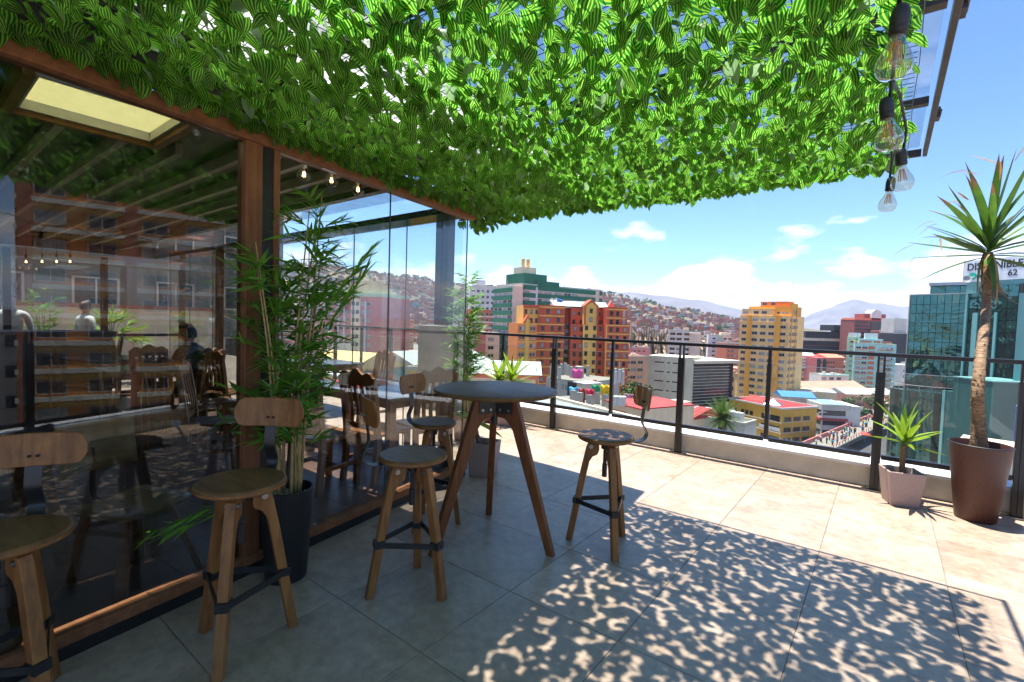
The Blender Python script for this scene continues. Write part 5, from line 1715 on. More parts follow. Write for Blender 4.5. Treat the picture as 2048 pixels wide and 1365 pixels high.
for (px, py) in ((1104, 600), (1112, 600)):
    c = at(px, py, D) - O
    MB().lathe([(0.0001, 0.0), (0.35, 0.06), (0.6, 0.24)], 12).build('dish', M['white_frame'], e).matrix_basis = Matrix.Translation(c) @ Matrix.Rotation(R(70), 4, 'X')
for (px, py) in ((1117, 601), (1122, 602)):
    c = at(px, py, D) - O
    MB().lathe([(0.5, -0.5), (0.5, 0.3), (0.0001, 0.5)], 10, c).build('water_tank', P_['blue'], e)

# --- peach slab, pink rooftop
e, b, O = bld('office_slab', 'peach office slab with dark strip windows right of the red complex', 1252, 186, 1300, 190, 716, 14)
b.wall(e, P_['peach'])
for k in range(9):
    z = b.z1 - 1.9 - k * 2.9
    b.windows(e, [4.1, 7.3], [z], 2.6, 1.3, 0.1, 'beige'); b.windows(e, [0.9, 2.1], [z], 0.7, 0.7, 0, 'dark')
e, b, O = bld('pink_building', 'pink roof house with two black tanks behind the peach slab', 1252, 215, 1303, 218, 697, 10)
b.wall(e, P_['pink']); b.windows(e, [1.2, 4.8, 7.0, 9.4], [b.z1 - 1.3], 1.2, 0.5, 0, 'dark')
for u in (4.6, 7.0): MB().lathe([(0.6, 0), (0.6, 1.0), (0.0001, 1.2)], 12, b.p(u, -3, b.z1)).build('water_tank', P_['dark'], e)

# --- stone-clad slab with slots and its dark glass wing
e, b, O = bld('bank_building', 'pale stone clad slab with narrow slots joined to a dark glass wing', 1299, 160, 1386, 152, 714, 12)
b.wall(e, P_['stone'])
rs = random.Random(4)
H_ = b.z1 - GZ
cw, ch_ = 1.25, 0.62
pan_me = MB().box((0, 0, 0), (cw - 0.03, 0.05, ch_ - 0.03)).mesh('panel', P_['stone'])
slots = [2.0 + 3.05 * k for k in range(9)]
nrow = 0
zc = b.z1 - 0.4
cnt = 0
while zc > b.z1 - 25 and cnt < 300:
    for j in range(int(b.w / cw)):
        if cnt >= 300: break
        inst('panel', pan_me, e, b.p((j + 0.5) * cw, 0.02, zc) , (0, 0, b.rz)); cnt += 1
    zc -= ch_
for z in slots:
    for (u0, u1) in ((2.4, 5.4), (6.4, 7.4), (8.2, 10.6)):
        b.solid(MB(), u0, u1, b.z1 - z - 0.2, b.z1 - z + 0.15, 0.09, -0.0).build('slot_window', P_['dark'], e)
b.solid(MB(), b.w - 0.9, b.w + 0.7, GZ, b.z1 + 0.25, 0.5, 10).build('corner_pier', P_['stone'], e)
dk = Blk(O, 1391, 152, 1468, 160, 727, z0=GZ, back=14)
dk.wall(e, P_['dark'])
nf = 22
dz = (dk.z1 - GZ - 2) / nf
for k in range(nf):
    z = dk.z1 - 1.2 - k * dz
    dk.solid(MB(), 0.2, dk.w - 1.0, z, z + 0.16, 0.30, -0.0).build('louvre', P_['grey'], e)
    dk.solid(MB(), 0.2, dk.w - 1.0, z - dz + 0.2, z - 0.02, 0.05, -0.0).build('glass_strip', M['win_glass'], e)
dk.solid(MB(), -0.5, dk.w + 1.5, dk.z1, dk.z1 + 0.9, 1.8, 14).build('roof_slab', P_['stone'], e)
dk.solid(MB(), dk.w - 0.9, dk.w + 0.1, GZ, dk.z1, 0.5, 2).build('end_fin', P_['dark'], e)

# --- towers in front of the hillside
e, b, O = bld('apartment_tower', 'grey beige apartment tower standing below the hillside houses', 1337, 300, 1379, 296, 662, 14)
b.wall(e, P_['grey']); b.windows(e, [2.8, 6.6, 11.0], rows(b.z1, 2.0, 3.1, 9), 3.1, 1.5, 0.2, 'brick')
sd = b.side(True, 12); sd.windows(e, [3, 6, 9], rows(b.z1, 2.0, 3.1, 9), 1.6, 1.4, 0.2, 'beige')
b.solid(MB(), b.w, b.w + 7, GZ, b.z1 - 1, -2, 14).build('wing', P_['beige'], e)
stairs(e, b, P_['cream'], 9, 12, 2)
e, b, O = bld('apartment_tower', 'white and pale green tower left of the orange tower', 1418, 330, 1462, 326, 672, 12)
b.wall(e, P_['white']); b.solid(MB(), 6.0, 8.6, GZ, b.z1, 0.4, -0.0).build('green_pier', P_['palegreen'], e); b.solid(MB(), 9.0, b.w, GZ, b.z1, 0.25, -0.0).build('cream_bay', P_['cream'], e)
b.windows(e, [3.6, 10.6, 13.6], rows(b.z1, 2.0, 2.9, 10), 1.9, 1.2, 0.1, 'white', 0.3); stairs(e, b, P_['cream'], 8, 13, 2.2)
e, b, O = bld('brick_block', 'small brick block tucked left of the orange tower', 1456, 310, 1482, 312, 688, 10)
b.wall(e, P_['brick']); b.windows(e, [1.6, 4.0, 6.4], rows(b.z1, 2.0, 2.9, 7), 1.3, 1.3, 0.2)

# --- orange and yellow tower
e, b, O = bld('office_tower', 'tall orange and cream tower with a stepped top in the middle of the view', 1480, 209, 1579, 194, 632, 16)
b.wall(e, P_['yellow'])
W = b.w
FH = 2.82
for k in range(16):
    z = b.z1 - 1.7 - k * FH
    b.band(e, P_['yellow'], [z - 1.15], 0.35, -0.1, W + 0.1, 0.3)
    b.windows(e, [1.9], [z], 1.9, 1.25, 0.45); b.windows(e, [6.3, 9.6], [z], 2.3, 1.25, 0.45); b.windows(e, [12.9], [z], 2.3, 1.25, 0.45); b.windows(e, [W - 2.3], [z], 2.1, 1.25, 0.45)
for u0, u1 in ((3.2, 4.9), (14.4, 16.4)):
    b.solid(MB(), u0, u1, GZ, b.z1 + 0.2, 0.45, -0.0).build('orange_pier', P_['deepyel'], e)
sd = b.side(True, 9.2)
for k in range(16):
    z = b.z1 - 1.7 - k * FH
    sd.band(e, P_['yellow'], [z - 1.15], 0.3, 0, 9.2, 0.2)
    sd.windows(e, [0.9], [z], 1.0, 1.3, 0.3); sd.windows(e, [2.9, 3.9, 4.9, 5.9], [z], 0.75, 1.4, 0.4); sd.windows(e, [8.2], [z], 1.0, 1.3, 0.3)
for u0, u1 in ((1.6, 2.3), (6.6, 7.2)):
    sd.solid(MB(), u0, u1, GZ, b.z1 + 3, 0.3, -0.0).build('orange_pier', P_['deepyel'], e)
b.solid(MB(), 0.3, 13.0, b.z1, b.z1 + 3.0, -0.6, 12).build('upper_floor', P_['yellow'], e)
b.windows(e, [2.0, 6.3, 9.6], [b.z1 + 1.4], 2.1, 1.2, 0.5, 'win_frame', -0.6)
b.solid(MB(), 2.5, W - 0.6, b.z1, b.z1 + 4.0, -2.2, 14).build('upper_floor', P_['deepyel'], e)
b.windows(e, [14.5, 16.2, 17.8], [b.z1 + 1.3], 1.2, 1.0, 0.6, 'win_frame', -2.2)
b.solid(MB(), W - 1.0, W, b.z1, b.z1 + 5.2, -2.0, 8.2).build('stair_core', P_['deepyel'], e)
sd.windows(e, [3.1, 4.1, 5.1, 6.1], [b.z1 + 1.6], 0.6, 1.9, 0.3, 'beige', 0.0)
b.solid(MB(), 6.5, 17.5, b.z1 + 4.0, b.z1 + 6.1, -4, 10).build('penthouse', P_['orange'], e)
b.windows(e, [8.2, 11.6], [b.z1 + 5.1], 1.8, 1.1, 0.1, 'win_frame', -4.0)
for u, h in ((9, 5), (10.5, 6), (12, 7), (13, 5), (W - 1.8, 9)):
    MB().tube([b.p(u, -6, b.z1 + 6), b.p(u, -6, b.z1 + 6 + h)], 0.07, 4).build('antenna', P_['grey'], e)

# --- mustard office block with the red roof, near
e, b, O = bld('office_block', 'mustard office block with a red sheet roof and a glass pyramid', 1466, 158, 1574, 140, 806, 15)
b.z1 = at(1574, 820, 140).z
b.wall(e, P_['mustard'])
for k in range(5):
    z = b.z1 - 3.2 - 3.1 * k
    b.windows(e, [1.0, 2.6, 5.6, 7.2, 8.9], [z], 1.2, 1.3, 0.05, 'dark')
    b.band(e, P_['white'], [z - 1.05], 0.14, 0, b.w, 0.22)
    b.solid(MB(), 12.6, b.w - 0.6, z - 0.8, z + 0.9, 0.08, -0.0).build('strip_window', M['win_glass'], e)
sd = b.side(True, 13)
for k in range(5):
    z = b.z1 - 3.2 - 3.1 * k
    for g0 in (0.8, 4.8, 8.8): sd.windows(e, [g0 + 0.6, g0 + 1.6, g0 + 2.6], [z], 0.85, 1.3, 0.1, 'dark')
    sd.band(e, P_['white'], [z - 0.85], 0.14, 0.4, 12.4, 0.2)
b.solid(MB(), 12.4, b.w + 0.1, b.z1 - 6.7, b.z1 - 5.7, 0.8, -0.7).build('balcony_rail', P_['white'], e)
rf = b.solid(MB(), -0.2, b.w + 0.3, b.z1 - 0.1, b.z1 + 0.06, 0.3, 15.2).build('roof', P_['roofred'], e)
for u in range(0, int(b.w), 1): b.solid(MB(), u, u + 0.10, b.z1 + 0.06, b.z1 + 0.12, -0.3, 14.5).build('roof_seam', P_['roofred'], rf)
for o0, o1 in ((0.32, -0.1), (-14.9, 15.25)): b.solid(MB(), -0.25, b.w + 0.35, b.z1 - 0.15, b.z1 + 0.32, o0, o1).build('roof_edge', P_['white'], e)
for u0 in (-0.25, b.w + 0.05): b.solid(MB(), u0, u0 + 0.3, b.z1 - 0.15, b.z1 + 0.318, 0.31, 15.2).build('roof_edge', P_['white'], e)
b.gable(MB(), 3.0, 9.5, b.z1 + 0.1, 1.5, -4.0, 8.0).build('roof_monitor', P_['roofred'], e)
py = b.p(12.5, -4.8, b.z1 + 0.1)
MB()._add([py + Vector((-2.4, -2, 0)), py + Vector((2.4, -2, 0)), py + Vector((2.4, 2, 0)), py + Vector((-2.4, 2, 0)), py + Vector((0, 0, 1.6))], [(0, 1, 4), (1, 2, 4), (2, 3, 4), (3, 0, 4)]).build('glass_pyramid', M['win_glass'], e)

# --- white banded corner office to its right
e, b, O = bld('office_block', 'white and dark banded corner office right of the mustard block', 1618, 172, 1654, 160, 806, 12)
b.wall(e, P_['white']); sd = b.side(True, 8.5)
for k in range(6):
    z = b.z1 - 3.4 - 3.3 * k
    b.solid(MB(), 0.2, b.w - 0.4, z, z + 1.7, 0.06, -0.0).build('strip_window', M['win_glass'], e); sd.solid(MB(), 0.4, 7.4, z, z + 1.7, 0.06, -0.0).build('strip_window', M['win_glass'], e)
b.solid(MB(), -0.2, b.w + 0.2, b.z1 - 1.6, b.z1 + 0.3, 0.25, 9).build('fascia', P_['grey'], e)
b.solid(MB(), 0.5, b.w - 0.3, b.z1 + 0.32, b.z1 + 0.4, -0.6, 8).build('roof', P_['lightblue'], e)
b.solid(MB(), -0.1, b.w, GZ + 5.5, GZ + 6.3, 0.5, -0.0).build('shop_sign', P_['roofred'], e); sd.solid(MB(), 0, 8, GZ + 5.5, GZ + 6.3, 0.5, -0.0).build('shop_sign', P_['roofred'], e)
e, b, O = bld('shed_roof', 'bright blue sheet roof behind the mustard block', 1572, 172, 1640, 170, 796, 9)
b.wall(e, P_['beige']); b.gable(MB(), -0.3, b.w + 0.3, b.z1, 1.6, 0.4, 9.3).build('roof', P_['blue'], e)
e, b, O = bld('flat_house', 'cream flat roofed house with a grey patio roof behind the blue roof', 1600, 196, 1682, 190, 786, 14)
b.wall(e, P_['sand']); b.solid(MB(), 0, b.w, b.z1, b.z1 + 0.3, 0.2, -0.3).build('roof_edge', P_['white'], e); b.solid(MB(), 7.5, b.w, b.z1 + .1, b.z1 + 0.4, 0.2, 12).build('roof', P_['tin'], e)

# --- colonial houses on the square
e, b, O = bld('colonial_house', 'long ochre colonial house under a faded terracotta roof', 1618, 250, 1738, 262, 779, 14)
b.wall(e, P_['ochre']); b.gable(MB(), -0.5, b.w + 0.5, b.z1, 3.4, 0.8, 14.6).build('roof', P_['roofterra'], e); b.windows(e, frange(2, b.w - 1, 8), [b.z1 - 2.4], 1.1, 1.9, 0, 'brick')
e, b, O = bld('colonial_house', 'pink colonial house with a pale rusted roof facing the square', 1700, 228, 1800, 232, 790, 12)
b.wall(e, P_['pink']); b.gable(MB(), -0.5, b.w + 0.5, b.z1, 2.2, 0.8, 12.6).build('roof', P_['tin'], e); b.windows(e, frange(1.5, b.w - 1, 6), [b.z1 - 2.2, b.z1 - 6.0], 1.5, 1.8, 0.1, 'white'); b.band(e, P_['stone'], [b.z1 - 0.6, b.z1 - 4.2], 0.4, out=0.25)
e, b, O = bld('colonial_house', 'low brown roofed house at the right of the square', 1785, 212, 1850, 214, 812, 12)
b.wall(e, P_['brick']); b.gable(MB(), -0.5, b.w + 0.5, b.z1, 2.4, 0.8, 12.6).build('roof', P_['roofterra'], e)

# --- pink and burgundy mall
e, b, O = bld('mall_building', 'pink office with sloping white ribbed glazing right of the orange tower', 1604, 300, 1642, 298, 712, 16)
b.wall(e, P_['pink']); b.windows(e, frange(0.8, b.w - 0.5, 4), rows(b.z1, 9.0, 3.0, 6), 1.8, 1.4, 0.1, 'brick')
for k in range(4): b.solid(MB(), 0.4, b.w * 0.75, b.z1 - 2.2 - k * 1.9, b.z1 - 1.2 - k * 1.9, 0.5 + 0.1 * k, -0.0).build('skylight_strip', M['white_frame'], e)
b.gable(MB(), 2, 9, b.z1, 2.6, -3, 10).build('roof', P_['white'], e)
e, b, O = bld('mall_building', 'burgundy office with a round arched glass bay right of the pink one', 1638, 292, 1692, 300, 716, 14)
b.wall(e, P_['burg']); b.solid(MB(), 0.2, 2.8, GZ, b.z1 - 1, 0.4, -0.0).build('glass_bay', M['win_glass'], e); b.solid(MB(), 5.2, 7.6, GZ, b.z1 - 2, 0.4, -0.0).build('glass_bay', M['win_glass'], e)
arch = MB().extrude([(1.2 * math.cos(R(t)), 1.2 * math.sin(R(t))) for t in range(0, 181, 15)], b.u, (0, 0, 1), b.n, 0.5, b.p(6.4, 0.25, b.z1 - 2)); arch.build('arch_window', M['win_glass'], e)
b.windows(e, [3.9, 8.7, 10.6, 12.6, 14.6], rows(b.z1, 3.0, 3.0, 6), 1.2, 1.4, 0.1, 'brick'); b.gable(MB(), 8.0, b.w + 0.5, b.z1, 2.0, 0.5, 12).build('roof', P_['coral'], e)
e, b, O = bld('small_office', 'white block with a green balcony below the burgundy office', 1648, 268, 1704, 270, 752, 9)
b.wall(e, P_['white']); b.windows(e, [2.0, 6.5, 11], rows(b.z1, 1.8, 3.0, 3), 2.6, 1.5, 0.2, 'dark'); b.band(e, P_['teal'], [b.z1 - 0.2, b.z1 - 4.0], 0.5, out=0.6)

# --- black terrace-shaped office and the red tower behind
e, b, O = bld('black_office', 'black banded office with flaring top floors', 1606, 452, 1706, 455, 682, 22)
b.wall(e, P_['dark'])
b.solid(MB(), -2, b.w, b.z1 - 0.3, b.z1 + 2.2, 1.0, 20).build('pale_band', P_['stone'], e); 
for k, (a_, c_) in enumerate(((-4, 2.2), (-5, 4.2), (-6, 6.2))): b.solid(MB(), 6 + a_ + k, b.w, b.z1 + c_, b.z1 + c_ + 2.2, 1.2 + k * 0.6, 18).build('upper_floor', P_['dark'], e)
b.solid(MB(), b.w * 0.58, b.w + 6, b.z1 + 9.5, b.z1 + 15, 3, 16).build('tower_head', P_['dark'], e); b.solid(MB(), b.w * 0.75, b.w, b.z1 + 8, b.z1 + 9.6, 0, 12).build('tower_neck', P_['dark'], e)
for k in range(5): b.solid(MB(), 0.5, b.w, b.z1 - 5 - k * 4, b.z1 - 4.6 - k * 4, 0.3, -0.0).build('spandrel', P_['brownred'], e)
e, b, O = bld('hotel_tower', 'brown red tower with coral roof edges and a curved white rooftop', 1709, 425, 1796, 425, 640, 18)
b.wall(e, P_['brownred'])
for k in range(12):
    b.solid(MB(), 0.4, b.w * 0.36, b.z1 - 3.4 - k * 3.1, b.z1 - 2.0 - k * 3.1, 0.1, -0.0).build('strip_window', M['win_glass'], e); b.solid(MB(), b.w * 0.61, b.w - 0.4, b.z1 - 3.4 - k * 3.1, b.z1 - 2.0 - k * 3.1, 0.1, -0.0).build('strip_window', M['win_glass'], e)
b.solid(MB(), b.w * .37, b.w * .60, GZ, b.z1 - 2, 0.5, -0.0).build('glass_bay', M['win_glass'], e)
for u0, u1 in ((0, b.w * .37), (b.w * .60, b.w)): b.solid(MB(), u0 - 0.2, u1 + 0.2, b.z1 - 0.6, b.z1 + 1.2, 0.6, 16).build('roof_edge', P_['coral'], e)
b.solid(MB(), b.w * .25, b.w * .75, b.z1 + 1.2, b.z1 + 5, -2, 14).build('penthouse', P_['brownred'], e)
arch = MB().extrude([(-4.2, -4)] + [(4.2 * math.cos(R(t)), 3.0 * math.sin(R(t))) for t in range(180, -1, -20)] + [(4.2, -4)], b.u, (0, 0, 1), b.n, 9, b.p(b.w * .49, -4, b.z1 + 5.5)); arch.build('curved_roof', P_['white'], e)
e, b, O = bld('hotel_tower', 'brown red side wing with grey mullions behind the turquoise block', 1788, 405, 1806, 410, 665, 18); b.wall(e, P_['brownred'])
b.windows(e, [2, 4.4], rows(b.z1, 3, 3.1, 9), 1.5, 1.5, 0.1); stairs(e, b, P_['coral'], 0, b.w, 1.2)
e, b, O = bld('office_tower', 'slim dark tower with a pale edge beside the teal glass building', 1796, 380, 1822, 384, 668, 14); b.wall(e, P_['dark']); b.solid(MB(), b.w - 2.2, b.w, GZ, b.z1 + .3, 0.3, -0.0).build('pale_edge', P_['tin'], e)
stairs(e, b, P_['grey'], 0, b.w, 12, -3)

# --- turquoise apartment block
e, b, O = bld('apartment_block', 'turquoise apartment block with brown panels and balconies', 1712, 282, 1796, 272, 690, 14)
b.wall(e, P_['teal'])
for k in range(9):
    z = b.z1 - 2.0 - k * 2.9
    b.windows(e, [1.9, 4.9], [z], 2.6, 1.25, 0.5, 'white'); b.windows(e, [12.6, 15.8][:2], [z], 2.6, 1.25, 0.5, 'white', 0.2); b.windows(e, [b.w - 3], [z], 3.2, 1.25, 0.5, 'white')
    b.solid(MB(), 6.6, 9.6, z - 0.9, z + 1.0, 0.12, -0.0).build('brown_panel', P_['brick'], e)
    for u0, u1 in ((0.4, 6.4), (10.8, 17.2), (b.w - 5, b.w - 1)): b.solid(MB(), u0, u1, z - 1.3, z - 0.95, 0.5, -0.0).build('balcony_slab', P_['orange'], e)
b.solid(MB(), 2, b.w - 6, b.z1, b.z1 + 3.0, -1, 10).build('roof_storey', P_['teal'], e)
for u0, u1 in ((2.6, 8), (9, 12), (12.6, 17)): b.solid(MB(), u0, u1, b.z1 + 1.0, b.z1 + 2.1, -0.9, 1.2).build('brown_panel', P_['brick'], e)
b.solid(MB(), 5, 11, b.z1 + 3, b.z1 + 6.5, -4, 9).build('roof_block', P_['white'], e)
e, b, O = bld('apartment_block', 'pale green block with yellow balconies left of the turquoise block', 1696, 290, 1713, 287, 674, 12)
b.wall(e, P_['palegreen']); b.windows(e, [2.4], rows(b.z1, 3, 2.9, 11), 1.7, 1.2, 0.4, 'white'); b.solid(MB(), 0.3, b.w + 1, b.z1, b.z1 + 2.4, -1, 9).build('roof_block', P_['white'], e)
for k in range(10): b.solid(MB(), b.w - 1.0, b.w + 1.2, b.z1 - 3 - k * 2.9, b.z1 - 2.1 - k * 2.9, 0.4, -0.0).build('balcony_slab', P_['yellow'], e)

# --- teal mirror-glass complex at the right
M['mirror_teal'] = newmat('teal_mirror_glass')[0]
_nt = M['mirror_teal'].node_tree; _bs = _nt.nodes['Principled BSDF']
_bs.inputs['Base Color'].default_value = (0.055, 0.14, 0.135, 1); _bs.inputs['Metallic'].default_value = 0.85; _bs.inputs['Roughness'].default_value = 0.05
_v = noise_vec(_nt, 'World'); bump(_nt, noise(_nt, _v, 0.16, 3, 0.5, 1.5), _bs, 0.22, 0.6)
M['teal_panel'] = paint('teal_cladding', (0.028, 0.105, 0.10), 0.06, 0.4)
M['teal_light'] = paint('pale_teal_cladding', (0.15, 0.36, 0.34), 0.06, 0.4)
pane_i = [0]


def curtain(e, blk, u0, u1, z0, z1, nu, nz, mat):
    """mirror panes one by one, each a hair out of plane, on dark mullions"""
    du = (u1 - u0) / nu; dz = (z1 - z0) / nz
    me = MB().box((0, 0, 0), (du - 0.07, 0.05, dz - 0.07)).mesh('glass_pane', mat)
    for i in range(nu):
        for j in range(nz):
            inst('glass_pane', me, e, blk.p(u0 + (i + .5) * du, 0.05, z0 + (j + .5) * dz), (wr.gauss(0, .010), wr.gauss(0, .004), blk.rz + wr.gauss(0, .010)))


e, b, O = bld('glass_office', 'teal mirror glass office complex at the right edge', 1817, 84, 1932, 77, 590, 12)
b.wall(e, P_['dark'])
zt = b.z1
curtain(e, b, 0.05, b.w, zt - 30, zt, 8, 19, M['mirror_teal'])
b.solid(MB(), -0.1, b.w, zt, zt + 0.18, 0.15, 0.1).build('roof_edge', P_['tin'], e)
u = b.solid(MB(), -0.05, 0.12, GZ, zt + 0.1, 0.2, -0.0).build('corner_mullion', P_['tin'], e)
k2 = Blk(O, 1856, 88, 2300, 70, 566, z0=GZ, back=10); k2.wall(e, P_['dark']); curtain(e, k2, 0.1, 6.0, k2.z1 - 3.4, k2.z1 - 0.3, 3, 2, M['mirror_teal'])
k2.solid(MB(), -0.2, k2.w, k2.z1 - 0.2, k2.z1 + 0.35, 0.35, 10).build('roof_edge', P_['white'], e)
k3 = Blk(O, 1931, 76, 2040, 68, 572, z0=GZ, back=6); k3.wall(e, P_['dark']); curtain(e, k3, 0.4, k3.w - 0.4, k3.z1 - 26, k3.z1, 5, 15, M['mirror_teal'])
for u0, u1 in ((0.0, 0.35), (1.3, 2.1), (4.6, 5.0)): k3.solid(MB(), u0, u1, GZ, k3.z1 - (0 if u0 == 0 else 4), 0.28, -0.0).build('teal_pier', M['teal_light'], e)
k4 = Blk(O, 2034, 66, 2300, 58, 585, z0=GZ, back=8); k4.wall(e, M['teal_light'])
k5 = Blk(O, 1896, 72, 1998, 64, 790, z0=GZ, back=6); k5.wall(e, M['teal_panel'], u1=k5.w * .20); k5.wall(e, M['teal_panel'], u0=k5.w * .20 + 0.01, z1=k5.z1 + 2.2)
k5.solid(MB(), 0, 0.5, GZ, k5.z1 + .05, 0.12, -0.0).build('pale_edge', M['teal_light'], e); k5.solid(MB(), k5.w * .2, k5.w, k5.z1 + 2.2, k5.z1 + 2.34, 0.1, 6).build('coping', M['teal_light'], e)
k6 = Blk(O, 1822, 79, 1900, 74, 786, z0=GZ, back=5)
cyl = MB().lathe([(5.2, GZ), (5.2, k6.z1), (4.9, k6.z1), (4.9, k6.z1 - .3), (0.0001, k6.z1 - .3)], 40, (at(1868, 650, 80) - O) * 1.0 - Vector((0, 0, (at(1868, 650, 80) - O).z)))
cyl.v = [(x, y, z - O.z) for x, y, z in cyl.v]
cyl.build('round_bay', M['mirror_teal'], e, auto=30)
c0 = at(1868, 650, 80) - O
for k in range(20):
    a = 2 * math.pi * k / 20; q = Vector((c0.x + 5.0 * math.cos(a), c0.y + 5.0 * math.sin(a), k6.z1 - O.z)); MB().tube([q, q + Vector((0, 0, 0.9))], 0.03, 4).build('rail_post', P_['tin'], e)
MB().tube([(c0.x + 5.0 * math.cos(2 * math.pi * k / 40), c0.y + 5.0 * math.sin(2 * math.pi * k / 40), k6.z1 - O.z + .9) for k in range(41)], 0.04, 5).build('rail', P_['tin'], e)
for (px, py, d, s, m_) in ((1893, 742, 82, (2.4, 1.5, 1.2), 'white'), (1906, 754, 80, (1.6, 1.2, .7), 'mustard'), (1884, 748, 82, (1.0, 1.0, 1.0), 'grey')):
    c = at(px, py, d); tag(MB().box((0, 0, s[2] / 2), s).build('covered_crate' if m_ != 'grey' else 'air_unit', P_[m_], bevel=0.15), '%s bundle on the rounded roof terrace of the glass office' % m_, 'bundle').location = (c.x, c.y, k6.z1 - .3)

# --- billboard on its roof
bb = at(1988, 541, 72)
A = at(1928, 541, 76); B = at(2075, 536, 67)
u = Vector((B.x - A.x, B.y - A.y, 0)); WB = u.length; rz = math.atan2(u.y, u.x)
mid = (A + B) / 2; HB = 3.3
bo = empty('billboard', (mid.x, mid.y, mid.z - HB / 2), rz, 'white rooftop billboard reading DISPONIBLE behind the dracaena', 'billboard')
M['board'] = paint('billboard_sheet', (0.68, 0.72, 0.76), 0.03, 0.5); M['ink'] = paint('billboard_ink', (0.025, 0.03, 0.04), 0.1, 0.6); M['logo_green'] = paint('logo_green', (0.02, 0.42, 0.30), 0.05, 0.6)
MB().box((0, 0.05, HB / 2), (WB, 0.10, HB)).build('board', M['board'], bo)
MB().box((-WB / 2 - 0.05, 0.05, HB / 2), (0.10, 0.12, HB + 0.4)).build('frame', P_['grey'], bo); MB().box((0, 0.7, -0.9), (WB * 0.9, 1.2, 1.8)).build('base_block', M['teal_light'], bo)


def lettering(txt, size, parent, x, z, mat, y=-0.02, name='lettering', bold=0.0, sx=1.0, align='LEFT'):
    cu = bpy.data.curves.new('txt', 'FONT'); cu.body = txt; cu.size = size; cu.extrude = 0.01 * max(size, 0.3); cu.offset = bold; cu.align_x = align
    to = bpy.data.objects.new('txt', cu); col.objects.link(to)
    me = bpy.data.meshes.new_from_object(to.evaluated_get(bpy.context.evaluated_depsgraph_get()))
    bpy.data.objects.remove(to)
    me.materials.clear(); me.materials.append(mat)
    o = bpy.data.objects.new(name, me); col.objects.link(o); o.parent = parent
    o.location = (x, y, z); o.rotation_euler = (R(90), 0, 0); o.scale = (sx, 1, 1)
    return o


o_ = lettering('DISPONIBLE', 1.55, bo, -WB / 2 + 0.048 * WB, 1.80, M['ink'], bold=0.03); o_.scale.x = 0.775 * WB / max(v.co.x for v in o_.data.vertices)
lettering('6', 1.2, bo, -WB / 2 + 0.20 * WB, 0.55, M['ink'], bold=0.02); lettering('62', 1.2, bo, -WB / 2 + 0.63 * WB, 0.58, M['ink'], bold=0.02)
disc = [(0.62 * math.cos(R(t)), 0.55 * math.sin(R(t))) for t in range(0, 360, 15)]
lg = MB().extrude(disc, (1, 0, 0), (0, 0, 1), (0, -1, 0), 0.02, (-WB / 2 + 0.105 * WB + .3, -0.015, 0.88)); lg.extrude([(-0.55, -0.2), (-0.2, -0.5), (-0.62, -0.62)], (1, 0, 0), (0, 0, 1), (0, -1, 0), 0.02, (-WB / 2 + 0.105 * WB + .3, -0.015, 0.88)); lg.build('logo_bubble', M['logo_green'], bo)
MB().tube([(-WB / 2 + 0.105 * WB + .3 + 0.30 * math.cos(R(t)), -0.035, 0.98 + 0.30 * math.sin(R(t))) for t in range(170, 321, 15)], [0.10] + [0.055] * 9 + [0.10], 6).build('logo_handset', M['white_frame'], bo)
dsh = at(1933, 560, 74); ds = tag(MB().lathe([(0.0001, 0.0), (0.35, 0.07), (0.62, 0.24), (0.60, 0.25), (0.33, 0.09), (0.0001, 0.02)], 20).build('satellite_dish', P_['tin'], smooth=True), 'grey satellite dish at the lower corner of the billboard', 'dish')
ds.location = dsh; ds.rotation_euler = (R(70), 0, R(20))
# roof with blue sheet and curved parapet below, right edge
e, b, O = bld('curved_parapet', 'curved cream parapet with yellow and white murals below the glass office', 1925, 40, 2120, 36, 906, 6, z0=-22)
b.wall(e, P_['cream'], z0=b.z1 - 1.0); b.wall(e, M['white_frame'], z1=b.z1 - 1.02, out=-0.2)
for k in range(9): b.solid(MB(), k * 0.95, k * 0.95 + 0.05, b.z1 - 0.95, b.z1 - 0.06, 0.05, -0.0).build('seam', P_['sand'], e)
b.solid(MB(), -0.1, b.w, b.z1, b.z1 + 0.10, 0.15, 1).build('coping', P_['white'], e); b.solid(MB(), 3.4, 8, b.z1 - 3.0, b.z1 - 2.0, -0.15, -0.19).build('mural', P_['yellow'], e)
e, b, O = bld('blue_awning', 'bright blue hoarding behind the dracaena trunk at the right edge', 2044, 52, 2120, 50, 818, 1.5, z0=-25); b.wall(e, P_['blue']); b.solid(MB(), 0.3, 1.4, b.z1 - 4, b.z1 - 3, 0.06, -0.0).build('frame', P_['lightblue'], e)

# --- cream house with a tin roof just below the railing at the left
e, b, O = bld('tin_roof_house', 'cream house with red trim under a weathered pale tin roof', 934, 57, 1082, 57, 746, 5, z0=-24)
b.z1 = at(934, 745, 58).z
b.wall(e, P_['cream']); b.band(e, P_['coral'], [b.z1 - 0.5], 0.42, 0, b.w, 0.12, 'trim')
for u in (0.1, b.w * .52, b.w - 0.4): b.solid(MB(), u, u + 0.3, -24, b.z1 - 0.5, 0.11, -0.0).build('trim', P_['coral'], e)
M['tin_old'] = paint('weathered_tin', (0.36, 0.385, 0.395), 0.25, 0.5, 0.9)
rf = b.gable(MB(), -0.3, b.w + 0.3, b.z1 + 0.02, 1.35, 0.45, 6).build('roof', M['tin_old'], e)
for k in range(14):
    uu = b.w * k / 13; MB().bar(b.p(uu, 0.45, b.z1 + 0.05), b.p(uu, -2.75, b.z1 + 1.40), 0.05, 0.04).build('roof_seam', M['tin_old'], rf)
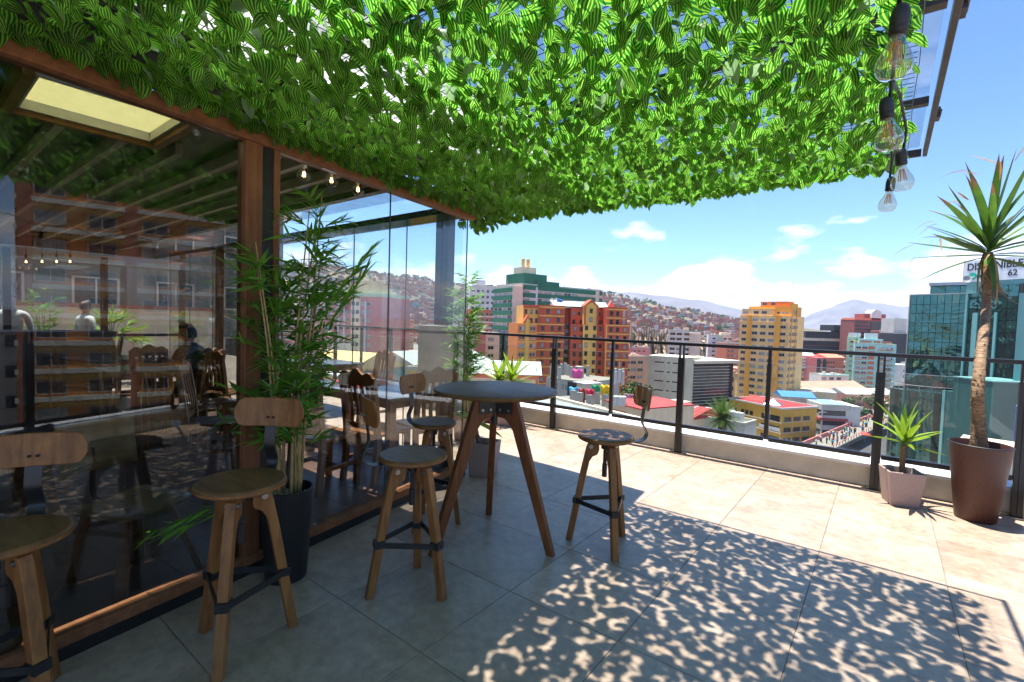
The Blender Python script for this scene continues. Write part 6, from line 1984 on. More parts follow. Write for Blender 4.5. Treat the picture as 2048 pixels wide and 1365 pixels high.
for u_, o_ in ((1.2, -0.3), (7.2, -1.0), (8.4, -.4)): MB().tube([b.p(u_, o_, b.z1 + .2), b.p(u_, o_, b.z1 + .8)], 0.05, 5).build('vent_pipe', P_['grey'], e)

# --- concrete storey under construction with cloths on its columns
e, b, O = bld('unfinished_house', 'grey unfinished concrete house with stub columns on its roof', 1096, 86, 1182, 80, 762, 10, z0=GZ)
b.wall(e, P_['concrete']); b.solid(MB(), 0, b.w, b.z1, b.z1 + 0.12, 0.1, 10).build('roof_slab', P_['dust'], e); b.windows(e, [2.1, 4.1], [b.z1 - 1.2], 1.5, 1.2, 0.6, 'white'); b.solid(MB(), 4.9, 7.0, b.z1 - 3.4, b.z1 - .1, 0.3, -0.0).build('dark_bay', P_['dark'], e)
cols = [(1102, 770, 86), (1112, 752, 90), (1122, 752, 92), (1135, 756, 90), (1142, 764, 87), (1118, 768, 85), (1157, 766, 88), (1175, 760, 90), (1104, 748, 92), (1130, 750, 94)]
for (px, py, d) in cols:
    c = at(px, py, d); w = 0.75 if px != 1157 else 2.2
    MB().box((c.x - O.x, c.y - O.y, b.z1 - O.z + 0.9), (w * .6, w * .6, 2.4)).build('column', P_['concrete'], e)
e2, b2x, O2 = bld('rooftop_shed', 'grey sheet metal shed with a white dish on the unfinished house', 1158, 78, 1178, 76, 768, 3, z0=b.z1 - 5.5)
b2x.wall(e2, P_['grey']); b2x.solid(MB(), -0.4, b2x.w + 0.3, b2x.z1, b2x.z1 + 0.12, 0.6, 3.2).build('roof', P_['tin'], e2)
lower = [(1147, 790, 74), (1160, 802, 72), (1180, 800, 70), (1194, 786, 73), (1211, 794, 71)]
e3, b3x, O3 = bld('flat_roof', 'dusty flat roof with column stubs below the unfinished house', 1110, 78, 1225, 66, 812, 10, z0=GZ)
b3x.wall(e3, P_['concrete']); b3x.solid(MB(), 0, b3x.w, b3x.z1 - 0.1, b3x.z1 + 0.2, 0.3, 10).build('roof_slab', P_['dust'], e3)
for (px, py, d) in lower:
    c = at(px, py, d); MB().box((c.x - O3.x, c.y - O3.y, b3x.z1 - O3.z + 0.9), (0.8, 0.8, 2.2)).build('column', P_['concrete'], e3)
CLO = [('pink', (0.75, 0.10, 0.33), 1155, 752, 86, 1.9, 2.3), ('purple', (0.13, 0.03, 0.33), 1134, 774, 84, .9, 2.0), ('sky blue', (0.10, 0.48, 0.75), 1150, 785, 74, 1.9, 1.5), ('dark red', (0.33, 0.04, 0.03), 1164, 792, 72, 1.1, 2.2),
       ('crimson', (0.70, 0.02, 0.08), 1180, 790, 70, 1.2, 1.6), ('green', (0.02, 0.30, 0.14), 1192, 783, 73, 1.3, 1.9), ('yellow', (0.80, 0.50, 0.01), 1210, 788, 71, 1.4, 2.6), ('maroon', (0.35, 0.02, 0.04), 1190, 770, 80, .6, 1.6)]
for nm, c_, px, py, d, w, h in CLO:
    c = at(px, py, d); vs, fs = [], []
    for i in range(7):
        for j in range(6):
            vs.append(((i / 6 - .5) * w * (1 - 0.25 * j / 5 * (1 if nm != 'yellow' else 1.6)), 0.35 * math.sin(i * 1.4 + j) * 0.4, -h * j / 5 + h / 2 + 0.12 * math.sin(i * 2)))
    for i in range(6):
        for j in range(5): a = i * 6 + j; fs.append((a, a + 6, a + 7, a + 1))
    o = MB()._add(vs, fs).build('hanging_cloth', plain('cloth_' + nm.replace(' ', '_'), c_, 0.8, 0, 0.15, 2), smooth=True); o.location = c; o.rotation_euler = (0, 0, R(38))
    q = o.modifiers.new('s', 'SOLIDIFY'); q.thickness = 0.05
    tag(o, nm + ' cloth draped over a concrete column stub', 'cloth', 'coloured cloths on the column stubs')
# translucent corrugated awning roofs right below the parapet
e, b, O = bld('corrugated_roof', 'long pale corrugated awning running under the railing', 985, 46, 1258, 33, 830, 3.2, z0=-16)
q0, q1 = at(985, 775, 46), at(1262, 848, 33); n_ = Vector((b.n.x, b.n.y, 0))
M['corr'] = paint('corrugated_sheet', (0.30, 0.34, 0.34), 0.12, 0.45)
cr = MB(); ns = 110
vs = []
for i in range(ns + 1):
    f = i / ns; p = q0.lerp(q1, f) - O; zz = 0.05 * (1 if i % 2 else -1)
    vs += [tuple(p + Vector((0, 0, zz)) + n_ * 1.6 - Vector((0, 0, 0.7))), tuple(p + Vector((0, 0, zz)) - n_ * 1.4)]
cr._add(vs, [(2 * i, 2 * i + 2, 2 * i + 3, 2 * i + 1) for i in range(ns)])
cr.build('sheet', M['corr'], e); MB().bar(q0 - O - n_ * 1.5 + Vector((0, 0, .05)), q1 - O - n_ * 1.5 + Vector((0, 0, .05)), 0.35, 0.3).build('ridge', P_['cream'], e); MB().bar(q0 - O - Vector((0, 0, 6)), q1 - O - Vector((0, 0, 6)), 0.3, 11).build('wall', P_['cream'], e)
# AC units, mast, little sign, red roof annex
e, b, O = bld('annex_house', 'cream annex with garage doors and a flat red roof by the mast', 1218, 64, 1292, 58, 812, 9, z0=GZ)
b.wall(e, P_['cream']); b.solid(MB(), 0, b.w, b.z1, b.z1 + 0.15, 0.3, 9).build('roof', P_['roofred'], e); b.solid(MB(), 1.5, 4.0, b.z1 - 2.6, b.z1 - .8, 0.08, -0.0).build('garage_door', P_['brick'], e)
for (px, w) in ((1236, 1.3), (1243, 1.0), (1228, .9)):
    c = at(px, 800, 60); o = tag(MB().box((0, 0, 0.6), (w, .8, 1.2)).build('air_unit', P_['white'], bevel=0.06), 'white air conditioning unit on the red annex roof, %s' % ('largest' if w > 1.2 else 'middle' if w > .95 else 'smallest'), 'air unit'); o.location = (c.x, c.y, b.z1 + .15)
mp = at(1236, 810, 62); me_ = empty('antenna_mast', (mp.x, mp.y, b.z1), 0, 'mobile phone mast with white panel antennas', 'mast')
MB().tube([(0, 0, 0), (0, 0, 5.4)], 0.09, 8).build('pole', P_['tin'], me_)
for k in range(6):
    a = k * 1.05; MB().box((0.55 * math.cos(a), 0.55 * math.sin(a), 3.4 + .3 * (k % 2)), (0.28, 0.28, 1.7)).build('panel', P_['white'], me_)
    MB().bar((0, 0, 3.3), (0.5 * math.cos(a), 0.5 * math.sin(a), 3.3), 0.05, 0.05).build('arm', P_['tin'], me_)
sg = at(1264, 793, 66); so_ = empty('shop_sign', (sg.x, sg.y, sg.z - .6), R(-22 + 37), 'small white sign with a triangle and blue SIPEI lettering', 'sign')
M['sign_blue'] = paint('sign_blue', (0.02, 0.05, 0.16), 0.1, 0.6)
MB().box((0, 0.05, 0.55), (2.3, 0.08, 0.66)).build('board', P_['white'], so_); lettering('SIPEI', 0.44, so_, -0.42, 0.40, M['sign_blue'], 0.0, bold=0.01)
MB().extrude([(-0.26, -.17), (0.26, -.17), (0, .24)], (1, 0, 0), (0, 0, 1), (0, -1, 0), 0.03, (-0.78, 0.0, 0.55)).build('logo_triangle', M['sign_blue'], so_)
e, b, O = bld('red_roof_hall', 'low hall with a striped red sheet roof before the stone clad slab', 1275, 74, 1385, 66, 830, 10, z0=GZ)
b.wall(e, P_['cream']); rf = b.gable(MB(), -.3, b.w + .3, b.z1, 1.3, 0.4, 10).build('roof', P_['roofred'], e)
for k in range(12): MB().bar(b.p(b.w * k / 11, 0.4, b.z1 + .04), b.p(b.w * k / 11, -4.8, b.z1 + 1.33), 0.12, 0.05).build('roof_seam', P_['white' if k % 3 == 0 else 'roofred'], rf)
b.solid(MB(), 4.6, 7.2, b.z1 + 0.5, b.z1 + 1.9, -1.5, 4).build('roof_box', P_['stone'], e)
e, b, O = bld('low_wall', 'grey rendered yard wall behind the palm', 1385, 70, 1500, 64, 846, 4, z0=GZ); b.wall(e, P_['grey'])

# --- palm below the railing
pm = at(1445, 840, 34); pl = empty('palm_tree', (pm.x, pm.y, GZ + 4), 0, 'round headed palm just below the railing', 'tree')
hz = pm.z - GZ - 4
MB().tube([(0, 0, 0), (0.1, 0, hz * .5), (0, 0, hz)], [0.35, 0.3, 0.28], 12).build('trunk', M['trunk'], pl, smooth=True)
g = random.Random(12)
M['palm_leaf'] = leafy('palm_leaf', [(0.2, (0.06, 0.12, 0.02)), (0.8, (0.16, 0.22, 0.05))], 0.3, 0.5); M['palm_dry'] = leafy('palm_fruit', [(0.2, (0.45, 0.12, 0.02)), (0.8, (0.60, 0.22, 0.05))], 0.2, 0.7)
pb_ = blade(1.0, 0.05, 8, 0.3, 0.3, 0.3)
for s_ in (-1, 1):
    for k in range(16):
        v = 0.12 + 0.85 * k / 16; y = v; zb = -0.3 * v * v
        o0 = len(pb_.v); L = 0.20 * (1 - 0.5 * v)
        pb_.v += [(0, y, zb), (0, y + 0.035, zb - .006), (s_ * L, y + 0.12, zb - 0.04 + .03)]; pb_.uv += [(0, 0), (1, 0), (.5, 1)]; pb_.f.append([o0, o0 + 1, o0 + 2]); pb_.m.append(0)
pme = pb_.mesh('frond', M['palm_leaf'])
for k in range(70):
    a = k * 2.39996; f = (k + .5) / 70; el = R(-35 + 120 * f)
    place(pme, pl, (0, 0, hz + .1), Vector((math.cos(a) * math.cos(el), math.sin(a) * math.cos(el), math.sin(el))), g.uniform(1.25, 1.75), g.gauss(0, .3), 'frond')
for k in range(16):
    a = k * 2.4; el = R(g.uniform(5, 50)); place(dry_m[0], pl, (0, 0, hz + .15), Vector((math.cos(a) * math.cos(el), math.sin(a) * math.cos(el), math.sin(el))), g.uniform(.7, 1.0), 0, 'dry_frond')
    
# --- street level: road, square, footbridge, people, trees, lamps
def gp(px, py, z=GZ):
    """ground point the photo shows at (px, py)"""
    v = _F + _Rt * ((px - 1024.0) / FPX) - _U * ((py - 682.5) / FPX)
    k = (z - 1.5) / v[2]
    return Vector(CAM + v * k)


def sheet(name, pix, z, mat, zg=GZ):
    b = MB(); P = [gp(x, y, zg) for x, y in pix]; c = sum(P, Vector()) / len(P)
    b._add([(p.x, p.y, z) for p in P], [list(range(len(P)))])
    return tag(b.build(name, mat), kind='structure')


sheet('street', [(1560, 935), (1640, 890), (1700, 845), (1820, 850), (1830, 960), (1700, 1000)], GZ + 0.03, P_['asphalt'])
sheet('plaza_pavement', [(1655, 870), (1672, 838), (1715, 815), (1830, 812), (1830, 850), (1760, 862)], GZ + 0.06, P_['dust'])
sheet('footpath', [(1664, 852), (1684, 836), (1735, 842), (1720, 858)], GZ + 0.10, P_['concrete'])
br_a, br_b = gp(1668, 893, GZ + 4), gp(1752, 852, GZ + 4)
bd = (br_b - br_a).normalized(); bn = Vector((bd.y, -bd.x, 0)); L_ = (br_b - br_a).length
bz = GZ + 4
brg = empty('footbridge', (br_a.x, br_a.y, GZ), math.atan2(bd.y, bd.x), 'busy footbridge with red railings crossing above the road', 'bridge')
MB().box((L_ / 2 + 6, 2.4, 3.7), (L_ + 30, 6.4, 0.5)).build('deck', P_['dust'], brg)
for k in range(26):
    MB().box((-6 + k * (L_ + 24) / 25, -0.7, 4.45), (0.14, 0.14, 1.1)).build('rail_post', P_['burg'], brg)
MB().box((L_ / 2 + 6, -0.7, 4.98), (L_ + 26, 0.12, 0.10)).build('handrail', P_['burg'], brg); MB().box((L_ / 2 + 6, 5.5, 4.5), (L_ + 26, 0.3, 1.2)).build('wall', P_['burg'], brg)
MB().box((L_ / 2 + 6, -0.86, 3.1), (L_ + 26, 0.1, 1.0)).build('side_panel', P_['asphalt'], brg)
pr = random.Random(44)
PCOL = [('red', (0.5, 0.03, 0.03)), ('blue', (0.05, 0.12, 0.35)), ('white', (0.6, 0.6, 0.6)), ('black', (0.02, 0.02, 0.02)), ('pink', (0.55, 0.18, 0.25)), ('teal', (0.05, 0.3, 0.33)), ('grey', (0.2, 0.2, 0.21)), ('yellow', (0.55, 0.4, 0.05))]
pmesh = []
for nm, c in PCOL:
    b = MB()
    b.lathe([(0.0001, 0), (0.12, 0.0), (0.15, 0.4), (0.17, 0.82)], 8, mi=1); b.lathe([(0.18, 0.82), (0.22, 1.15), (0.24, 1.34), (0.12, 1.46), (0.07, 1.50)], 8, mi=0); b.lathe([(0.07, 1.49), (0.11, 1.58), (0.11, 1.68), (0.0001, 1.76)], 8, mi=2)
    for s in (-1, 1): b.tube([(s * 0.22, 0, 1.36), (s * 0.28, 0.03, 1.1), (s * 0.25, -0.1, 0.85)], [0.07, 0.055, 0.04], 5, 0)
    pmesh.append(b.mesh('person', [plain('clothes_' + nm, c, 0.8, 0, .1), M['trouser'], M['hair']], True))
def walker(p, i, where):
    o = bpy.data.objects.new('person', pmesh[i]); col.objects.link(o); o.location = p; o.rotation_euler = (0, 0, pr.uniform(0, 6.28)); o.scale = (1.12,) * 3
    return tag(o, 'far off walker in a %s top %s' % (PCOL[i][0], where), 'person', 'walkers in a %s top %s' % (PCOL[i][0], where))
for k in range(46):
    u = pr.uniform(-4, L_ + 14); w = pr.uniform(0.1, 4.8); p = br_a + bd * u - bn * 0 + Vector((-bd.y, bd.x, 0)) * w
    walker((p.x, p.y, bz - 0.05), pr.randrange(8), 'on the footbridge')
for k in range(30):
    p = gp(pr.uniform(1668, 1790), pr.uniform(832, 862)); walker((p.x, p.y, GZ + .06), pr.randrange(8), 'on the square')
for k in range(12):
    p = gp(pr.uniform(1620, 1700), pr.uniform(880, 905)); walker((p.x, p.y, GZ + .03), pr.randrange(8), 'by the shops under the footbridge')
um = gp(1731, 868, bz + 2.3); uo = empty('parasol', (um.x, um.y, bz), 0, 'red parasol among the walkers on the footbridge', 'parasol')
MB().lathe([(0.0001, 2.8), (0.9, 2.45), (1.35, 2.15), (0.9, 2.40), (0.0001, 2.7)], 12).build('canopy', plain('parasol_red', (0.6, 0.03, 0.02), 0.7), uo); MB().tube([(0, 0, 0), (0, 0, 2.7)], 0.04, 6).build('pole', P_['grey'], uo)
M['foliage'] = leafy('city_foliage', [(0.2, (0.028, 0.07, 0.014)), (0.8, (0.085, 0.15, 0.03))], 0.3, 0.6)


def tree(loc, h, r, seed, label, group=None, n=700, mat='foliage'):
    g = random.Random(seed); t = empty('tree', loc, 0, label, 'tree', group)
    tk = MB().tube([(0, 0, 0), (0.1, 0, h * .35), (0, .1, h * .6)], [.05 * h, .035 * h, .02 * h], 8)
    for k in range(5):
        a = k * 1.3; tk.tube([(0, 0, h * .35), (r * .4 * math.cos(a), r * .4 * math.sin(a), h * .62), (r * .7 * math.cos(a), r * .7 * math.sin(a), h * .75)], [.02 * h, .012 * h, .005 * h], 5)
    tk.build('trunk', M['trunk'], t)
    cl = [(Vector((g.gauss(0, .45), g.gauss(0, .45), g.gauss(0, .32))), g.uniform(.25, .5)) for _ in range(12)]
    b = MB(); b.uv = []
    for k in range(n):
        c, s = cl[k % len(cl)]
        d = Vector((g.gauss(0, 1), g.gauss(0, 1), g.gauss(0, 1))).normalized() * s * g.uniform(.6, 1)
        q = (c + d); q = Vector((q.x * r, q.y * r, h * .68 + q.z * h * .42)); L = r * g.uniform(.10, .2)
        m = Matrix.Translation(q) @ orient(Vector((g.gauss(0, 1), g.gauss(0, 1), g.gauss(0, .6))), g.uniform(0, 6)).to_4x4()
        o0 = len(b.v); b.v += [tuple(m @ Vector(v)) for v in ((-.5 * L, 0, 0), (0, -.7 * L, .1 * L), (.5 * L, 0, 0), (0, .8 * L, .1 * L))]; b.uv += [(0, .5), (.5, 0), (1, .5), (.5, 1)]; b.f.append([o0, o0 + 1, o0 + 2, o0 + 3]); b.m.append(0)
    tag(b.build('crown', M[mat], t), kind='stuff')
    return t


tg = [(1690, 830, 7.5, 3.4, 'round street tree at the corner of the white office'), (1702, 838, 6, 2.8, 'lower street tree right of the corner tree'), (1740, 828, 8, 4.2, 'wide tree in front of the pink colonial house'), (1765, 836, 7, 3.6, 'dark tree in the square by the railing post'), (1788, 825, 9, 4, 'tall tree behind the small yucca'), (1805, 838, 6, 3, 'small tree at the edge of the glass office'), (1725, 842, 5, 2.6, 'low tree beside the hedges'),
      (1270, 800, 6, 3.0, 'bushy tree behind the small white sign'), (1284, 802, 5, 2.4, 'smaller bushy tree by the peach slab')]
for k, (px, py, h, r, lab) in enumerate(tg):
    if px < 1300: p = at(px, py, 96); p.z = p.z - 3
    else: p = gp(px, py)
    tree(p, h, r, 60 + k, lab, 'trees around the square')
hb = random.Random(5)
for k, (px, py, w) in enumerate(((1712, 832, 9), (1722, 826, 8), (1676, 858, 6), (1690, 866, 7), (1702, 855, 5), (1745, 838, 7))):
    p = gp(px, py); b = MB(); b.box((0, 0, .7), (w, 2.4, 1.4))
    for q in range(200):
        c = Vector((hb.uniform(-w / 2, w / 2), hb.uniform(-1.2, 1.2), hb.uniform(.3, 1.5))); s = .25
        b._add([c + Vector((hb.gauss(0, s), hb.gauss(0, s), hb.gauss(0, s))) for _ in range(3)], [(0, 1, 2)])
    o = b.build('hedge', P_['hedge']); o.location = (p.x, p.y, GZ + .05); o.rotation_euler = (0, 0, R(20)); tag(o, 'clipped green hedge in the square, %s' % ('nearest the corner office', 'behind the first hedge', 'left end by the footpath', 'right beside the bridge wall', 'between footpath and bridge', 'right end near the post')[k], 'hedge', 'hedges in the square')


def lamp(px, py, lab, hh=9.0, d=None):
    p = gp(px, py) if d is None else at(px, py, d)
    o = empty('street_lamp', (p.x, p.y, GZ), R(40), lab, 'street lamp', 'curved street lamps')
    H = (p.z - GZ) if d else hh
    MB().tube(spline([(0, 0, 0), (0, 0, H * .7), (0.25, 0, H * .92), (1.2, 0, H), (2.6, 0, H * 1.005)], 5), 0.09, 6).build('pole', P_['tin'], o, smooth=True); MB().box((2.9, 0, H * 1.0), (.9, .3, .15)).build('lamp_head', P_['tin'], o)


lamp(1630, 880, 'street lamp with a curved arm by the white corner office'); lamp(1702, 875, 'street lamp beside the footbridge'); lamp(1722, 838, 'street lamp at the back of the square'); lamp(1560, 892, 'street lamp in front of the mustard block', 11)
cr_ = random.Random(3)
carm = []
for c in ((.55, .55, .56), (.05, .05, .06), (.4, .05, .04), (.1, .15, .3)):
    b = MB(); b.box((0, 0, .55), (4.1, 1.7, .6), 0); b.box((-.1, 0, 1.1), (2.3, 1.55, .55), 1, None, (.8, .9))
    for sx in (-1.25, 1.25):
        for sy in (-.8, .8): b.tube([(sx, sy - .1, .3), (sx, sy + .1, .3)], .3, 10, 1)
    carm.append(b.mesh('body', [plain('car_paint', c, .3), M['win_glass']]))
for k, (px, py) in enumerate(((1610, 905), (1650, 925), (1700, 930), (1760, 925), (1790, 905), (1640, 900))):
    p = gp(px, py); o = empty('parked_car', (p.x, p.y, GZ + .03), R(cr_.uniform(-20, 40)), '%s small car from the left on the road below the footbridge' % ('first', 'third', 'fourth', 'fifth', 'sixth', 'second')[k], 'car', 'cars on the road below'); inst('body', carm[k % 4], o)

# --- city seen through the glass front at the left
e, b, O = bld('apartment_tower', 'red and cream tower with a stepped glass dome seen through the cafe glass', 664, 168, 764, 160, 594, 16)
b.wall(e, P_['burg'])
b.solid(MB(), 8.6, 12.4, GZ, b.z1 - .6, 0.5, -0.0).build('cream_bay', P_['cream'], e); b.solid(MB(), 0, 8.6, GZ, b.z1 - 16, 0.3, -0.0).build('cream_bay', P_['cream'], e)
for k in range(13):
    z = b.z1 - 2.4 - 2.75 * k; b.windows(e, [9.6, 11.3], [z], 1.2, 1.2, .2, 'dark', 0.5); b.windows(e, [1.5, 4.2, 6.9], [z], 1.3, 1.2, .3, 'beige', 0.3 if k > 5 else 0); b.windows(e, [13.4, 15.6], [z], 1.2, 1.2, .6, 'white')
for u0 in (2.8, 5.4, 14.3): b.solid(MB(), u0, u0 + .5, GZ + 12, b.z1 - 1.5, 0.5, -0.0).build('mullion', P_['white'], e)
b.solid(MB(), -.3, b.w + .3, b.z1, b.z1 + 1.1, .6, 14).build('roof_edge', P_['palegreen'], e)
for k in range(4): b.solid(MB(), 3 + k * 1.1, b.w - 3 - k * 1.1, b.z1 + 1.1 + k * 1.2, b.z1 + 2.3 + k * 1.2, -2 - k, 12 - k).build('dome_step', P_['sand'], e)
for (xl, xr, d, yt, c, lab) in ((855, 910, 330, 606, 'brick', 'brick and white tower beside the grey column'), (800, 828, 420, 640, 'orange', 'small orange tower far beyond the glass'), (905, 938, 300, 610, 'white', 'white tower half hidden by the slim bamboo'),
                                 (560, 640, 210, 640, 'burg', 'dark red block behind the bamboo leaves'), (470, 545, 260, 620, 'cream', 'cream tower seen past the timber post'), (395, 470, 300, 600, 'beige', 'beige tower with an arched top through the glass')):
    e, b, O = bld('apartment_tower', lab, xl, d, xr, d + 3, yt, 12); b.wall(e, P_[c]); b.windows(e, frange(0.5, b.w - .5, 4), rows(b.z1, 2.2, 2.9, 10), b.w / 7, 1.3, .2)
    b.band(e, P_['white'], [b.z1 - .3 - 2.9 * k for k in range(10)], .35, out=.15)
e, b, O = bld('warehouse', 'green gabled warehouse with a pale roof below the glass end wall', 735, 92, 850, 84, 736, 16, z0=GZ); b.wall(e, P_['teal']); b.gable(MB(), -.5, b.w + .5, b.z1, 3.0, .6, 22, ridge_u=False).build('roof', P_['tin'], e)
e, b, O = bld('painted_hall', 'hall with a curved yellow roof and pale blue wall', 600, 74, 690, 70, 742, 12, z0=GZ); b.wall(e, P_['lightblue']); b.gable(MB(), -.5, b.w + .5, b.z1, 2.6, .6, 14).build('roof', P_['yellow'], e)
e, b, O = bld('yellow_house', 'yellow house with an arch beside the green warehouse', 815, 80, 880, 78, 742, 12, z0=GZ); b.wall(e, P_['ochre'])

# --- more roofs to fill the valley floor
fr_ = random.Random(71)
cols_ = ['brick', 'cream', 'white', 'peach', 'concrete', 'beige', 'sand', 'grey']
kfill = 0
blocks = []
for k in range(190):
    d = fr_.uniform(230, 800); px = fr_.uniform(380, 1900)
    if d < 330 and 1560 < px < 1830: continue
    h = fr_.uniform(5, 16) if d < 500 else fr_.uniform(5, 13)
    w = fr_.uniform(9, 20)
    blocks.append((at(px, 650, d), w, h, fr_.choice(cols_)))
blk_me = {}
for c in cols_:
    for q in range(2):
        b = MB(); b.box((0, 0, .5), (1, .8, 1), 0); b.box((0, 0, 1.015), (1.03, .83, .03), 1)
        for r_ in range(3):
            for cc_ in range(5): b.box((-.4 + .2 * cc_, -.405, .2 + .28 * r_), (.11, .02, .13), 2)
        blk_me[(c, q)] = b.mesh('house', [P_[c], P_['roofterra'] if q else P_['tin'], M['win_glass']])
for i, (p, w, h, c) in enumerate(blocks):
    q = fr_.randrange(2); o = bpy.data.objects.new('house', blk_me[(c, q)]); col.objects.link(o); o.location = (p.x, p.y, GZ); o.scale = (w, w, h); o.rotation_euler = (0, 0, R(fr_.choice((0, 12, 25, 38)) + 37))
    tag(o, '%s walled house with a %s roof in the crowded valley' % (c, 'terracotta' if q else 'pale tin'), 'house', '%s houses with %s roofs in the valley' % (c, 'terracotta' if q else 'pale tin'))

# --- hillside crowded with houses
ridge = [(-900, 505), (-300, 515), (0, 520), (300, 525), (560, 528), (640, 532), (700, 538), (760, 548), (820, 556), (870, 563), (940, 574), (1040, 578), (1120, 582), (1200, 589), (1260, 598), (1320, 612), (1400, 627), (1470, 642), (1540, 655), (1640, 664), (1800, 672), (2200, 690)]
RD, FD = 1900.0, 650.0


def rz_(px):
    for (a, ya), (b, yb) in zip(ridge[:-1], ridge[1:]):
        if a <= px <= b: return ya + (yb - ya) * (px - a) / (b - a)
    return 690


hr_ = random.Random(17)


def hn(x, y):
    return math.sin(x * .011 + 1.3) * math.cos(y * .013) * 9 + math.sin(x * .031 + y * .027) * 4 + math.sin(x * .083) * math.cos(y * .071) * 1.8


def hill_pt(px, t):
    """t 0 at the foot, 1 at the ridge"""
    k = max(0.15, min(1.0, (1560 - px) / 700.0)) ** .5 if px < 1560 else .15
    d = FD + (RD - FD) * t
    foot = at(px, 650, d)
    top = at(px, rz_(px), RD).z
    f = t ** 1.25
    z = GZ + (top - GZ) * f
    n = hn(foot.x, foot.y) * min(1, t * 3) * (1 if t < .98 else .6)
    return Vector((foot.x, foot.y, z + n * .8))


hm = MB(); NX, NT = 200, 34
for i in range(NX + 1):
    px = -900 + 3100 * i / NX
    for j in range(NT + 1): hm.v.append(tuple(hill_pt(px, j / NT)))
    p = hill_pt(px, 1); q = at(px, 650, RD + 500); hm.v.append((q.x, q.y, GZ))
S_ = NT + 2
for i in range(NX):
    for j in range(NT + 1): hm.f.append([i * S_ + j, (i + 1) * S_ + j, (i + 1) * S_ + j + 1, i * S_ + j + 1]); hm.m.append(0)
m, nt, N, L, bs = newmat('hillside_scrub')
v = noise_vec(nt, 'World'); f1 = noise(nt, v, .012, 8, .65)
L.new(ramp(nt, f1, [(.3, (0.055, 0.065, 0.032)), (.5, (0.16, 0.125, 0.075)), (.7, (0.26, 0.19, 0.125))]), bs.inputs['Base Color']); bs.inputs['Roughness'].default_value = 1
tag(hm.build('hillside', m, smooth=True), kind='structure')
m2, nt, N, L, bs = newmat('hill_house')
gi = N.new('ShaderNodeNewGeometry'); oi = N.new('ShaderNodeObjectInfo'); ad = N.new('ShaderNodeMath'); L.new(gi.outputs['Random Per Island'], ad.inputs[0]); L.new(oi.outputs['Random'], ad.inputs[1]); fr = N.new('ShaderNodeMath'); fr.operation = 'FRACT'; L.new(ad.outputs[0], fr.inputs[0])
r = N.new('ShaderNodeValToRGB'); r.color_ramp.interpolation = 'CONSTANT'
stops = [(0, (.36, .13, .075)), (.30, (.42, .19, .11)), (.46, (.30, .10, .06)), (.56, (.48, .28, .18)), (.68, (.58, .53, .47)), (.78, (.32, .27, .23)), (.86, (.45, .14, .10)), (.92, (.62, .60, .58)), (.97, (.12, .40, .42))]
el = r.color_ramp.elements
while len(el) < len(stops): el.new(.5)
for q, (p, c) in enumerate(stops): el[q].position = p; el[q].color = (*c, 1)
L.new(fr.outputs[0], r.inputs[0]); L.new(r.outputs[0], bs.inputs['Base Color']); bs.inputs['Roughness'].default_value = .9
hb_ = MB(); hb_.box((0, 0, .5), (1, .85, 1)); hb_.gable if False else None
hm1 = MB().box((0, 0, .5), (1, .85, 1)); hm1._add([(-.53, -.46, 1.0), (.53, -.46, 1.0), (.53, .46, 1.0), (-.53, .46, 1.0), (-.53, 0, 1.25), (.53, 0, 1.25)], [(0, 1, 5, 4), (2, 3, 4, 5), (1, 2, 5), (3, 0, 4), (0, 3, 2, 1)])
house_me = hm1.mesh('house', m2)
stuff = MB(); cnt = 0
for k in range(10500):
    t = hr_.random() ** .85 * .985; px = hr_.uniform(-200, 1560)
    if t > .9 and hr_.random() < .5: continue
    p = hill_pt(px, t)
    if math.sin(p.x * .009 + 2) * math.sin(p.y * .008) > .55 and hr_.random() < .75: continue
    w = hr_.uniform(6, 12) * (1 + .25 * t); h = hr_.choice((3.5, 6, 6, 9, 9)) * hr_.uniform(.9, 1.2); a = hr_.choice((0, .3, .6, .9)) + hr_.gauss(0, .1)
    if cnt < 130 and t < .12:
        o = bpy.data.objects.new('house', house_me); col.objects.link(o); o.location = (p.x, p.y, p.z - 2.5); o.scale = (w, w, h + 2.5); o.rotation_euler = (0, 0, a)
        tag(o, 'brick and tin hillside house low on the crowded slope', 'house', 'houses low on the crowded hillside'); cnt += 1
    else:
        stuff.box((p.x, p.y, p.z + h / 2 - 2), (w, w * .85, h + 4), 0, Matrix.Rotation(a, 3, 'Z'))
tag(stuff.build('hillside_houses', m2), 'mass of brick red hillside houses too far to tell apart', kind='stuff')
# trees on the slope as one mass
tm = MB(); tm.uv = []
for k in range(520):
    px = hr_.uniform(380, 1560); t = hr_.random() * .97
    if hr_.random() < .3: t = hr_.uniform(.93, .995)
    p = hill_pt(px, t); s = hr_.uniform(6, 14)
    for q in range(9):
        c = p + Vector((hr_.gauss(0, s * .3), hr_.gauss(0, s * .3), s * hr_.uniform(.2, .7)))
        o0 = len(tm.v); tm.v += [tuple(c + Vector((hr_.gauss(0, s * .3), hr_.gauss(0, s * .3), hr_.gauss(0, s * .3)))) for _ in range(4)]; tm.uv += [(0, 0)] * 4; tm.f.append([o0, o0 + 1, o0 + 2, o0 + 3]); tm.m.append(0)
tag(tm.build('hillside_trees', M['foliage']), kind='stuff')
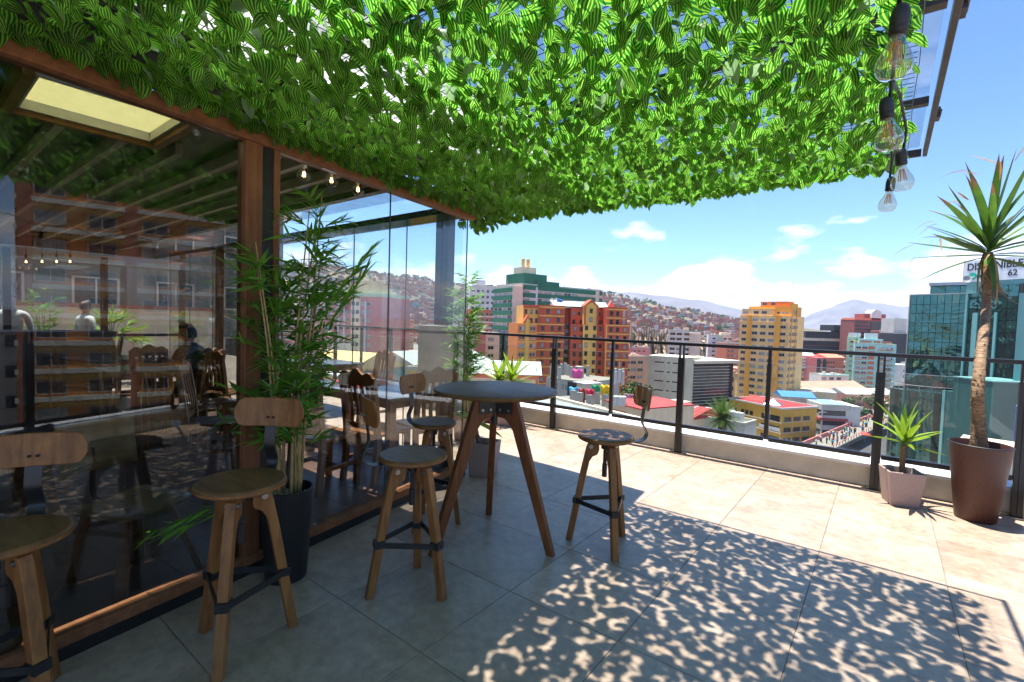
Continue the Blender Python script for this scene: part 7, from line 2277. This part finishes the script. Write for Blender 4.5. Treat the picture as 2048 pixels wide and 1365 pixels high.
# bare eroded cliffs under the hillside
cm = MB(); 
for i in range(61):
    px = 1230 + 190 * i / 60
    for j in range(9):
        d = 470 + 6 * math.sin(i * 1.1) + 10 * (j / 8) + 5 * math.sin(i * 2.3 + j); yb = 732 - (732 - 662 - 6 * math.sin(i * .5) - 4 * math.sin(i * 1.7) - (0 if px < 1330 else (px - 1330) * .25)) * j / 8
        cm.v.append(tuple(at(px, yb, d)))
for i in range(60):
    for j in range(8): cm.f.append([i * 9 + j, (i + 1) * 9 + j, (i + 1) * 9 + j + 1, i * 9 + j + 1]); cm.m.append(0)
# solid back so that the cliff is a ridge and not a sheet
o0 = len(cm.v)
for i in range(61): q = at(1230 + 190 * i / 60, 735, 540); cm.v.append((q.x, q.y, GZ))
for i in range(60): cm.f.append([i * 9 + 8, (i + 1) * 9 + 8, o0 + i + 1, o0 + i]); cm.m.append(0)
tag(cm.build('eroded_cliff', paint('cliff_earth', (0.36, 0.27, 0.18), .3, 1.0, .08)), kind='structure')

# --- far mountains
def range_mesh(pts, d, depth, base, seed, name, mat):
    g = random.Random(seed); b = MB(); n = 140; nt_ = 14
    x0, x1 = pts[0][0], pts[-1][0]
    ph = [g.uniform(0, 6) for _ in range(6)]
    for i in range(n + 1):
        px = x0 + (x1 - x0) * i / n
        for (a, ya), (c, yc) in zip(pts[:-1], pts[1:]):
            if a <= px <= c: y = ya + (yc - ya) * (px - a) / (c - a); break
        y += 1.2 * math.sin(px * .09 + ph[0]) + .8 * math.sin(px * .23 + ph[1])
        top = at(px, y, d)
        for j in range(nt_ + 1):
            t = j / nt_; q = at(px, y, d - depth * (1 - t)); z = base + (top.z - base) * (t ** .9)
            rel = (math.sin(px * .06 + ph[2] + t * 3) + .6 * math.sin(px * .14 + ph[3] - t * 5) + .5 * math.sin(px * .31 + t * 9)) * 28 * (t * (1 - t) * 4)
            b.v.append((q.x, q.y, z + rel))
        q = at(px, y, d + depth); b.v.append((q.x, q.y, base))
    s = nt_ + 2
    for i in range(n):
        for j in range(nt_ + 1): b.f.append([i * s + j, (i + 1) * s + j, (i + 1) * s + j + 1, i * s + j + 1]); b.m.append(0)
    return tag(b.build(name, mat, smooth=True), kind='structure')


MM = paint('mountain_rock', (0.15, 0.145, 0.16), .3, 1.0, .002)
range_mesh([(-1500, 560), (400, 560), (900, 572), (1100, 577), (1190, 579), (1250, 585), (1340, 593), (1385, 599), (1440, 609), (1500, 624), (1560, 645), (1620, 662)], 5200, 1800, GZ - 20, 5, 'far_ridge', MM)
range_mesh([(1440, 664), (1540, 652), (1600, 640), (1640, 622), (1680, 607), (1715, 598), (1745, 606), (1800, 612), (1850, 616), (1950, 611), (2048, 613), (2500, 632), (3000, 655)], 6800, 2200, GZ - 20, 9, 'mountain_range', MM)

# --- the orange and cream tower across the street that the glass front mirrors
mo = Vector((51.4, 34.7, GZ)); e = empty('apartment_tower', mo, 0, 'orange and cream banded apartment tower across the street, mirrored in the cafe glass', 'building')
fu = Vector((-0.55, 0.83, 0)).normalized(); fn = Vector((-fu.y, fu.x, 0))
bq = Blk.__new__(Blk); bq.O = mo; bq.z0 = GZ; bq.z1 = 24.0; bq.A = Vector((mo.x, mo.y, 0)) - fu * 10; bq.u = fu; bq.w = 20; bq.B = bq.A + fu * 20; bq.n = Vector((-fu.y, fu.x, 0)) if Vector((-fu.y, fu.x, 0)).dot(-mo) > 0 else Vector((fu.y, -fu.x, 0)); bq.back = 12; bq.rz = math.atan2(fu.y, fu.x)
P_['bright_orange'] = paint('paint_bright_orange', (0.72, 0.27, 0.06)); P_['bright_cream'] = paint('paint_bright_cream', (0.80, 0.74, 0.62))
bq.wall(e, P_['bright_orange'])
for k in range(20):
    z = bq.z1 - 2.2 - 2.85 * k
    bq.solid(MB(), -.1, 20.1, z - 1.45, z - .95, .25, -0.0).build('cream_band', P_['bright_cream'], e)
    bq.solid(MB(), 0, 20, z + .85, z + 1.25, .1, -0.0).build('ochre_band', P_['ochre'], e)
    bq.windows(e, [2.5, 6.5, 11, 15, 18.3], [z], 2.4, 1.4, .35, 'beige', .02)
for u0 in (0.2, 8.4): bq.solid(MB(), u0, u0 + 1.0, GZ, 24.3, .3, -0.0).build('brown_pier', P_['brick'], e)
mo2 = Vector((66, 28.5, GZ)); e = tag(empty('office_block', mo2, R(24)), 'white office block with blue windows beside the mirrored tower', 'building')
MB().box((0, 0, 17), (14, 17, 36)).build('wall', P_['white'], e)
for k in range(10):
    for q in range(4): inst('window', WIN[('win_glass', 'white')], e, (-7.0, -6 + 4 * q, 4 + 3.1 * k), (0, 0, R(-90)), (2.4, 1, 1.4))

# --- what stands behind the cafe's back wall
bt = tag(MB().box((-15.6, 0.5, -0.2), (9.1, 14, .3)).build('back_terrace', M['grout']), kind='structure')
e = empty('garden_wall', (-17.5, 0.5, 0), 0, 'sunlit cream garden wall beyond the back glazing', 'wall'); MB().box((0, 0, .75), (.3, 12, 1.5)).build('wall', P_['cream'], e); MB().box((0, 0, 1.56), (.4, 12, .10)).build('coping', P_['brick'], e)
bamboo(Vector((-12.6, -0.35, 0)), 'sunlit bamboo outside the back glazing', 6, 2.0, .25, 91, .12, 0.0, 60, leafstart=.15, dens=1.2)
bamboo(Vector((-12.2, 1.75, 0)), 'second sunlit bamboo outside the back glazing near the seated person', 6, 1.9, .25, 92, .12, 0.0, 60, leafstart=.15, dens=1.2)
lc = MB(); lc.uv = []
g = random.Random(2)
for k in range(900):
    b = leaf_variants[k % 4]; p = Vector((g.uniform(-15.5, -12.4), g.uniform(-3, 1.2), 2.35 + g.uniform(-.05, .05))); m = Matrix.Translation(p) @ orient(Vector((g.gauss(0, 1), g.gauss(0, 1), -.7)), g.gauss(0, .5)).to_4x4() @ Matrix.Scale(g.uniform(.12, .18), 4)
    o0 = len(lc.v); lc.v.extend([tuple(m @ Vector(v)) for v in b.v]); lc.uv.extend(b.uv); lc.f.extend([[o0 + q for q in f] for f in b.f]); lc.m.extend(b.m)
c2 = empty('leaf_canopy', (0, 0, 0), 0, 'second leaf canopy in the sun beyond the back glazing', 'canopy'); tag(lc.build('leaves', M['leaf_canopy'], c2, smooth=True), kind='stuff')
fr2 = MB()
for yv in (-3, 1.2): fr2.box((-14, yv, 2.42), (3.3, .06, .06))
for xv in (-12.4, -15.6): fr2.box((xv, -.9, 2.42), (.06, 4.2, .06)); fr2.box((xv, 1.2, 1.15), (.06, .06, 2.5)); fr2.box((xv, -3, 1.15), (.06, .06, 2.5))
fr2.build('frame', M['frame_steel'], c2)
pf = random.Random(6)
fp = empty('fan_palm', (-12.3, 2.75, 0), 0, 'sunlit fan palm outside the end of the back glazing', 'tree')
MB().tube([(0, 0, 0), (0, 0, .9)], [.08, .06], 8).build('trunk', M['trunk'], fp)
for k in range(26):
    a = k * 2.4; el = R(pf.uniform(-5, 75)); d = Vector((math.cos(a) * math.cos(el), math.sin(a) * math.cos(el), math.sin(el))); c = Vector((0, 0, .9)) + d * .35
    MB().tube([(0, 0, .9), c], .008, 4).build('stalk', M['leaf_drac'], fp)
    for q in range(7):
        place(yuc_m[q % 4], fp, c, (d + d.cross(Vector((0, 0, 1))).normalized() * (q - 3) * .3 - Vector((0, 0, .1))), pf.uniform(.32, .45), 0, 'leaflet')
# --- rooftop clutter: parapets, plant boxes, tanks and aerials on the flat roofs
rc = random.Random(23)
for e, b in REG:
    kids = [c.name.split('.')[0] for c in e.children]
    if any(k in ('roof', 'curved_roof', 'coping', 'roof_edge', 'roof_slab', 'sheet', 'dome_step', 'penthouse') for k in kids) or b.w < 5 or b.w > 60: continue
    t = 0.25
    for (u0, u1, o0, bk) in ((0, b.w, 0.03, -0.0 + t), (0, b.w, -b.back + t, b.back), (0, t, -t, b.back - t), (b.w - t, b.w, -t, b.back - t)):
        b.solid(MB(), u0, u1, b.z1 - 0.02, b.z1 + 0.55, o0, bk).build('parapet', P_['concrete'], e)
    for k in range(rc.randint(2, 5)):
        u = rc.uniform(0.8, b.w - 2.0); o = -rc.uniform(0.8, max(1.2, b.back * .6)); w = rc.uniform(.8, 2.2); h = rc.uniform(.6, 1.8)
        c = rc.random()
        if c < .55: b.solid(MB(), u, u + w, b.z1, b.z1 + h, o, -o + rc.uniform(.8, 2)).build('plant_box', P_[rc.choice(('white', 'grey', 'concrete', 'beige'))], e)
        elif c < .8: MB().lathe([(.55, 0), (.55, 1.1), (.3, 1.3), (0.0001, 1.35)], 10, b.p(u, o, b.z1)).build('water_tank', P_[rc.choice(('dark', 'blue', 'white'))], e)
        else: MB().tube([b.p(u, o, b.z1), b.p(u, o, b.z1 + rc.uniform(2, 5))], .05, 4).build('antenna', P_['grey'], e)
# ------------------------------------------------------------------ the air over the valley
m, nt, N, L, bs = newmat('valley_air'); N.remove(bs)
out = [n for n in N if n.type == 'OUTPUT_MATERIAL'][0]
pv = N.new('ShaderNodeVolumePrincipled'); pv.inputs['Color'].default_value = (.62, .76, 1.0, 1); pv.inputs['Density'].default_value = 0.000065; pv.inputs['Anisotropy'].default_value = 0.0
L.new(pv.outputs[0], out.inputs['Volume'])
hz = MB().box((0, 0, 242), (52000, 52000, 600)).build('haze', m)
tag(hz, 'pale blue haze over the whole valley', kind='stuff')
e = empty('white_house', (-30, 0.5, GZ), R(6), 'white house with blue windows beyond the back terrace', 'building')
MB().box((0, 0, 20.4), (8, 26, 41.2)).build('wall', P_['dust'], e); MB().box((0.2, 0, 41.1), (8.4, 26.6, .4)).build('roof', P_['roofterra'], e)
for k in range(5):
    for q in range(8): inst('window', WIN[('win_glass', 'beige')], e, (4.0, -10.5 + 3 * q, 38.8 - 2.6 * k), (0, 0, R(90)), (1.6, 1, 1.2))
